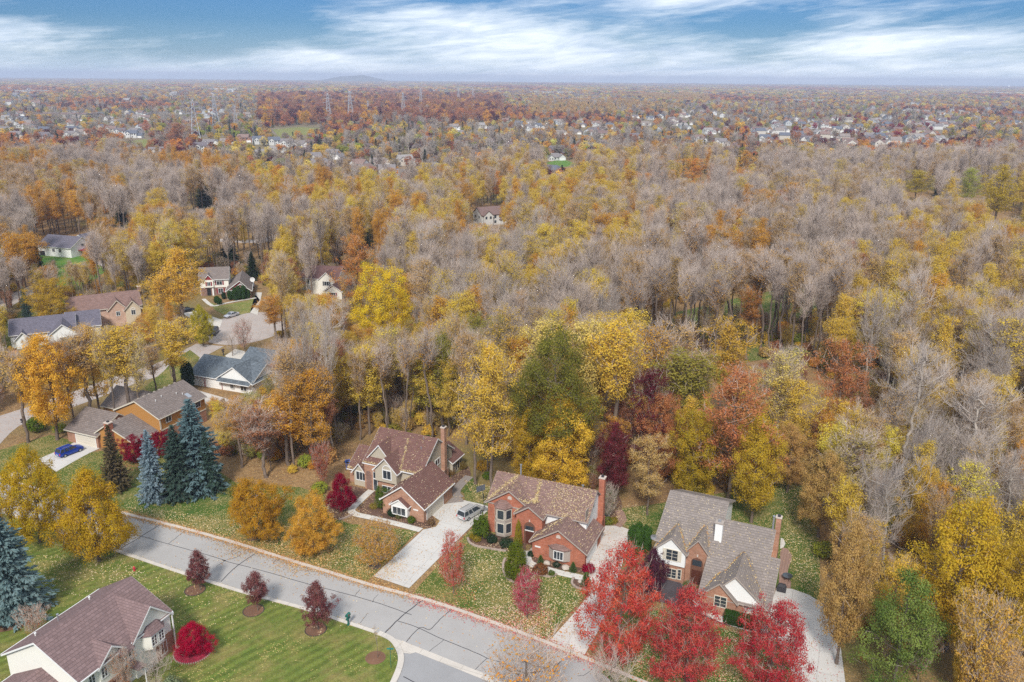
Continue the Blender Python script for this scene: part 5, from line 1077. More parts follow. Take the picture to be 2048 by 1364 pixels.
P_('red_maple', 'red0', 1556, 1197, 1385, 174, ((.46, .03, .055), (.56, .09, .07)), 'dark red maple at the frame edge beside the wide driveway')
P_('plum_tree', 'full1', 1308, 1098, 1195, 74, 'plum', 'dusky purple plum tree at the wall of the grey roof house')
P_('orange_tree', 'small_thin', 1052, 1288, 1430, 200, 'orange', 'sparse orange tree cut by the frame below the street')
P_('leafless_tree', 'small_bare', 1222, 1285, 1440, 120, 'none', 'pale leafless young tree before the big scarlet maple', group=None)
P_('leafless_tree', 'small_bare', 300, 1292, 1390, 70, 'none', 'leafless twiggy tree at the front of the cream white corner house')
P_('orange_tree', 'small_thin', 238, 1300, 1395, 60, 'copper', 'small rusty tree before the corner house windows')
P_('leafless_shrub', 'small_thin', 62, 1215, 1275, 66, ((.5, .12, .05), (.4, .2, .1)), 'grey shrub with a few orange leaves behind the corner house', cat='bush')
P_('globe_shrub', 'bush', 340, 1352, 1392, 40, ((.22, .26, .14), (.32, .36, .2)), 'pale green globe shrub beside the corner house', cat='bush')
P_('yellow_shrub', 'bush', 962, 1030, 1078, 38, 'shrubgreen', 'tall yellow green shrub at the corner of the red brick house', cat='bush')
P_('weeping_tree', 'weeping', 1037, 1040, 1096, 18, 'golden', 'slim weeping golden tree beside the arched brick entry')
P_('weeping_tree', 'weeping', 1033, 1082, 1158, 54, ((.10, .15, .01), (.20, .22, .02)), 'dense weeping green tree inside the curved stone edging')
def shrub(px, py, wpx, key, tint, name, label, hm=1.0, group=None):
    X, Y = G(px, py); d = math.hypot(Y, CAMH); w = wpx*d/FPX; plant(name, key, X, Y, w*hm, w, tint, label, 'bush', group, crown='leaves', trunk='stems')
for a in (((946, 1077), 16, 'bush', 'golden', 'golden_shrub', 'small golden shrub at the tip of the curved bed', .7), ((954, 1083), 19, 'bush1', ((.30, .25, .02), (.4, .26, .04)), 'golden_shrub', 'rounder golden shrub inside the stone edging', .8),
          ((984, 1085), 24, 'bush', 'darkgreen', 'evergreen_shrub', 'dark evergreen mound under the bay window', .7), ((1012, 1093), 32, 'bush1', 'darkgreen', 'evergreen_shrub', 'wide dark evergreen between the bay and the entry', .6),
          ((1062, 1112), 16, 'bush', 'darkgreen', 'evergreen_shrub', 'dark shrub at the garage corner of the red brick house', .7), ((1081, 1146), 33, 'bush', ((.30, .09, .04), (.22, .12, .04)), 'rusty_shrub', 'rusty mound shrub beside the front walk', .6),
          ((1103, 1151), 15, 'bush1', 'shrubgreen', 'green_shrub', 'small bright green ball at the tip of the walk bed', .8), ((1113, 1133), 17, 'bush1', 'darkgreen', 'green_shrub', 'low dark green mound below the garage window', .6),
          ((1177, 1144), 28, 'bush', 'crimson', 'red_shrub', 'deep red mound at the driveway corner of the garage', .62), ((974, 958), 20, 'bush', 'shrubgreen', 'green_shrub', 'green shrub alone on the leafy ground between two houses', .8),
          ((784, 1032), 20, 'bush', 'darkgreen', 'evergreen_shrub', 'leafy green shrub under the tan brick garage window', .9), ((798, 1037), 16, 'bush1', ((.12, .14, .04), (.2, .18, .06)), 'green_shrub', 'grey green shrub at the garage window sill', .8),
          ((823, 1046), 17, 'bush', 'shrubgreen', 'green_shrub', 'round green shrub at the right corner of the tan brick garage', .9), ((856, 1030), 18, 'bush1', ((.12, .15, .05), (.22, .2, .08)), 'green_shrub', 'rose shrub beside the tan garage door', .9), ((862, 1050), 15, 'bush', ((.22, .12, .06), (.3, .2, .1)), 'rusty_shrub', 'brown shrub in the bed at the garage door', .9),
          ((749, 1015), 22, 'bush1', ((.28, .24, .04), (.4, .3, .05)), 'golden_shrub', 'low yellow ground shrub beside the curved front walk', .4), ((1408, 1195), 26, 'bush', 'shrubgreen', 'green_shrub', 'olive shrub beside the grey roof house porch', .7),
          ((1375, 1178), 22, 'bush1', 'shrubgreen', 'green_shrub', 'green shrub under the white window', .8), ((900, 950), 22, 'bush1', ((.2, .12, .03), (.35, .22, .06)), 'rusty_shrub', 'brown shrub beside the glazed porch', .7), ((925, 938), 20, 'bush', ((.28, .2, .06), (.2, .14, .04)), 'rusty_shrub', 'tan shrub by the paved path of the maroon roof house', .8),
          ((1215, 1048), 22, 'bush', ((.1, .16, .03), (.3, .3, .04)), 'green_shrub', 'yellow green shrub beside the air conditioner', .7), ((1228, 1046), 18, 'bush1', 'golden', 'golden_shrub', 'yellowing shrub next to the brick path', .7),
          ((855, 882), 22, 'bush', 'green', 'green_shrub', 'green bush at the woodland edge above the roof', .6), ((640, 985), 34, 'bush', 'lime', 'green_shrub', 'yellow green bush at the edge of the wood', .7), ((470, 990), 30, 'bush1', ((.18, .2, .04), (.3, .26, .05)), 'green_shrub', 'olive bush behind the deep gold maple', .8),
          ((75, 862), 44, 'bush', 'shrubgreen', 'green_shrub', 'green thicket bush under the roadside trees', .7), ((120, 865), 30, 'bush1', 'lime', 'green_shrub', 'yellow green bush next to the ochre house garage', .7), ((448, 598), 9, 'column_bush', 'darkgreen', 'clipped_evergreen', 'narrow clipped evergreen by the path of the red shutter house', 1.5)):
    shrub(*a[0], *a[1:])
for px, py, hpx, l in ((1081, 1128, 17, 'small dwarf spruce cone below the garage address plate'), (1146, 1144, 19, 'dwarf spruce cone near the driveway corner'), (1172, 1174, 28, 'largest dwarf spruce cone in the island bed beside the driveway')):
    X, Y = G(px, py); k = math.hypot(Y, CAMH)/FPX*1.12; plant('dwarf_spruce', 'cone_bush', X, Y, hpx*k, hpx*k*.8, ((.05, .12, .02), (.12, .2, .04)), l, 'bush', crown='leaves')
for px, py, h_, l in ((1275, 1110, 5.4, 'tall arborvitae against the grey roof house'), (1290, 1106, 4.6, 'second arborvitae against the grey roof house wall'), (1266, 1100, 4.2, 'shortest arborvitae at the stained driveway')):
    X, Y = G(px, py); plant('arborvitae', 'column_bush', X, Y, h_, 1.9, ((.045, .11, .02), (.09, .17, .03)), l, 'bush')
for i, (px, py, h_) in enumerate(((461, 600, 3.0), (471, 601, 4.2), (478, 600, 4.6), (488, 599, 4.6), (497, 597, 3.2), (434, 606, 2.2), (439, 609, 2.0))):
    X, Y = G(px, py); plant('arborvitae', 'column_bush', X, Y, h_, 1.9, ((.035, .09, .02), (.07, .13, .03)), 'dark arborvitae in the bed of the red shutter house', 'bush', 'arborvitae of the red shutter house')
for px, py in ((374, 776), (381, 779)):
    X, Y = G(px, py); plant('arborvitae', 'column_bush', X, Y, 6.5, 2.2, 'darkgreen', 'arborvitae at the corner of the blue roof garage', 'bush', 'arborvitae by the blue roof garage')
P_('shrub_tree', 'small_thin', 1219, 972, 1040, 44, ((.16, .22, .12), (.25, .3, .16)), 'grey green small tree beside the red brick chimney')
# clipped hedge
def hedge(name, u0, u1, v0, v1, hgt, H_, label):
    rg = np.random.default_rng(9); n = 9000; f = rg.integers(0, 3, n); u = rg.uniform(u0, u1, n); v = rg.uniform(v0, v1, n); z = rg.uniform(.05, hgt, n)
    z[f == 0] = hgt+rg.normal(0, .04, (f == 0).sum()); v[f == 1] = v0+rg.normal(0, .04, (f == 1).sum()); k = f == 2; u[k] = np.where(rg.uniform(0, 1, k.sum()) < .5, u0, u1)
    u_ = rg.normal(0, 1, (n, 3)); u_ /= np.linalg.norm(u_, axis=1, keepdims=True); vv = np.cross(u_, rg.normal(0, 1, (n, 3))); vv /= np.linalg.norm(vv, axis=1, keepdims=True)
    lm = quads_mesh('hedge_leaves', np.stack([u, v, z], 1), u_*.075, vv*.06, rg.uniform(0, 1, n), M['leaf'])
    e = empty(name, (H_.x, H_.y, 0), H_.a, label=label, cat='hedge'); o = ob('leaves', lm, e); o['tint'] = [.03, .08, .012]; o['tint2'] = [.07, .14, .03]
    MB().box(u0+.12, u1-.12, v0+.12, v1-.1, .0, hgt-.1).build('stems', M['bark'], e)
hedge('hedge', -5.2, -.5, -3.6, -2.3, 1.5, H3, 'clipped dark hedge in front of the grey roof house garage wall')
# trees standing behind the houses, one by one
BT = [('gold_tree', 'leafy2', 985, 690, 985, 150, 'yellow', 'pale yellow tree behind the driveway of the maroon roof house'),
 ('gold_tree', 'leafy0', 1090, 640, 930, 130, 'paleyellow', 'tall pale yellow tree just behind the green oak'),
 ('gold_tree', 'leafy1', 1180, 640, 925, 120, 'paleyellow', 'tall lemon tree to the woodland side of the green oak'),
 ('gold_tree', 'leafy3', 1242, 640, 945, 120, 'yellow', 'lemon yellow tree above the maroon leaved tree'),
 ('oak', 'oak', 1108, 666, 985, 192, ((.12, .13, .025), (.28, .25, .04)), 'dark olive green oak standing among the lemon yellow trees'),
 ('gold_tree', 'fulltall0', 1130, 795, 1000, 150, ((.84, .52, .06), (.70, .46, .05)), 'low gold yellow tree under the green oak'), ('gold_tree', 'fulltall1', 1062, 815, 985, 95, ((.60, .36, .03), (.45, .30, .03)), 'amber gold tree behind the red brick house chimney pipe'),
 ('gold_tree', 'thin0', 950, 760, 968, 110, 'yellow', 'thin yellow tree overhanging the paved path'),
 ('maroon_tree', 'leafy2', 1305, 738, 975, 110, 'maroon', 'dark maroon tree between the lemon trees and the copper tree'), ('copper_tree', 'fulltall0', 1325, 790, 985, 105, 'copper', 'copper tree in front of the dark maroon one'),
 ('maroon_tree', 'fulltall1', 1232, 845, 1000, 90, ((.22, .03, .05), (.14, .04, .03)), 'deep wine red tree behind the red brick house'), ('tan_tree', 'leafy2', 1305, 870, 1030, 96, ((.68, .48, .18), (.56, .40, .14)), 'tan leaved tree beside the lawn of the grey roof house'),
 ('gold_tree', 'fulltall0', 1395, 820, 1005, 120, ((.55, .38, .03), (.40, .34, .03)), 'mustard tree behind the ridge of the grey roof house'), ('copper_tree', 'leafy2', 1480, 738, 1010, 200, 'copper', 'great copper coloured tree behind the grey roof house'),
 ('gold_tree', 'fulltall1', 1525, 835, 1045, 125, ((.62, .40, .035), (.50, .38, .04)), 'bright gold tree at the tall chimney of the grey roof house'), ('copper_tree', 'fulltall0', 1590, 850, 985, 90, 'tan', 'brownish tree beyond the bright gold tree'),
 ('gold_tree', 'thin0', 1575, 700, 935, 120, 'paleyellow', 'airy pale yellow tree between the great copper tree and the clearing'), ('olive_tree', 'leafy3', 1385, 700, 930, 150, 'olive', 'olive yellow tree behind the copper trees'),
 ('gold_tree', 'leafy1', 1460, 636, 870, 110, ((.66, .42, .06), (.50, .36, .05)), 'feathery gold tree at the near edge of the clearing'), ('tan_tree', 'thin2', 1372, 645, 880, 120, 'tan', 'pinkish tan tree at the near edge of the clearing'), ('tan_tree', 'thin3', 1310, 655, 890, 110, 'amber', 'amber tan tree by the lemon trees'),
 ('rust_tree', 'leafy2', 1700, 680, 920, 120, 'copper', 'round rust brown tree beside the clearing'), ('rust_tree', 'leafy0', 1722, 745, 900, 70, 'rust', 'small deep rust tree against the round rust brown one'),
 ('rust_tree', 'leafy3', 1508, 580, 720, 60, ((.46, .19, .05), (.4, .2, .05)), 'lone orange rust tree among bare trunks in the clearing'),
 ('gold_tree', 'oak', 760, 530, 745, 126, ((.88, .56, .03), (.72, .54, .04)), 'brilliant yellow and lime tree rising above the bare wood'),
 ('orange_tree', 'leafy0', 350, 496, 660, 104, ((.84, .46, .08), (.74, .48, .06)), 'tall orange yellow tree beside the red shutter house'), ('orange_tree', 'leafy2', 306, 560, 660, 66, 'yellow', 'yellow tree leaning over the black car'),
 ('gold_tree', 'fulltall0', 92, 558, 660, 95, ((.62, .38, .05), (.48, .34, .03)), 'round bright yellow tree behind the slate roof house'), ('orange_tree', 'fulltall1', 78, 670, 880, 130, ((.84, .42, .05), (.80, .50, .06)), 'orange tree in front of the slate roof house'),
 ('gold_tree', 'full0', 398, 612, 692, 50, ((.50, .40, .03), (.38, .34, .02)), 'small yellow green tree beside the dark car on the road'), ('gold_tree', 'leafy3', 230, 650, 850, 110, 'yellow', 'golden yellow tree above the ochre house'), ('gold_tree', 'leafy1', 335, 640, 800, 100, 'yellow', 'yellow tree between the road and the ochre house'),
 ('gold_tree', 'leafy2', 170, 650, 845, 100, ((.80, .46, .05), (.72, .46, .06)), 'orange yellow tree on the road bank'), ('orange_tree', 'thin1', 150, 665, 860, 90, 'tan', 'thin pinkish tree on the road bank'),
 ('orange_tree', 'leafy2', 710, 470, 640, 100, ((.62, .24, .08), (.55, .30, .06)), 'salmon orange tree in the grey wood beyond the brilliant yellow one'), ('orange_tree', 'leafy1', 545, 590, 690, 70, ((.60, .26, .06), (.55, .32, .06)), 'orange tree next to the round street end'),
 ('orange_tree', 'leafy0', 645, 590, 700, 90, 'orange', 'orange tree before the dark brown roof'), ('dark_spruce', 'spruce0', 502, 505, 560, 34, 'darkgreen', 'dark green spruce behind the red shutter house'), ('dark_spruce', 'spruce1', 405, 366, 420, 56, 'darkgreen', 'dark evergreen in the far brown wood'),
 ('dark_spruce', 'spruce0', 70, 490, 560, 34, 'darkgreen', 'tall dark evergreen at the green lawn of the white house'), ('dark_spruce', 'spruce1', 240, 412, 462, 42, 'darkgreen', 'dark evergreen beyond the long white house'), ('blue_spruce', 'spruce0', 93, 530, 562, 26, 'spruce', 'small blue spruce on the bright green lawn'),
 ('dark_spruce', 'spruce0', 44, 575, 640, 26, 'dkspruce', 'slender dark spruce by the far road'), ('yellow_tree', 'leafy2', 1838, 340, 402, 62, ((.55, .42, .03), (.42, .36, .03)), 'rounded yellow tree in the far grey wood'), ('yellow_tree', 'leafy0', 2010, 330, 470, 80, ((.60, .42, .03), (.45, .34, .03)), 'bright yellow tree at the far frame edge'), ('olive_tree', 'leafy2', 1945, 335, 420, 54, 'lime', 'lime tree in the far grey wood'),
 ('orange_tree', 'leafy2', 1388, 316, 372, 60, 'orange', 'orange tree in the far grey wood'), ('gold_tree', 'leafy2', 1275, 292, 345, 46, 'yellow', 'yellow orange tree at the near edge of the suburb'),
 ('orange_tree', 'leafy2', 1492, 300, 352, 40, 'amber', 'amber tree in the far grey wood'), ('rust_tree', 'leafy2', 352, 245, 290, 60, 'rust', 'big rust red tree by the far fields'), ('orange_tree', 'leafy0', 290, 240, 272, 22, ((.6, .2, .1), (.6, .25, .1)), 'salmon tree in the far suburb'),
 ('white_pine', 'pine', 1828, 1142, 1400, 225, 'pine', 'broad green pine with yellow trees behind it'), ('gold_tree', 'fulltall0', 1950, 1010, 1300, 235, ((.62, .42, .035), (.50, .36, .03)), 'huge bright yellow tree behind the green pine'),
 ('gold_tree', 'fulltall1', 2052, 1080, 1330, 150, ((.60, .40, .04), (.48, .32, .03)), 'yellow tree cut by the frame beside the huge one'), ('gold_tree', 'full1', 1952, 1255, 1390, 70, 'yellow', 'small yellow tree under the pine edge'), ('gold_tree', 'full1', 1792, 1120, 1200, 42, ((.60, .40, .04), (.48, .32, .03)), 'small bright yellow tree peeping above the pine'),
 ('tan_tree', 'fulltall1', 1716, 1048, 1328, 128, 'tan', 'tan brown tree beside the wide driveway'), ('tan_tree', 'fulltall0', 1660, 905, 1075, 130, 'tan', 'tan tree over the lawn of the grey roof house'), ('tan_tree', 'thin2', 1735, 860, 1060, 140, ((.42, .30, .10), (.34, .28, .08)), 'yellow brown tree at the lawn edge'),
 ('leafless_tree', 'pale2', 1800, 900, 1180, 150, 'none', 'white barked leafless tree above the green pine'), ('leafless_tree', 'pale0', 1960, 750, 1010, 165, 'none', 'spreading white limbed leafless tree over the yellow ones'), ('leafless_tree', 'pale1', 1845, 680, 950, 140, 'none', 'silvery leafless tree beside the round rust brown one'),
 ('leafless_tree', 'pale0', 1985, 615, 860, 160, 'none', 'large silvery leafless tree at the frame edge'), ('copper_tree', 'open1', 1985, 1190, 1420, 130, ((.7, .42, .08), (.5, .34, .08)), 'sparse brown limbs beside the small yellow tree'), ('copper_tree', 'open1', 2010, 1280, 1420, 120, 'tan', 'rusty low tree at the frame corner'),
 ('leafless_tree', 'pale1', 648, 610, 905, 64, 'none', 'tall pale trunk at the wood edge beside the blue roof house'), ('leafless_tree', 'pale0', 604, 600, 905, 76, 'none', 'pale barked leafless tree behind the deep gold maple'), ('leafless_tree', 'small_bare', 555, 668, 800, 80, 'none', 'crooked leafless tree across the blue roof'),
 ('gold_tree', 'leafy1', 565, 780, 930, 120, 'amber', 'gold brown tree at the edge of the wood by the spruces'), ('rust_tree', 'thin2', 520, 815, 955, 110, 'rust', 'brown red thin tree behind the spruces'), ('gold_tree', 'thin0', 470, 800, 935, 80, 'amber', 'thin amber tree beside the ochre house back wall'),
 ('gold_tree', 'fulltall0', 595, 765, 890, 90, 'yellow', 'yellow tree in the wood beside the white gable'), ('rust_tree', 'open1', 640, 885, 975, 44, ((.5, .16, .08), (.4, .1, .05)), 'small salmon red tree at the wood edge'), ('red_maple', 'open0', 442, 800, 845, 36, 'crimson', 'small crimson tree beyond the ochre house'),
 ('leafless_tree', 'small_bare', 460, 660, 712, 50, 'none', 'small bare tree beside the dark road'), ('red_maple', 'small_thin', 484, 640, 705, 44, ((.6, .16, .14), (.5, .25, .2)), 'thin pink red tree in the round street end')]
BT += [('gold_tree', 'thin0', 205, 660, 862, 62, 'yellow', 'slender yellow tree on the road bank above the thicket'), ('gold_tree', 'thin2', 262, 672, 852, 58, 'paleyellow', 'slender pale yellow tree at the ochre house rear wing'), ('tan_tree', 'thin1', 22, 700, 885, 80, ((.7, .46, .16), (.56, .36, .1))),
 ('gold_tree', 'thin3', 118, 680, 872, 56, 'amber', 'slender amber tree in the thicket by the road end'), ('tan_tree', 'thin0', 300, 690, 800, 60, 'tan', 'thin tan tree on the inner bend of the road')]
BT = [b_ if len(b_) == 8 else b_+('tan yellow tree at the frame edge by the road end',) for b_ in BT]
for a in BT: P_(a[0], a[1], a[2], a[3], a[4], a[5], a[6], a[7], cat='tree')
# ------------------------------------------------------------------ woodland
CLEAR = [[(-400, 1500), (-400, 1010), (0, 868), (60, 850), (130, 850), (165, 868), (150, 800), (240, 745), (420, 770), (440, 850), (430, 905), (470, 945), (560, 962), (650, 930), (700, 885), (930, 885), (960, 955), (1000, 965), (1215, 990), (1300, 1015), (1480, 1010), (1560, 985), (1630, 985), (1652, 1050), (1640, 1120), (1690, 1230), (1720, 1400), (1760, 1500)],
         [(395, 765), (372, 735), (385, 700), (420, 650), (425, 615), (400, 600), (420, 560), (520, 560), (530, 590), (560, 640), (555, 690), (600, 730), (600, 800), (430, 820)],
         [(-80, 900), (0, 820), (170, 765), (330, 715), (385, 690), (400, 715), (340, 755), (180, 815), (60, 880), (-60, 930)], [(0, 655), (20, 640), (120, 625), (270, 625), (285, 655), (200, 700), (60, 720), (0, 720)],
         [(70, 505), (95, 475), (170, 475), (220, 530), (165, 580), (95, 580)], [(-60, 650), (20, 592), (110, 552), (200, 520), (270, 500), (330, 488), (420, 472), (560, 462), (560, 480), (420, 492), (330, 505), (200, 540), (110, 572), (20, 612)],
         [(1260, 745), (1400, 755), (1640, 745), (1680, 800), (1640, 850), (1520, 842), (1300, 830)], [(600, 560), (690, 560), (700, 610), (620, 600)], [(1290, 640), (1350, 612), (1500, 585), (1640, 570), (1680, 600), (1600, 640), (1400, 655)],
         [(950, 425), (1005, 425), (1010, 455), (950, 455)], [(1090, 322), (1170, 322), (1180, 362), (1090, 350)]]
ZY = (280, 340, 400, 480, 560, 660, 760, 860, 3000)
ZONES = [["btaokb", "baktaot", "bbaykt", "yoakty", "yyktbt", "tbokbyt", "btbktb", "btkbtb"],
         ["bttoakt", "babktot", "yaaktyo", "bktayyb", "tkoyayt", "btobktb", "bbktbt", "bytkbtb"],
         ["btabkt", "kaybyat", "yybatyk", "bkbtyak", "takyyt", "btabbk", "bbtbykt", "btbykt"],
         ["btaykt", "otykyyb", "bwaykyr", "wbktbya", "btwkyb", "btabbak", "tbktrby", "btkbyta"],
         ["atytyk", "yykatyo", "bwkyayt", "wkywtyka", "bkatyt", "bbbtkya", "btykytb", "wbbykyt"],
         ["ooayt", "yttaty", "wykytya", "kygykt", "yakkty", "ttykt", "trtykw", "wwbyktt"],
         ["oytay", "yaykw", "wkyyay", "kytkyay", "yyya", "yoty", "ktartyy", "wtyktyw"],
         ["yyt", "ayt", "kayoy", "yt", "yyr", "yot", "ktytay", "yktyaw"]]
KM = dict(h=('high', 3, 'amber', 'leafless_tree', 'long trunked leafless'), k=('thin', 4, 'yellow', 'gold_tree', 'airy yellow'), b=('bare', 5, 'none', 'leafless_tree', 'grey leafless'), w=('pale', 3, 'none', 'leafless_tree', 'pale barked leafless'), t=('thin', 4, 'tan', 'tan_tree', 'thin tan leaved'), y=('leafy', 5, 'yellow', 'gold_tree', 'yellow'), a=('leafy', 5, 'amber', 'gold_tree', 'amber'),
          o=('leafy', 5, 'orange', 'orange_tree', 'orange'), r=('leafy', 5, 'rust', 'rust_tree', 'rust coloured'), g=('leafy', 5, 'olive', 'olive_tree', 'olive green'), d=('spruce', 2, 'darkgreen', 'dark_spruce', 'dark evergreen'))
LMK = [((150, 820), 'by the ochre house'), ((100, 640), 'around the slate roof house'), ((60, 500), 'near the long white house'), ((300, 620), 'beside the far street'), ((600, 840), 'beside the maroon roof house'), ((800, 800), 'behind the maroon roof house'), ((620, 640), 'beyond the blue roof house'),
       ((760, 640), 'around the brilliant yellow tree'), ((500, 500), 'beyond the red shutter house'), ((1000, 900), 'above the paved path'), ((1100, 760), 'around the green oak'), ((1400, 880), 'behind the grey roof house'), ((1450, 680), 'at the clearing'), ((1700, 850), 'beside the round rust tree'), ((1700, 1000), "at the grey roof house lawn"),
       ((1950, 900), 'above the green pine'), ((1900, 700), 'around the silvery leafless trees'), ((200, 380), "before the far fields"), ((500, 400), "before the far houses"), ((850, 430), "beyond the brilliant yellow tree"), ((1000, 560), "in the grey wood's middle"), ((1250, 480), 'beyond the clearing'), ((1600, 480), "far behind the clearing"), ((1900, 500), "deep in the grey wood"), ((1500, 340), "at the grey wood's far edge"), ((1900, 350), "at the bare wood's far edge"), ((1100, 350), 'before the first suburban houses')]
rw_ = np.random.default_rng(77); cand = []
y = 78.0
while y < 1000:
    st = 5.6 if y < 260 else 6.4 if y < 420 else 7.6
    half = y*.84+40; x = -half+rw_.uniform(0, st)
    while x < half:
        X = x+rw_.uniform(-.42, .42)*st; Yy = y+rw_.uniform(-.42, .42)*st; x += st
        cand.append((X, Yy))
    y += st
def free(X, Yy, px, py):
    if py > 262 and any(inpoly(px, py, c) for c in CLEAR): return False
    for (tx, ty, r) in TAKEN:
        if (tx-X)**2+(ty-Yy)**2 < r*r: return False
    for H_ in HOUSES:
        if abs(H_.x-X)+abs(H_.y-Yy) < 60:
            u, v = H_.to_l(X, Yy)
            for f in H_.foot:
                if f[0]-3.2 < u < f[1]+3.2 and f[2]-3.2 < v < f[3]+3.2: return False
    return True
OPEN = [(692, 532, 818, 655), (1812, 345, 1866, 392), (1978, 342, 2045, 435), (1920, 340, 1970, 396), (1366, 320, 1412, 356), (380, 375, 428, 412), (672, 478, 748, 545), (226, 418, 256, 452), (360, 606, 394, 632), (1475, 305, 1510, 335), (1640, 690, 1750, 800), (300, 505, 395, 600), (50, 568, 135, 640), (1485, 595, 1535, 660), (382, 700, 565, 800), (395, 528, 510, 612), (385, 598, 545, 712), (600, 528, 668, 585), (138, 572, 272, 650), (25, 628, 200, 690), (84, 470, 168, 520), (140, 745, 420, 900), (945, 405, 1000, 445), (1300, 620, 1620, 715), (1095, 300, 1130, 335), (1100, 335, 1125, 345),
        (0, 835, 60, 870), (255, 735, 330, 770), (640, 925, 700, 960), (470, 478, 530, 496), (700, 820, 900, 870)]
def hides(cx, ytop, wpx, ybot, frac=.62):
    yb = ytop+(ybot-ytop)*frac
    for a, b, c, d in OPEN:
        if cx+wpx*.42 > a and cx-wpx*.42 < c and yb > b and ytop < d and ybot > d-4: return True
    return False
def sn(x, y, s, k): return math.sin(x/s+k)*math.cos(y/(s*1.3)-k*1.7)+.5*math.sin((x+y)/(s*.6)+k*2.3)
WOOD, MASS = [], []
# where the wood gives way to the suburb (base height in the photograph by column)
EDGE = [(-200, 345), (300, 345), (420, 368), (520, 395), (640, 408), (800, 412), (900, 378), (1060, 340), (1120, 395), (1200, 345), (1350, 340), (1600, 352), (1850, 348), (2300, 330)]
def edge(px):
    for (a, b), (c, d) in zip(EDGE[:-1], EDGE[1:]):
        if a <= px < c: return b+(d-b)*(px-a)/(c-a)
    return 300
for X, Yy in cand:
    px, py = Pj(X, Yy, 0)
    if px < -420 or px > 2480 or py > 1500 or py < edge(px): continue
    if not free(X, Yy, px, py): continue
    cx, cy = Pj(X, Yy, 15); ci = min(7, max(0, int(cx//256))); ri = max(0, min(7, next(i for i, v in enumerate(ZY[1:]) if cy < v)))
    if Yy < (84 if px > 1650 else 112): continue
    if px > 1650 and Yy < 112: s_low = True
    # small shift between zones keeps their borders soft
    ci = min(7, max(0, int((cx+rw_.normal(0, 50))//256))); ri = min(7, max(0, ri+int(round(rw_.normal(0, .35)))))
    s = ZONES[ri][ci]; k = s[int(rw_.integers(len(s)))]; qn = sn(X, Yy, 17, .7)+.5*sn(X, Yy, 41, 2.2)
    if qn > .5 and rw_.uniform() < .8: s2 = [c for c in s if c in 'bw']; k = s2[int(rw_.integers(len(s2)))] if s2 else k
    elif qn < -.3 and rw_.uniform() < .6: s2 = [c for c in s if c in 'yaorg']; k = s2[int(rw_.integers(len(s2)))] if s2 else k
    if rw_.uniform() < .012 and py < 600: k = 'd'
    h_ = {'k': 23, 'b': 24, 'w': 24, 't': 23, 'y': 21, 'a': 21, 'o': 18, 'r': 19, 'g': 19, 'd': 13}[k]*rw_.uniform(.66, 1.14)
    if 600 < px < 900 and 830 < py < 960: h_ *= 1.05
    if px < 420 and py > 620: h_ *= .72
    if py > 900: h_ *= .8
    if 1250 < px < 1670 and 598 < py < 752: k = ('h', 'h', 'h', 't')[int(rw_.integers(4))]; h_ = rw_.uniform(21, 27)
    for fac in (1, .8, .62, .48, .36):
        tx_, ty_ = Pj(X, Yy, h_*fac)
        if not hides((tx_*.6+px*.4), ty_, h_*fac*.34*FPX/(Yy*_cp+60*_sp), py, .30 if k == 'h' else .42 if k in 'bwtk' else .6): break
    else: continue
    h_ *= fac
    WOOD.append((math.hypot(X, Yy), X, Yy, h_, k, px, py, cx, cy))
P_low = [(428, 860), (470, 820), (560, 800), (690, 812), (700, 880), (640, 935), (560, 952), (470, 930)]
rl2 = np.random.default_rng(21)
for _ in range(900):
    px, py = rl2.uniform(425, 700), rl2.uniform(798, 952)
    if not inpoly(px, py, P_low): continue
    X, Yy = G(px, py)
    if any((w_[1]-X)**2+(w_[2]-Yy)**2 < 3.0**2 for w_ in WOOD[-160:]) or any((w_[1]-X)**2+(w_[2]-Yy)**2 < 2.6**2 for w_ in WOOD if abs(w_[1]-X) < 3): continue
    k = 'yatkrtakh'[int(rl2.integers(9))]; lim_ = 792 if px < 580 else 600+120*rl2.uniform()
    h_ = rl2.uniform(9, 16) if px < 580 else rl2.uniform(12, 24)
    while Pj(X, Yy, h_)[1] < lim_ and h_ > 2: h_ *= .9
    if h_ < 3: continue
    h_ = h_; cx, cy = Pj(X, Yy, h_*.6)
    WOOD.append((math.hypot(X, Yy), X, Yy, h_, k, px, py, cx, cy))
P_back = [(610, 832), (700, 815), (900, 812), (935, 845), (900, 882), (700, 882), (612, 900)]
for _ in range(1500):
    px, py = rl2.uniform(600, 940), rl2.uniform(790, 905)
    if not inpoly(px, py, P_back): continue
    X, Yy = G(px, py)
    if any((w_[1]-X)**2+(w_[2]-Yy)**2 < 3.1**2 for w_ in WOOD if abs(w_[1]-X) < 4): continue
    k = 'khhtykh'[int(rl2.integers(7))]; h_ = rl2.uniform(16, 25); tx_, ty_ = Pj(X, Yy, h_)
    if hides(tx_, ty_, 60, py, .4): h_ *= .62
    cx, cy = Pj(X, Yy, h_*.7); WOOD.append((math.hypot(X, Yy), X, Yy, h_, k, px, py, cx, cy))
WOOD.sort(); print('woodland trees', len(WOOD))
cnt = {}; LIM = dict(leafless_tree=250, tan_tree=210, gold_tree=270)
def vary(c, rg):
    a, b = T[c]; f = rg.uniform(0, 1); g_ = rg.normal(0, .08)
    return ([min(.75, v*(1+g_)) for v in (a[i]*(1-.3*f)+b[i]*.3*f for i in range(3))], [min(.75, v*(1+g_)) for v in b])
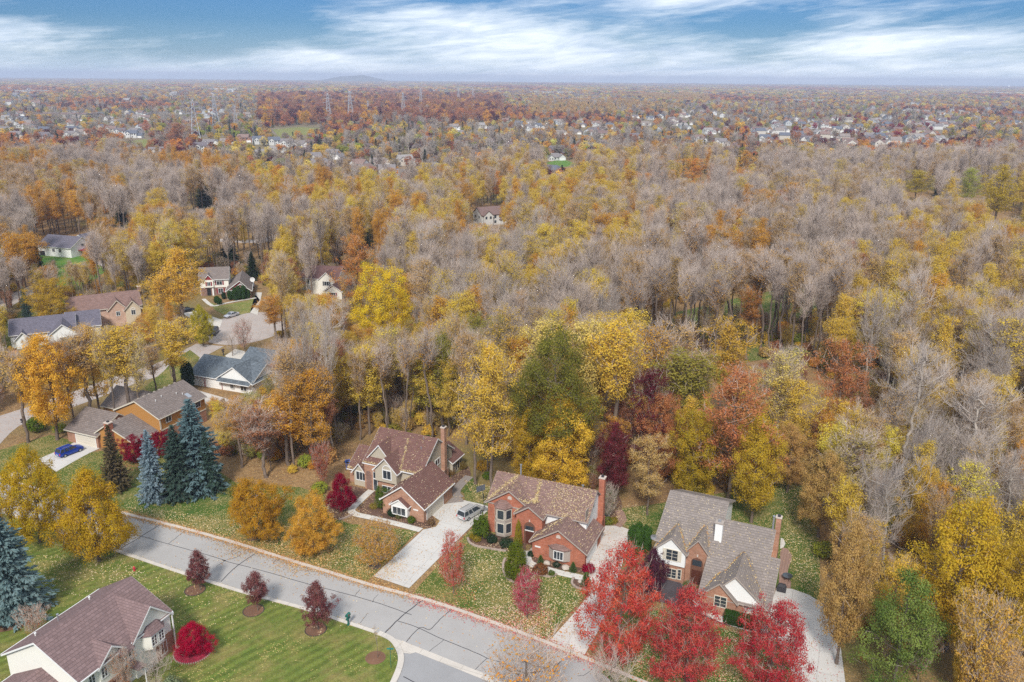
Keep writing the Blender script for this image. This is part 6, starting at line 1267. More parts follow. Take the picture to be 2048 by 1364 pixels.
for d, X, Yy, h_, k, px, py, cx, cy in WOOD:
    base, n, tint, name, word = KM[k]; i = int(rw_.integers(n)); key = base+str(i)
    if base == 'pale' and rw_.uniform() < .4: key = 'palethin%d' % (i % 2); tint = 'tan'
    w = PR[key]['w']*h_/PR[key]['h']*rw_.uniform(.85, 1.2)*(1.28 if rw_.uniform() < .12 else 1)
    inframe = -40 < cx < 2090 and cy < 1380
    tt = vary(tint, rw_)
    lim = LIM.get(name, 200)
    if inframe and cnt.get(name, 0) < lim and cnt.get('all', 0) < 760:
        cnt[name] = cnt.get(name, 0)+1; cnt['all'] = cnt.get('all', 0)+1
        lm = min(LMK, key=lambda q: (q[0][0]-cx)**2+((q[0][1]-cy)*1.6)**2)[1]
        hw = 'tall' if h_ > 22 else 'low' if h_ < 16.5 else 'mid height'; ww = 'wide' if w/h_ > .36 else 'slim' if w/h_ < .28 else 'rounded'
        hw = '' if hw == 'mid height' else hw+' '
        t_o = plant(name, key, X, Yy, h_, w, tt, None, 'tree', '%s trees %s' % (word, lm), parts=d < 260); enlist(t_o, cx, '%s%s%s tree' % (hw, '' if len(word.split()) > 1 else ww+' ', word), lm)
    else: MASS.append((X, Yy, h_, w, key, tt))
call_roll(); ROLL_CALL.clear(); print(cnt, 'rest', len(MASS))
# ------------------------------------------------------------------ what nobody could count: instances on one object each
LIB = {}
def scatter(name, keys, pts, label=None):
    """pts: (x, y, z, sx, sz, rot, key, tint, tint2) -> ONE object whose modifier sets a copy of a source mesh on every point"""
    col = bpy.data.collections.new(name+'_sources'); ks = sorted(set(keys)); order = {}
    for i, k in enumerate(ks):
        o = bpy.data.objects.new('%03d_%s' % (i, k), joined(k) if PR[k]['leaf'] is not None else PR[k]['wood']); col.objects.link(o); order[k] = i
    n = len(pts); me = bpy.data.meshes.new(name); me.vertices.add(n); me.vertices.foreach_set('co', np.array([p[:3] for p in pts], np.float32).ravel())
    def at(nm, ty, arr, f='value'):
        a = me.attributes.new(nm, ty, 'POINT'); a.data.foreach_set(f, np.array(arr).ravel())
    at('idx', 'INT', np.array([order[p[6]] for p in pts], np.int32)); at('rotz', 'FLOAT', np.array([p[5] for p in pts], np.float32))
    at('scl', 'FLOAT_VECTOR', np.array([(p[3], p[3], p[4]) for p in pts], np.float32), 'vector')
    at('tint', 'FLOAT_COLOR', np.array([(*p[7], 1) for p in pts], np.float32), 'color'); at('tint2', 'FLOAT_COLOR', np.array([(*p[8], 1) for p in pts], np.float32), 'color')
    o = ob(name, me, kind='stuff', label=label)
    g = bpy.data.node_groups.new(name, 'GeometryNodeTree'); g.interface.new_socket('Geometry', in_out='INPUT', socket_type='NodeSocketGeometry'); g.interface.new_socket('Geometry', in_out='OUTPUT', socket_type='NodeSocketGeometry')
    a = g.nodes.new('NodeGroupInput'); b = g.nodes.new('NodeGroupOutput'); iop = g.nodes.new('GeometryNodeInstanceOnPoints'); ci = g.nodes.new('GeometryNodeCollectionInfo'); m2p = g.nodes.new('GeometryNodeMeshToPoints')
    ci.inputs['Collection'].default_value = col; ci.inputs['Separate Children'].default_value = True; ci.inputs['Reset Children'].default_value = True
    def na(nm, ty):
        q = g.nodes.new('GeometryNodeInputNamedAttribute'); q.data_type = ty; q.inputs[0].default_value = nm
        return [s for s in q.outputs if s.enabled][0]
    cx3 = g.nodes.new('ShaderNodeCombineXYZ'); g.links.new(na('rotz', 'FLOAT'), cx3.inputs[2])
    g.links.new(a.outputs[0], m2p.inputs['Mesh']); g.links.new(m2p.outputs[0], iop.inputs['Points']); g.links.new(ci.outputs[0], iop.inputs['Instance']); iop.inputs['Pick Instance'].default_value = True
    g.links.new(na('idx', 'INT'), iop.inputs['Instance Index']); g.links.new(cx3.outputs[0], iop.inputs['Rotation']); g.links.new(na('scl', 'FLOAT_VECTOR'), iop.inputs['Scale']); g.links.new(iop.outputs[0], b.inputs[0])
    md = o.modifiers.new('scatter', 'NODES'); md.node_group = g; return o
pts = [(X, Yy, 0, w/PR[k]['w'], h_/PR[k]['h'], rw_.uniform(0, 6.28), k, tt[0], tt[1]) for X, Yy, h_, w, k, tt in MASS]
scatter('woodland', [p[6] for p in pts], pts, 'the rest of the autumn wood, grey leafless crowns mixed with yellow ones')
# undergrowth along and inside the wood
pts = []
for d, X, Yy, h_, k, px, py, cx, cy in WOOD:
    if d > 330: break
    for _ in range(6 if d < 190 else 4 if d < 240 else 2):
        x, y_ = X+rw_.normal(0, 3.4), Yy+rw_.normal(0, 3.4); q = Pj(x, y_, 0)
        if not free(x, y_, *q): continue
        if 640 < q[0] < 1010 and q[1] > 850 and rw_.uniform() < .8: continue
        c = T[('amber', 'yellow', 'tan', 'rust', 'lime', 'olive', 'tan', 'yellow')[int(rw_.integers(8))]]; s = rw_.uniform(1.2, 3.4)
        kk = ('bush', 'bush1', 'small_thin', 'open1')[int(rw_.integers(4))]; hh = s*rw_.uniform(.7, 1.3)*(1 if kk[0] == 'b' else 1.9)
        pts.append((x, y_, 0, s/PR[kk]['w']*(1.3), hh/PR[kk]['h'], rw_.uniform(0, 6), kk, jit(c[0], rw_), jit(c[1], rw_)))
scatter('undergrowth', [p[6] for p in pts], pts, 'low yellow and tan thicket under the woodland trees')
# ------------------------------------------------------------------ the suburb and its trees out to the horizon
FARPAL = ['yellow', 'amber', 'none', 'paleyellow', 'orange', 'tan', 'tan', 'maroon', 'olive', 'copper', 'yellow', 'none', 'lime', 'greyed', 'greyed']
pts, rf = [], np.random.default_rng(31)
HOUSEPTS = []
FIELDS = [[(535, 256), (640, 250), (650, 262), (625, 272), (550, 280)], [(190, 286), (290, 274), (335, 290), (215, 306)], [(1030, 212), (1075, 208), (1200, 203), (1200, 212), (1060, 224)]]
def suburb_density(px, py):
    """how built-up (0..1) the far ground is"""
    if 520 < px < 1000 and 196 < py < 252: return 0.0            # the rust red wood
    if 1380 < px < 1900 and 222 < py < 300: return .9
    if px < 520 and 205 < py < 300: return .55
    if 1000 < px < 1400 and 235 < py < 300: return .5
    if 480 < px < 900 and 262 < py < 372: return .5
    return .28
HX = np.array([Pj(*G(px, py), 4) for px, py in HOUSEPX]) if HOUSEPX else np.zeros((0, 2))
rows = []; y = 330.
while y < 15000:
    st = 8.5 if y < 700 else 10+.0065*(y-700) if y < 4200 else 33+.004*(y-4200)
    half = y*.88+40; nx = int(2*half/st)
    xs = -half+st*(np.arange(nx)+rf.uniform(-.45, .45, nx)); ys = y+rf.uniform(-.45, .45, nx)*st
    for X, Yy in zip(xs, ys):
        px, py = Pj(X, Yy, 0)
        if px < -420 or px > 2480: continue
        if py >= edge(px)-1 or (py > 240 and any(inpoly(px, py, f) for f in FIELDS+CLEAR[-2:])): continue
        sd_ = suburb_density(px, py); r_ = rf.uniform()
        if y < 4200 and r_ < .30*sd_+(.10 if sd_ > .4 else 0): continue
        if y > 4200 and r_ < .12: continue
        if y < 5200:
            ty_ = Pj(X, Yy, 10)[1]; wp = 4.2*FPX/Yy
            if (((HX[:, 0]-px)**2 < (wp+5*FPX/Yy*.8)**2) & (HX[:, 1] > ty_-1) & (HX[:, 1] < py+3)).any() and rf.uniform() < .74: continue
        rz_ = rf.uniform(0, 6.28)
        q = sn(X, Yy, 90+.04*y, 1.3); q2 = sn(X, Yy, 260+.05*y, 4.1)
        if 520 < px < 1010 and 196 < py < 252: c = ('rust', 'rust', 'copper', 'maroon', 'amber', 'rust')[int(rf.integers(6))]
        elif 1060 < px < 1420 and 190 < py < 232 and q > 0: c = 'tan'
        elif q > .55: c = ('rust', 'copper', 'orange', 'maroon')[int(rf.integers(4))]
        elif q < -.5: c = ('tan', 'greyed', 'amber', 'rust', 'none', 'paleyellow')[int(rf.integers(6))]
        elif 1400 < px < 1900 and 230 < py < 300 and rf.uniform() < .25: c = 'crimson'
        else: c = FARPAL[int(rf.integers(len(FARPAL)))]
        t1, t2 = T[c]
        if y > 4200: k = 'grove%d' % rf.integers(3); sx = rf.uniform(.6, 1.1)*st/36; sz = rf.uniform(.7, 1.25)
        elif rf.uniform() < .06: k = 'farfir'; t1, t2 = T['darkgreen']; sx = sz = rf.uniform(.6, 1.1)
        elif rf.uniform() < (.16 if q < .2 else .05)*(1 if y < 2500 else .3): k = 'farbare%d' % rf.integers(2); sx = sz = rf.uniform(.6, 1.05)
        else: k = 'far%d' % rf.integers(4); sx = rf.uniform(.5, 1.0)*(.85 if sd_ > .4 else 1 if sd_ > 0 else 1.25)*(1+max(0, y-1500)/3200.); sz = sx*rf.uniform(.8, 1.1)/(1+max(0, y-1500)/5200.)*(1.25 if sd_ == 0 else .85)
        pts.append((X, Yy, 0, sx, sz, rz_, k, jit(t1, rf), jit(t2, rf)))
    y += st
print('far trees', len(pts))
scatter('treeline', [p[6] for p in pts], pts, 'autumn trees of the suburb thinning out to the horizon')
# ------------------------------------------------------------------ pylons and lines
def pylon_mesh(h_, w):
    m = MB(); n = 9; lv = []
    for i in range(n+1):
        t = i/n; z = h_*t*.96; r = w*(1-t)**1.25*.5+.8; lv.append((z, r))
    cor = ((1, 1), (-1, 1), (-1, -1), (1, -1))
    for (z0, r0), (z1, r1) in zip(lv[:-1], lv[1:]):
        for i, (a, b) in enumerate(cor):
            a2, b2 = cor[(i+1) % 4]; m.tube((a*r0, b*r0, z0), (a*r1, b*r1, z1), .22, k=4); m.tube((a*r0, b*r0, z0), (a2*r1, b2*r1, z1), .13, k=3); m.tube((a2*r0, b2*r0, z0), (a*r1, b*r1, z1), .13, k=3)
    ar = []
    for z, L in ((h_*.66, 7.5), (h_*.78, 6.5), (h_*.90, 5.5)):
        for s in (1, -1):
            m.tube((0, 0, z+.9), (s*L, 0, z), .18, k=4); m.tube((0, 0, z-.9), (s*L, 0, z), .18, k=4); m.tube((s*L, 0, z), (s*L, 0, z-2), .14, k=4); ar.append((s*L, z-2))
    for s in (1, -1): m.tube((s*.8, 0, h_*.95), (s*2.6, 0, h_), .15, k=4)
    return m, ar
M['steel'] = mat_plain('weathered_steel', (.40, .42, .46), .5, .4, .1)
PY = [((393, 285), 46, 'pylon nearest the far field'), ((433, 256), 46, 'pylon with pale tips beside the nearest one'), ((473, 258), 32, 'short pylon beside the rust red wood'), ((658, 245), 46, 'pylon before the rust red wood'), ((702, 246), 50, 'tallest looking pylon before the rust red wood'), ((737, 236), 30, 'short pylon between two tall ones'), ((807, 232), 44, 'pylon deeper in the rust red wood'), ((842, 219), 46, 'pylon at the back of the rust red wood'), ((917, 208), 44, 'faint pylon beyond the rust red wood'), ((946, 208), 44, 'faintest pylon toward the transformer yard')]
arms = []; mm, ar = pylon_mesh(46, 8.5); pm = mesh('pylon', mm.v, mm.f, M['steel'])
for (px, py), h_, lab in PY:
    X, Y = G(px, py); o = ob('pylon', pm, label=lab, cat='pylon', group=None); o.location = (X, Y, 0); s = h_/46; o.scale = (s, s, s); o.rotation_euler = (0, 0, R(24)); arms.append((X, Y, s))
def wire(m, p, q, sag, r=.07, n=10):
    P = [Vector(p).lerp(Vector(q), i/n)+Vector((0, 0, -4*sag*(i/n)*(1-i/n))) for i in range(n+1)]
    for a, b in zip(P[:-1], P[1:]): m.tube(a, b, r, k=3, cap=False)
def line(chain, lab):
    m = MB()
    for (X0, Y0, s0), (X1, Y1, s1) in zip(chain[:-1], chain[1:]):
        for s, z in ar:
            c, sn_ = math.cos(R(24)), math.sin(R(24)); wire(m, (X0+s*c*s0, Y0+s*sn_*s0, z*s0), (X1+s*c*s1, Y1+s*sn_*s1, z*s1), 7)
    m.build('power_line', M['steel'], label=lab, cat='power line')
xl, yl = G(-700, 330); xl2, yl2 = G(-600, 300)
line([(xl, yl, 1.0), arms[0], arms[3], arms[6], arms[8]], 'thin electric wires strung on the pylon nearest the far field and beyond'); line([(xl2, yl2, 1.0), arms[1], arms[4], arms[7], arms[9]], 'thin electric wires on the pylon with pale tips and beyond'); line([(G(-500, 290)[0], G(-500, 290)[1], .7), arms[2], arms[5]], 'low thin electric wires on the short pylons')
ry = random.Random(4); X0, Y0 = G(1150, 205); ye = empty('transformer_yard', (X0, Y0, 0), 0, label='row of thin grey masts of a far transformer yard', cat='substation')
for k in range(34):
    X, Y = G(1092+k*3.6+ry.uniform(-1, 1), 205+ry.uniform(-2, 2)); X -= X0; Y -= Y0; ym = MB().tube((X, Y, 0), (X, Y, ry.choice((14, 18, 24, 30))), .35, .2, k=4)
    if k % 3 == 0: ym.tube((X-8, Y, 13), (X+14, Y, 13), .3, k=4)
    ym.build('mast', M['steel'], ye)
for px, py, lab in ((1882, 178, 'white water tower standing on the horizon'), (2016, 182, 'smaller white water tower near the far frame edge')):
    X, Y = G(px, py); m = MB().lathe([(1.8, 0), (1.6, 26), (3, 29), (9, 33), (10.5, 37), (9, 41), (3, 44), (.2, 44.6)], 14, (0, 0)); o = m.build('water_tower', M['white'], label=lab, cat='water tower'); o.location = (X, Y, 0)
# wooded hill on the horizon
hm = MB(); nx, ny = 40, 10
for name_, az_, wid, ht, dd in (('hill', -.181, 480, 95, 13500),):
    hm = MB(); vs = []
    for j in range(ny+1):
        for i in range(nx+1):
            u, v = i/nx*2-1, j/ny*2-1; r2 = min(1, u*u*(1+.2*u)+v*v); vs.append((math.sin(az_)*dd+u*wid*1.25, math.cos(az_)*dd+v*500, max(-1, ht*(1-r2)**1.3*(1+.06*math.sin(9*u+v*3)))))
    hm.add(vs, [(j*(nx+1)+i, j*(nx+1)+i+1, (j+1)*(nx+1)+i+1, (j+1)*(nx+1)+i) for j in range(ny) for i in range(nx)])
    hm.build(name_, M['hillside'] if 'hillside' in M else mat_plain('hillside', (.10, .11, .07), .95, .1, .3, nscale=.01), smooth=True, kind='structure')
# ------------------------------------------------------------------ vehicles
def vehicle(kind, name, label, p_rear, p_front, col, L=None, metal=.35):
    x0, y0 = G(*p_rear); x1, y1 = G(*p_front); a = math.atan2(y1-y0, x1-x0); e = empty(name, ((x0+x1)/2, (y0+y1)/2, .05), a, label=label, cat='car')
    Ls, Wd, Ht = dict(van=(5.0, 1.95, 1.78), suv=(4.8, 1.93, 1.72), sedan=(4.8, 1.85, 1.42))[kind]; k = (L or Ls)/Ls; e.scale = (k, k, k)
    paint = mat_plain(name+'_paint', col, .22, .6, .05, metal)
    # body: cross sections along x (rear -> front): (x, half width, bottom, belt height)
    belt = dict(van=1.02, suv=1.05, sedan=.92)[kind]; hood = dict(van=.98, suv=1.04, sedan=.86)[kind]
    X = Ls/2
    st = [(-X, .80, .45, belt*.86), (-X+.12, .92, .30, belt*.98), (-X*.7, .97, .22, belt), (-X*.3, 1, .2, belt), (X*.2, 1, .2, belt*.99), (X*.42, .99, .2, hood), (X*.75, .95, .22, hood*.93), (X-.12, .86, .28, hood*.80), (X, .70, .40, hood*.66)]
    vs, fs = [], []; n = 9
    for x, w, zb, zt in st:
        w *= Wd/2
        for y_, z_ in ((w*.86, zb), (w, zb+.18), (w*1.0, zt*.72), (w*.93, zt-.03), (w*.60, zt+.015)): vs.append((x, y_, z_))
        for y_, z_ in ((-w*.60, zt+.015), (-w*.93, zt-.03), (-w*1.0, zt*.72), (-w, zb+.18), (-w*.86, zb)): vs.append((x, y_, z_))
    m_ = 10
    for i in range(len(st)-1):
        for j in range(m_): j2 = (j+1) % m_; fs.append((i*m_+j, i*m_+j2, (i+1)*m_+j2, (i+1)*m_+j))
    fs += [tuple(range(m_-1, -1, -1)), tuple((len(st)-1)*m_+j for j in range(m_))]
    body = ob('body', mesh('body', vs, fs, paint, smooth=False), e)
    rf_, rt_, rr_, rb_ = dict(van=(X*.62, X*.22, -X*.86, -X*.97), suv=(X*.48, X*.12, -X*.80, -X*.95), sedan=(X*.42, X*.08, -X*.32, -X*.72))[kind]   # windscreen foot, roof front, roof rear, rear glass foot
    wb, wt = Wd/2*.92, Wd/2*.72; zt = Ht; zb = belt-.03
    gv = [(rf_, -wb*.88, zb), (rf_, wb*.88, zb), (rt_, wt, zt-.06), (rt_, -wt, zt-.06), (rb_, -wb*.92, zb), (rb_, wb*.92, zb), (rr_, wt*.97, zt-.07), (rr_, -wt*.97, zt-.07), ((rf_+rb_)/2, wb, zb), ((rf_+rb_)/2, -wb, zb)]
    ob('window', mesh('window', gv, [(0, 1, 2, 3), (5, 4, 7, 6), (1, 8, 5, 6, 2), (4, 9, 0, 3, 7)], M['glass']), e)
    rv = [(rt_+.10, -wt-.01, zt-.07), (rt_+.10, wt+.01, zt-.07), (rr_-.08, wt, zt-.08), (rr_-.08, -wt, zt-.08), (rt_-.02, -wt*.8, zt+.01), (rt_-.02, wt*.8, zt+.01), (rr_+.1, wt*.8, zt), (rr_+.1, -wt*.8, zt)]
    ob('roof', mesh('roof', rv, [(4, 5, 6, 7), (0, 1, 5, 4), (1, 2, 6, 5), (2, 3, 7, 6), (3, 0, 4, 7), (3, 2, 1, 0)], paint), e)
    pil = MB(); 
    for s in (1, -1):
        for (xa, ya), (xb, yb) in (((rf_, wb*.9), (rt_+.04, wt+.01)), ((rb_+.02, wb*.94), (rr_-.02, wt))): pil.tube((xa, s*ya, zb), (xb, s*yb, zt-.05), .055, k=5)
        for f in ((.45, .72) if kind != 'sedan' else (.5,)):
            xa = rf_+(rb_-rf_)*f; xb = rt_+(rr_-rt_)*(f*1.02-.03); pil.tube((xa, s*wb*1.0, zb), (xb, s*(wt+.012), zt-.05), .05, k=5)
    pil.build('pillar', paint, e)
    if kind != 'sedan':
        rk = MB()
        for s in (1, -1): rk.tube((rt_-.25, s*wt*.84, zt+.05), (rr_+.3, s*wt*.84, zt+.05), .028, k=5)
        rk.build('roof_rack', M['dark_metal'] if col[0] > .2 else M['metal'], e)
    for sx in (X*.62, -X*.60):
        for s in (1, -1):
            yy = s*Wd/2*.93; w_ = MB().tube((sx, yy-s*.11, .33), (sx, yy+s*.075, .33), .335, k=18).build('wheel', M['rubber'], e); MB().tube((sx, yy+s*.02, .33), (sx, yy+s*.088, .33), .21, .19, k=12).build('rim', M['metal'], w_)
    for s in (1, -1):
        MB().box(X*.88, X*.985, s*Wd*.36-.14, s*Wd*.36+.14, hood*.60, hood*.74).build('headlight', M['metal'], e); MB().box(-X-.012, -X+.10, s*Wd*.40-.10, s*Wd*.40+.08, belt*.62, belt*.92).build('taillight', M['red_paint'], e)
    MB().box(-X-.02, -X+.02, -.25, .25, .56, .68).build('number_plate', M['white'], e); return e
def cpt(f, x, y): return f(x, y)
vehicle('van', 'silver_minivan', 'silver minivan parked on the pale concrete driveway', (919.5, 1044), (963, 1019), (.50, .50, .50))
vehicle('suv', 'blue_car', 'deep blue estate car parked before the ochre house garage', (115, 917), (165, 898), (.012, .05, .33))
vehicle('suv', 'dark_car', 'dark navy off-roader parked on the leaf dusted road', (434, 661), (421, 675), (.02, .025, .05))
vehicle('sedan', 'silver_sedan', 'silver sedan parked at the kerb of the round street end', (478, 629), (448, 638), (.55, .56, .60))
vehicle('sedan', 'black_car', 'black car on the short drive under the leaning yellow tree', (365, 625), (386, 622), (.012, .012, .015))
vehicle('suv', 'white_car', 'white car behind the brick garage of the red shutter house', (506, 580), (501, 567), (.7, .7, .7))
# ------------------------------------------------------------------ small things
def mailbox(px, py, mat, label, s=1.0):
    X, Y = G(px, py); e = empty('mailbox', (X, Y, 0), R(-23), label=label, cat='mailbox'); e.scale = (s,)*3
    MB().box(-.07, .07, -.07, .07, 0, 1.15).box(-.10, .10, -.10, .10, 0, .25).build('post', mat, e)
    m = MB(); n = 7; pr = [(-.16, 1.15), (.16, 1.15)]+[(.16*math.cos(t), 1.33+.16*math.sin(t)) for t in [math.pi*i/n for i in range(n+1)]]
    k = len(pr); m.add([(y_, x_, z_) for x_ in (-.28, .28) for y_, z_ in pr], [tuple(range(k)), tuple(range(2*k-1, k-1, -1))]+[(i, (i+1) % k, k+(i+1) % k, k+i) for i in range(k)]); m.build('box', mat, e)
    MB().box(-.10, .10, -.3, .3, .80, .96).build('paper_tube', mat, e); MB().box(.165, .185, -.1, -.06, 1.25, 1.5).build('flag', M['red_paint'], e)
mailbox(697, 1251, M['green_paint'], 'green mailbox on a post at the kerb of the mown lawn', 1.25); mailbox(283, 764, M['dark_metal'], 'dark mailbox on the far side of the leafy road', 1.4); mailbox(447, 711, M['dark_metal'], 'dark mailbox at the blue roof house side of the road', 1.2); mailbox(47, 853, M['dark_metal'], 'dark mailbox at the road end before the thicket', 1.2)
X, Y = G(782, 1336); e = empty('street_sign', (X, Y, 0), 0, label='green street name sign post at the street corner', cat='street sign')
MB().tube((0, 0, 0), (0, 0, 2.9), .035, k=6).build('post', M['green_paint'], e); MB().box(-.4, .4, -.012, .012, 2.68, 2.88).build('sign_plate', M['teal_plastic'], e); b_ = MB().box(-.012, .012, -.4, .4, 2.92, 3.1).build('sign_plate', M['teal_plastic'], e)
X, Y = G(269, 1142); e = empty('fire_hydrant', (X, Y, 0), .3, label='small pink red hydrant on the grass by the kerb', cat='hydrant')
MB().lathe([(.17, 0), (.17, .08), (.12, .1), (.12, .55), (.16, .57), (.14, .68), (.05, .76), (.04, .82)], 12).build('barrel', M['red_paint'], e); m = MB(); m.tube((-.22, 0, .42), (.22, 0, .42), .06, k=8); m.tube((0, -.22, .38), (0, 0, .38), .075, k=8); m.build('nozzle', M['red_paint'], e)
# basketball hoop at the end of the pale driveway
X, Y = G(*c1(1800, 1125)); e = empty('basketball_hoop', (X, Y, .05), R(35), label='basketball hoop on a black pole beside the silver minivan', cat='basketball hoop')
MB().box(-.4, .4, -.9, .3, 0, .28).build('base', M['metal'], e); MB().tube((0, -.3, .2), (0, .1, 3.1), .06, k=8).tube((0, .1, 3.1), (0, .75, 3.35), .04, k=6).build('pole', M['dark_metal'], e)
MB().box(-.85, .85, .74, .78, 2.9, 3.95).build('backboard', mat_plain('clear_backboard', (.12, .13, .15), .1, .6, .1), e); m = MB(); n = 14
for i in range(n): a, b = i*6.2832/n, (i+1)*6.2832/n; m.tube((.23*math.cos(a), 1.05+.23*math.sin(a), 3.05), (.23*math.cos(b), 1.05+.23*math.sin(b), 3.05), .015, k=4, cap=False)
m.build('rim', M['red_paint'], e)
X, Y = G(*c2(1372, 690)); e = empty('air_conditioner', (X, Y, 0), R(-22.5), label='boxy grey air conditioner beside the red brick chimney', cat='air conditioner')
MB().box(-.5, .5, -.5, .5, .05, .95).build('casing', M['metal'], e); m = MB().lathe([(.38, .97), (.38, .99), (.0, 1.0)], 16); m.build('fan_grille', M['dark_metal'], e)
def dish(x, y, z, rz, lab, mat='white', r=.42):
    e = empty('satellite_dish', (x, y, z), rz, label=lab, cat='satellite dish'); m = MB(); n = 12; m.add([(0, .14, .0)]+[(r*math.cos(t), 0, r*math.sin(t)) for t in [i*6.2832/n for i in range(n)]], [(0, 1+i, 1+(i+1) % n) for i in range(n)]); m.add([(0, .17, .0)]+[(r*math.cos(t), .03, r*math.sin(t)) for t in [i*6.2832/n for i in range(n)]], [(0, 1+(i+1) % n, 1+i) for i in range(n)])
    m.build('reflector', M[mat], e); MB().tube((0, .1, 0), (0, .3, -.55), .03, k=6).tube((0, .12, -.2), (0, -.35, -.05), .015, k=4).build('arm', M['dark_metal'], e)
x, y = H3.to_w(-16.9, 4.1); dish(x, y, 5.7, R(-20), 'grey dish at the eave above the purple plum tree', 'metal', .45); x, y = H6.to_w(7.6, 8); dish(x, y, 4.2, R(10), 'white dish on the garage roof of the red shutter house', 'white', .8)
for p, s in ((c2(795, 1112), .55), (c2(980, 1158), .65), (c2(1125, 1290), .4), (c2(900, 1120), .35)):
    X, Y = G(*p); rg = np.random.default_rng(int(p[0])); m = MB().lathe([(s*.7, 0), (s, s*.25), (s*.8, s*.6), (s*.3, s*.8), (0.01, s*.82)], 9); v = [(a*(1+rg.normal(0, .08)), b*(1+rg.normal(0, .08)), c) for a, b, c in m.v]
    o = ob('boulder', mesh('boulder', v, m.f, M['boulder']), label='pale boulder in the planting beds before the red brick garage', cat='boulder', group='pale boulders of the red brick house'); o.location = (X, Y, .04)
X, Y = G(696, 936); e = empty('garden_slide', (X, Y, 0), R(20), label='bright blue plastic slide behind the maroon roof house', cat='slide')
MB().add([(-.35, 0, 1.7), (.35, 0, 1.7), (.35, 2.6, .1), (-.35, 2.6, .1), (-.35, 0, 1.55), (.35, 0, 1.55), (.35, 2.6, 0), (-.35, 2.6, 0)], [(0, 1, 2, 3), (7, 6, 5, 4), (0, 3, 7, 4), (1, 5, 6, 2), (0, 4, 5, 1), (3, 2, 6, 7)]).build('chute', M['blue_plastic'], e)
m = MB(); [m.tube((s*.36, -.5, 0), (s*.34, 0, 1.8), .05, k=6) for s in (1, -1)]; [m.tube((-.34, -.42+.1*k, .35*k+.3), (.34, -.42+.1*k, .35*k+.3), .03, k=5) for k in range(4)]; m.build('ladder', M['blue_plastic'], e)
for px, py, l in ((596, 553, 'teal wheelie bin beside the dark brown roof'), (601, 553, 'second teal wheelie bin, closer to the dark brown roof')):
    X, Y = G(px, py); e = empty('wheelie_bin', (X, Y, 0), .2, label=l, cat='bin'); MB().add([(-.28, -.3, 0), (.28, -.3, 0), (.28, .3, 0), (-.28, .3, 0), (-.35, -.38, 1.0), (.35, -.38, 1.0), (.35, .38, 1.0), (-.35, .38, 1.0)], [(0, 3, 2, 1), (0, 1, 5, 4), (1, 2, 6, 5), (2, 3, 7, 6), (3, 0, 4, 7), (4, 5, 6, 7)]).build('body', M['teal_plastic'], e)
    MB().box(-.37, .37, -.4, .42, 1.0, 1.08).build('lid', M['teal_plastic'], e)
# patio furniture behind the grey roof house
X, Y = H3.to_w(1.3, 10.2)
e = empty('patio_table', (X, Y, .07), R(-24), label='round glass patio table on the brick patio', cat='table'); MB().lathe([(.7, .70), (.72, .74), (.02, .75)], 16).build('table_top', M['glass'], e)
for k in range(4): a = k*1.57+.7; MB().tube((.5*math.cos(a), .5*math.sin(a), 0), (.45*math.cos(a), .45*math.sin(a), .7), .03, k=5).build('leg', M['dark_metal'], e)
e = empty('barbecue_grill', (*H3.to_w(.9, 7.0), .07), R(-24), label='covered dark grill against the wall on the brick patio', cat='grill'); MB().box(-.6, .6, -.3, .3, 0, .85).build('cart', M['dark_metal'], e)
MB().add([(-.5, -.3, .85), (.5, -.3, .85), (.5, .3, .85), (-.5, .3, .85), (-.45, -.15, 1.2), (.45, -.15, 1.2), (.45, .25, 1.15), (-.45, .25, 1.15)], [(0, 1, 5, 4), (1, 2, 6, 5), (2, 3, 7, 6), (3, 0, 4, 7), (4, 5, 6, 7)]).build('lid', M['dark_metal'], e)
# rail fence bit and lamp posts
for px, py, l in ((153, 463, 'white light pole behind the long white house'), (20, 470, 'thin pole in the brown wood')):
    X, Y = G(px, py); e = empty('light_pole', (X, Y, 0), 0, label=l, cat='lamp post'); MB().tube((0, 0, 0), (0, 0, 8), .09, .06, k=6).build('pole', M['metal'], e); MB().tube((0, 0, 8), (.9, 0, 8.1), .05, k=5).box(.8, 1.3, -.12, .12, 8.02, 8.16).build('lamp_head', M['white'], e)
# ------------------------------------------------------------------ fallen leaves, real ones, on roofs, lawns, road edges
rl = np.random.default_rng(99); LPts, LC = [], []
YEL, PAL, BRN, RED, ORG = (.58, .43, .18), (.64, .52, .33), (.36, .20, .08), (.46, .06, .08), (.55, .28, .08)
def drop(pts, cols, z=.08, zf=None):
    for (x, y) in pts: LPts.append((x, y, zf(x, y) if zf else z)); LC.append(cols[int(rl.integers(len(cols)))])
def in_px(poly, n, cols, z=.08):
    P = [G(*p) for p in poly]; x0, x1 = min(p[0] for p in P), max(p[0] for p in P); y0, y1 = min(p[1] for p in P), max(p[1] for p in P); out = []
    while len(out) < n:
        a, b = rl.uniform(x0, x1), rl.uniform(y0, y1)
        if inpoly(a, b, P): out.append((a, b))
    drop(out, cols, z)
def along(line_, n, sd, cols, z=.08):
    P = np.array(line_); L = np.r_[0, np.cumsum(np.linalg.norm(np.diff(P, axis=0), axis=1))]; t = rl.uniform(0, L[-1], n); drop(list(zip(np.interp(t, L, P[:, 0])+rl.normal(0, sd, n), np.interp(t, L, P[:, 1])+rl.normal(0, sd, n))), cols, z)
def under(px, py, r, n, cols, z=.075):
    x, y = G(px, py); a = rl.uniform(0, 6.28, n); q = r*np.sqrt(rl.uniform(0, 1, n))*(1+rl.normal(0, .2, n)); drop(list(zip(x+q*np.cos(a), y+q*np.sin(a))), cols, z)
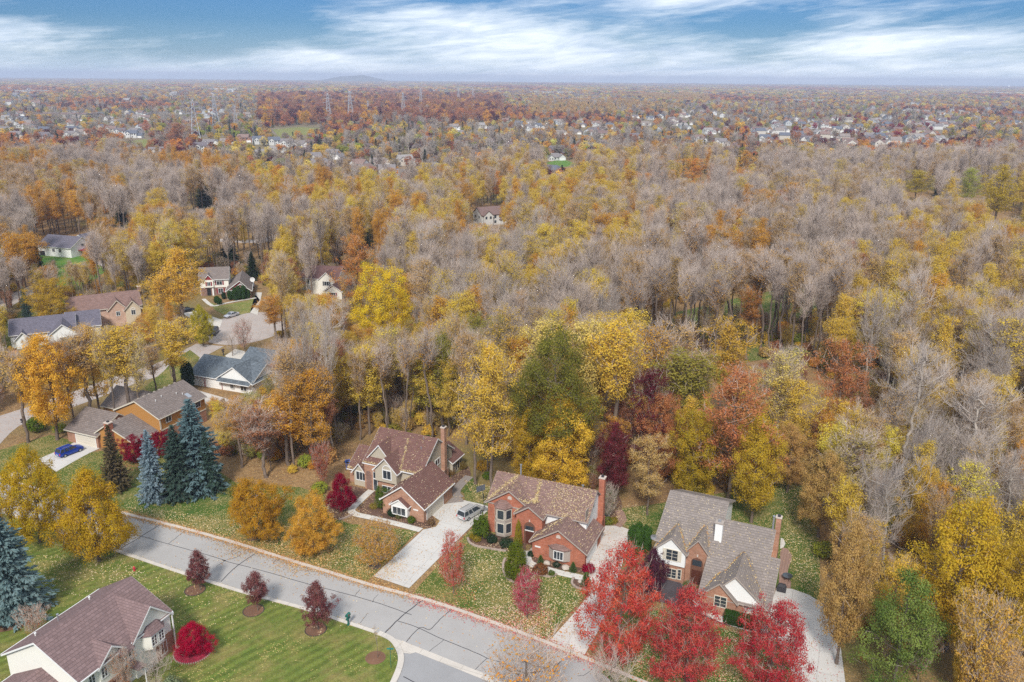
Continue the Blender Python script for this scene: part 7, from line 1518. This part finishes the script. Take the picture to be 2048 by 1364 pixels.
def on_roof(H_, box, n, cols, cond=None):
    u0, u1, v0, v1 = box; k = 0
    while k < n:
        u, v = rl.uniform(u0, u1), rl.uniform(v0, v1)
        if cond and not cond(u, v): continue
        z = H_.roof_z(u, v); k += 1
        if z < 1: continue
        x, y = H_.to_w(u, v); LPts.append((x, y, z+.03)); LC.append(cols[int(rl.integers(len(cols)))])
def on_line(H_, a, b, n, sd, cols):
    for _ in range(n):
        t = rl.uniform(0, 1); u, v = a[0]+(b[0]-a[0])*t+rl.normal(0, sd), a[1]+(b[1]-a[1])*t+rl.normal(0, sd); z = H_.roof_z(u, v)
        if z > 1: x, y = H_.to_w(u, v); LPts.append((x, y, z+.04)); LC.append(cols[int(rl.integers(len(cols)))])
H1 = HOUSES[0]
on_roof(H1, (-15.6, -3.8, 5.6, 12), 420, [PAL, YEL]); on_roof(H1, (-8, .4, 0, 9), 170, [PAL]); on_roof(H1, (-19.4, -15, 6, 11), 160, [PAL, YEL]); on_line(H1, (-8.0, 6.2), (-9.2, 11), 260, .12, [PAL, YEL]); on_line(H1, (-8, 6.0), (-4.2, 6.1), 200, .13, [PAL, YEL]); on_line(H1, (.38, 0), (.38, 9.4), 120, .05, [PAL, YEL]); on_line(H1, (-15.5, 6.1), (-12.5, 6.1), 120, .12, [PAL, YEL]); on_line(H1, (-19.2, 6.8), (-17, 6.7), 170, .15, [PAL, YEL])
on_roof(H2, (-7.4, -1.0, 4, 8.2), 1150, [PAL, YEL, PAL]); on_roof(H2, (-17.6, -7, 3.8, 8.2), 480, [PAL, YEL]); on_roof(H2, (-8.4, .3, 0, 7.6), 340, [PAL, YEL]); on_line(H2, (-9.6, 4.3), (-10.1, 8.2), 520, .17, [PAL, YEL]); on_line(H2, (-17.4, 4.3), (-14, 8.2), 520, .17, [PAL, YEL]); on_line(H2, (-17.4, 8.3), (-1, 8.3), 260, .1, [PAL, BRN]); on_line(H2, (-8.4, .2), (-4.6, 4.4), 160, .12, [PAL, YEL]); on_line(H2, (-12.2, 3), (-10, 5.4), 160, .12, [PAL, YEL])
on_roof(H3, (-16.6, -8.4, 3, 12.4), 420, [PAL]); on_roof(H3, (-8.6, .2, -1.8, 9.6), 330, [PAL, YEL]); on_line(H3, (-16.3, 3.0), (-14.2, 6.8), 80, .1, [YEL, ORG]); on_line(H3, (-12, 3.2), (-14, 6.8), 100, .1, [YEL, ORG]); on_line(H3, (-12.1, 3.8), (-10.5, 8), 90, .1, [YEL, ORG]); on_line(H3, (-8.8, 3.8), (-10.3, 8), 60, .1, [YEL, ORG]); on_line(H3, (-8.2, -1), (-4.6, 4.6), 140, .12, [YEL, ORG]); on_line(H3, (-.5, -1), (-4.2, 4.6), 60, .1, [YEL, ORG])
under(509, 1078, 5.5, 2200, [ORG, BRN, YEL]); under(615, 1107, 5.5, 2600, [ORG, YEL, BRN]); under(751, 1134, 4.0, 1200, [ORG, YEL]); in_px([(470, 1045), (836, 1062), (745, 1148), (660, 1138), (560, 1110)], 3600, [YEL, PAL, BRN])
in_px([(240, 1010), (470, 1040), (470, 1085), (330, 1044)], 1000, [YEL, PAL]); in_px([(860, 1130), (1000, 1080), (1170, 1190), (1100, 1278), (980, 1235)], 3200, [PAL, YEL, PAL]); under(922, 1187, 3, 200, [RED, ORG]); under(1059, 1238, 3.2, 900, [RED, (.6, .35, .3), ORG])
in_px([(930, 1220), (1100, 1200), (1110, 1280), (1040, 1262)], 1300, [(.62, .38, .30), PAL, BRN]); in_px([(1210, 1240), (1560, 1290), (1580, 1364), (1290, 1364)], 3600, [(.5, .25, .18), PAL, BRN, RED]); in_px([(1560, 960), (1640, 975), (1640, 1180), (1580, 1160)], 2400, [PAL, YEL])
in_px([(1215, 1000), (1300, 1010), (1290, 1060), (1230, 1050)], 500, [YEL, PAL]); in_px([(1440, 1250), (1530, 1270), (1480, 1310)], 260, [PAL, YEL]); in_px([(925, 960), (990, 975), (1000, 1010), (960, 1010)], 900, [PAL, YEL, BRN])
along([(x+.4, y-.2) for x, y in NK[2:9]], 8500, .5, [ORG, BRN, (.55, .33, .16)]); along([(x+.4, y-.3) for x, y in NK[8:13]], 4200, .5, [(.55, .25, .18), RED, (.6, .4, .3)]); along(NK[2:4], 900, .3, [PAL, ORG]); along(SK[3:9], 700, .3, [PAL, YEL])
in_px([(240, 1120), (480, 1190), (470, 1260), (330, 1260), (60, 1160), (100, 1110)], 900, [YEL, PAL], .06); in_px([(60, 1110), (240, 1110), (300, 1160), (80, 1170)], 900, [YEL, PAL], .06)
in_px([(1110, 1270), (1205, 1060), (1260, 1070), (1180, 1290)], 500, [BRN, (.5, .25, .15), RED], .07); in_px([(1560, 1260), (1660, 1240), (1690, 1364), (1590, 1364)], 260, [BRN, RED], .07); in_px([(760, 1150), (850, 1065), (925, 1060), (820, 1170)], 160, [BRN, ORG], .07); in_px([(860, 1040), (890, 1012), (960, 1012), (930, 1050)], 160, [ORG, BRN], .07)
in_px([(0, 1110), (1100, 1364), (1300, 1364), (900, 1215), (450, 1085), (240, 1030)], 600, [BRN, PAL, ORG], .03); in_px([(800, 1200), (1250, 1364), (1290, 1364), (900, 1215)], 500, [RED, (.5, .25, .15)], .03); under(264, 925, 4, 900, [RED, BRN]); under(386, 1304, 2.2, 700, [(.5, .04, .1), (.4, .02, .06)])
in_px([(640, 990), (720, 1030), (700, 1045), (660, 1040)], 500, [BRN, PAL]); in_px([(420, 900), (900, 870), (960, 900), (700, 905), (560, 965)], 2500, [ORG, YEL, BRN, BRN], .03)
n = len(LPts); P = np.array(LPts)+np.c_[np.zeros(n), np.zeros(n), rl.uniform(0, .03, n)]; U = rl.normal(0, 1, (n, 3)); U[:, 2] *= .3; U /= np.linalg.norm(U, axis=1, keepdims=True); V = np.cross(U, np.array([0, 0, 1.])+rl.normal(0, .3, (n, 3))); V /= np.linalg.norm(V, axis=1, keepdims=True)
s = rl.uniform(.055, .10, (n, 1)); lm = quads_mesh('fallen_leaves', P, U*s, V*s, rl.uniform(0, 1, n), M['bark'])
fm, t, b = newmat('fallen_leaf', .8, .1); at_ = t.nodes.new('ShaderNodeAttribute'); at_.attribute_name = 'leafcol'; t.links.new(at_.outputs['Color'], b.inputs['Base Color'])
lm.materials.clear(); lm.materials.append(fm); ca = lm.attributes.new('leafcol', 'FLOAT_COLOR', 'FACE'); ca.data.foreach_set('color', np.c_[np.array(LC)*rl.uniform(.75, 1.15, (n, 1)), np.ones(n)].astype(np.float32).ravel())
ob('fallen_leaves', lm, kind='stuff', label='fallen yellow, tan and red leaves on roofs, grass, drives and kerbs'); print('leaves', n, 'houses', nh[0])
# ------------------------------------------------------------------ the air
hz = MB().box(-15800, 15800, -58, 15300, -1, 118); hm_ = bpy.data.materials.new('haze'); hm_.use_nodes = True; t = hm_.node_tree; t.nodes.clear()
pv = t.nodes.new('ShaderNodeVolumePrincipled'); o_ = t.nodes.new('ShaderNodeOutputMaterial'); t.links.new(pv.outputs[0], o_.inputs['Volume']); pv.inputs['Color'].default_value = (.72, .80, 1.0, 1); pv.inputs['Density'].default_value = .00013; pv.inputs['Anisotropy'].default_value = 0.0
if HAZE: hz.build('haze', hm_, kind='stuff')
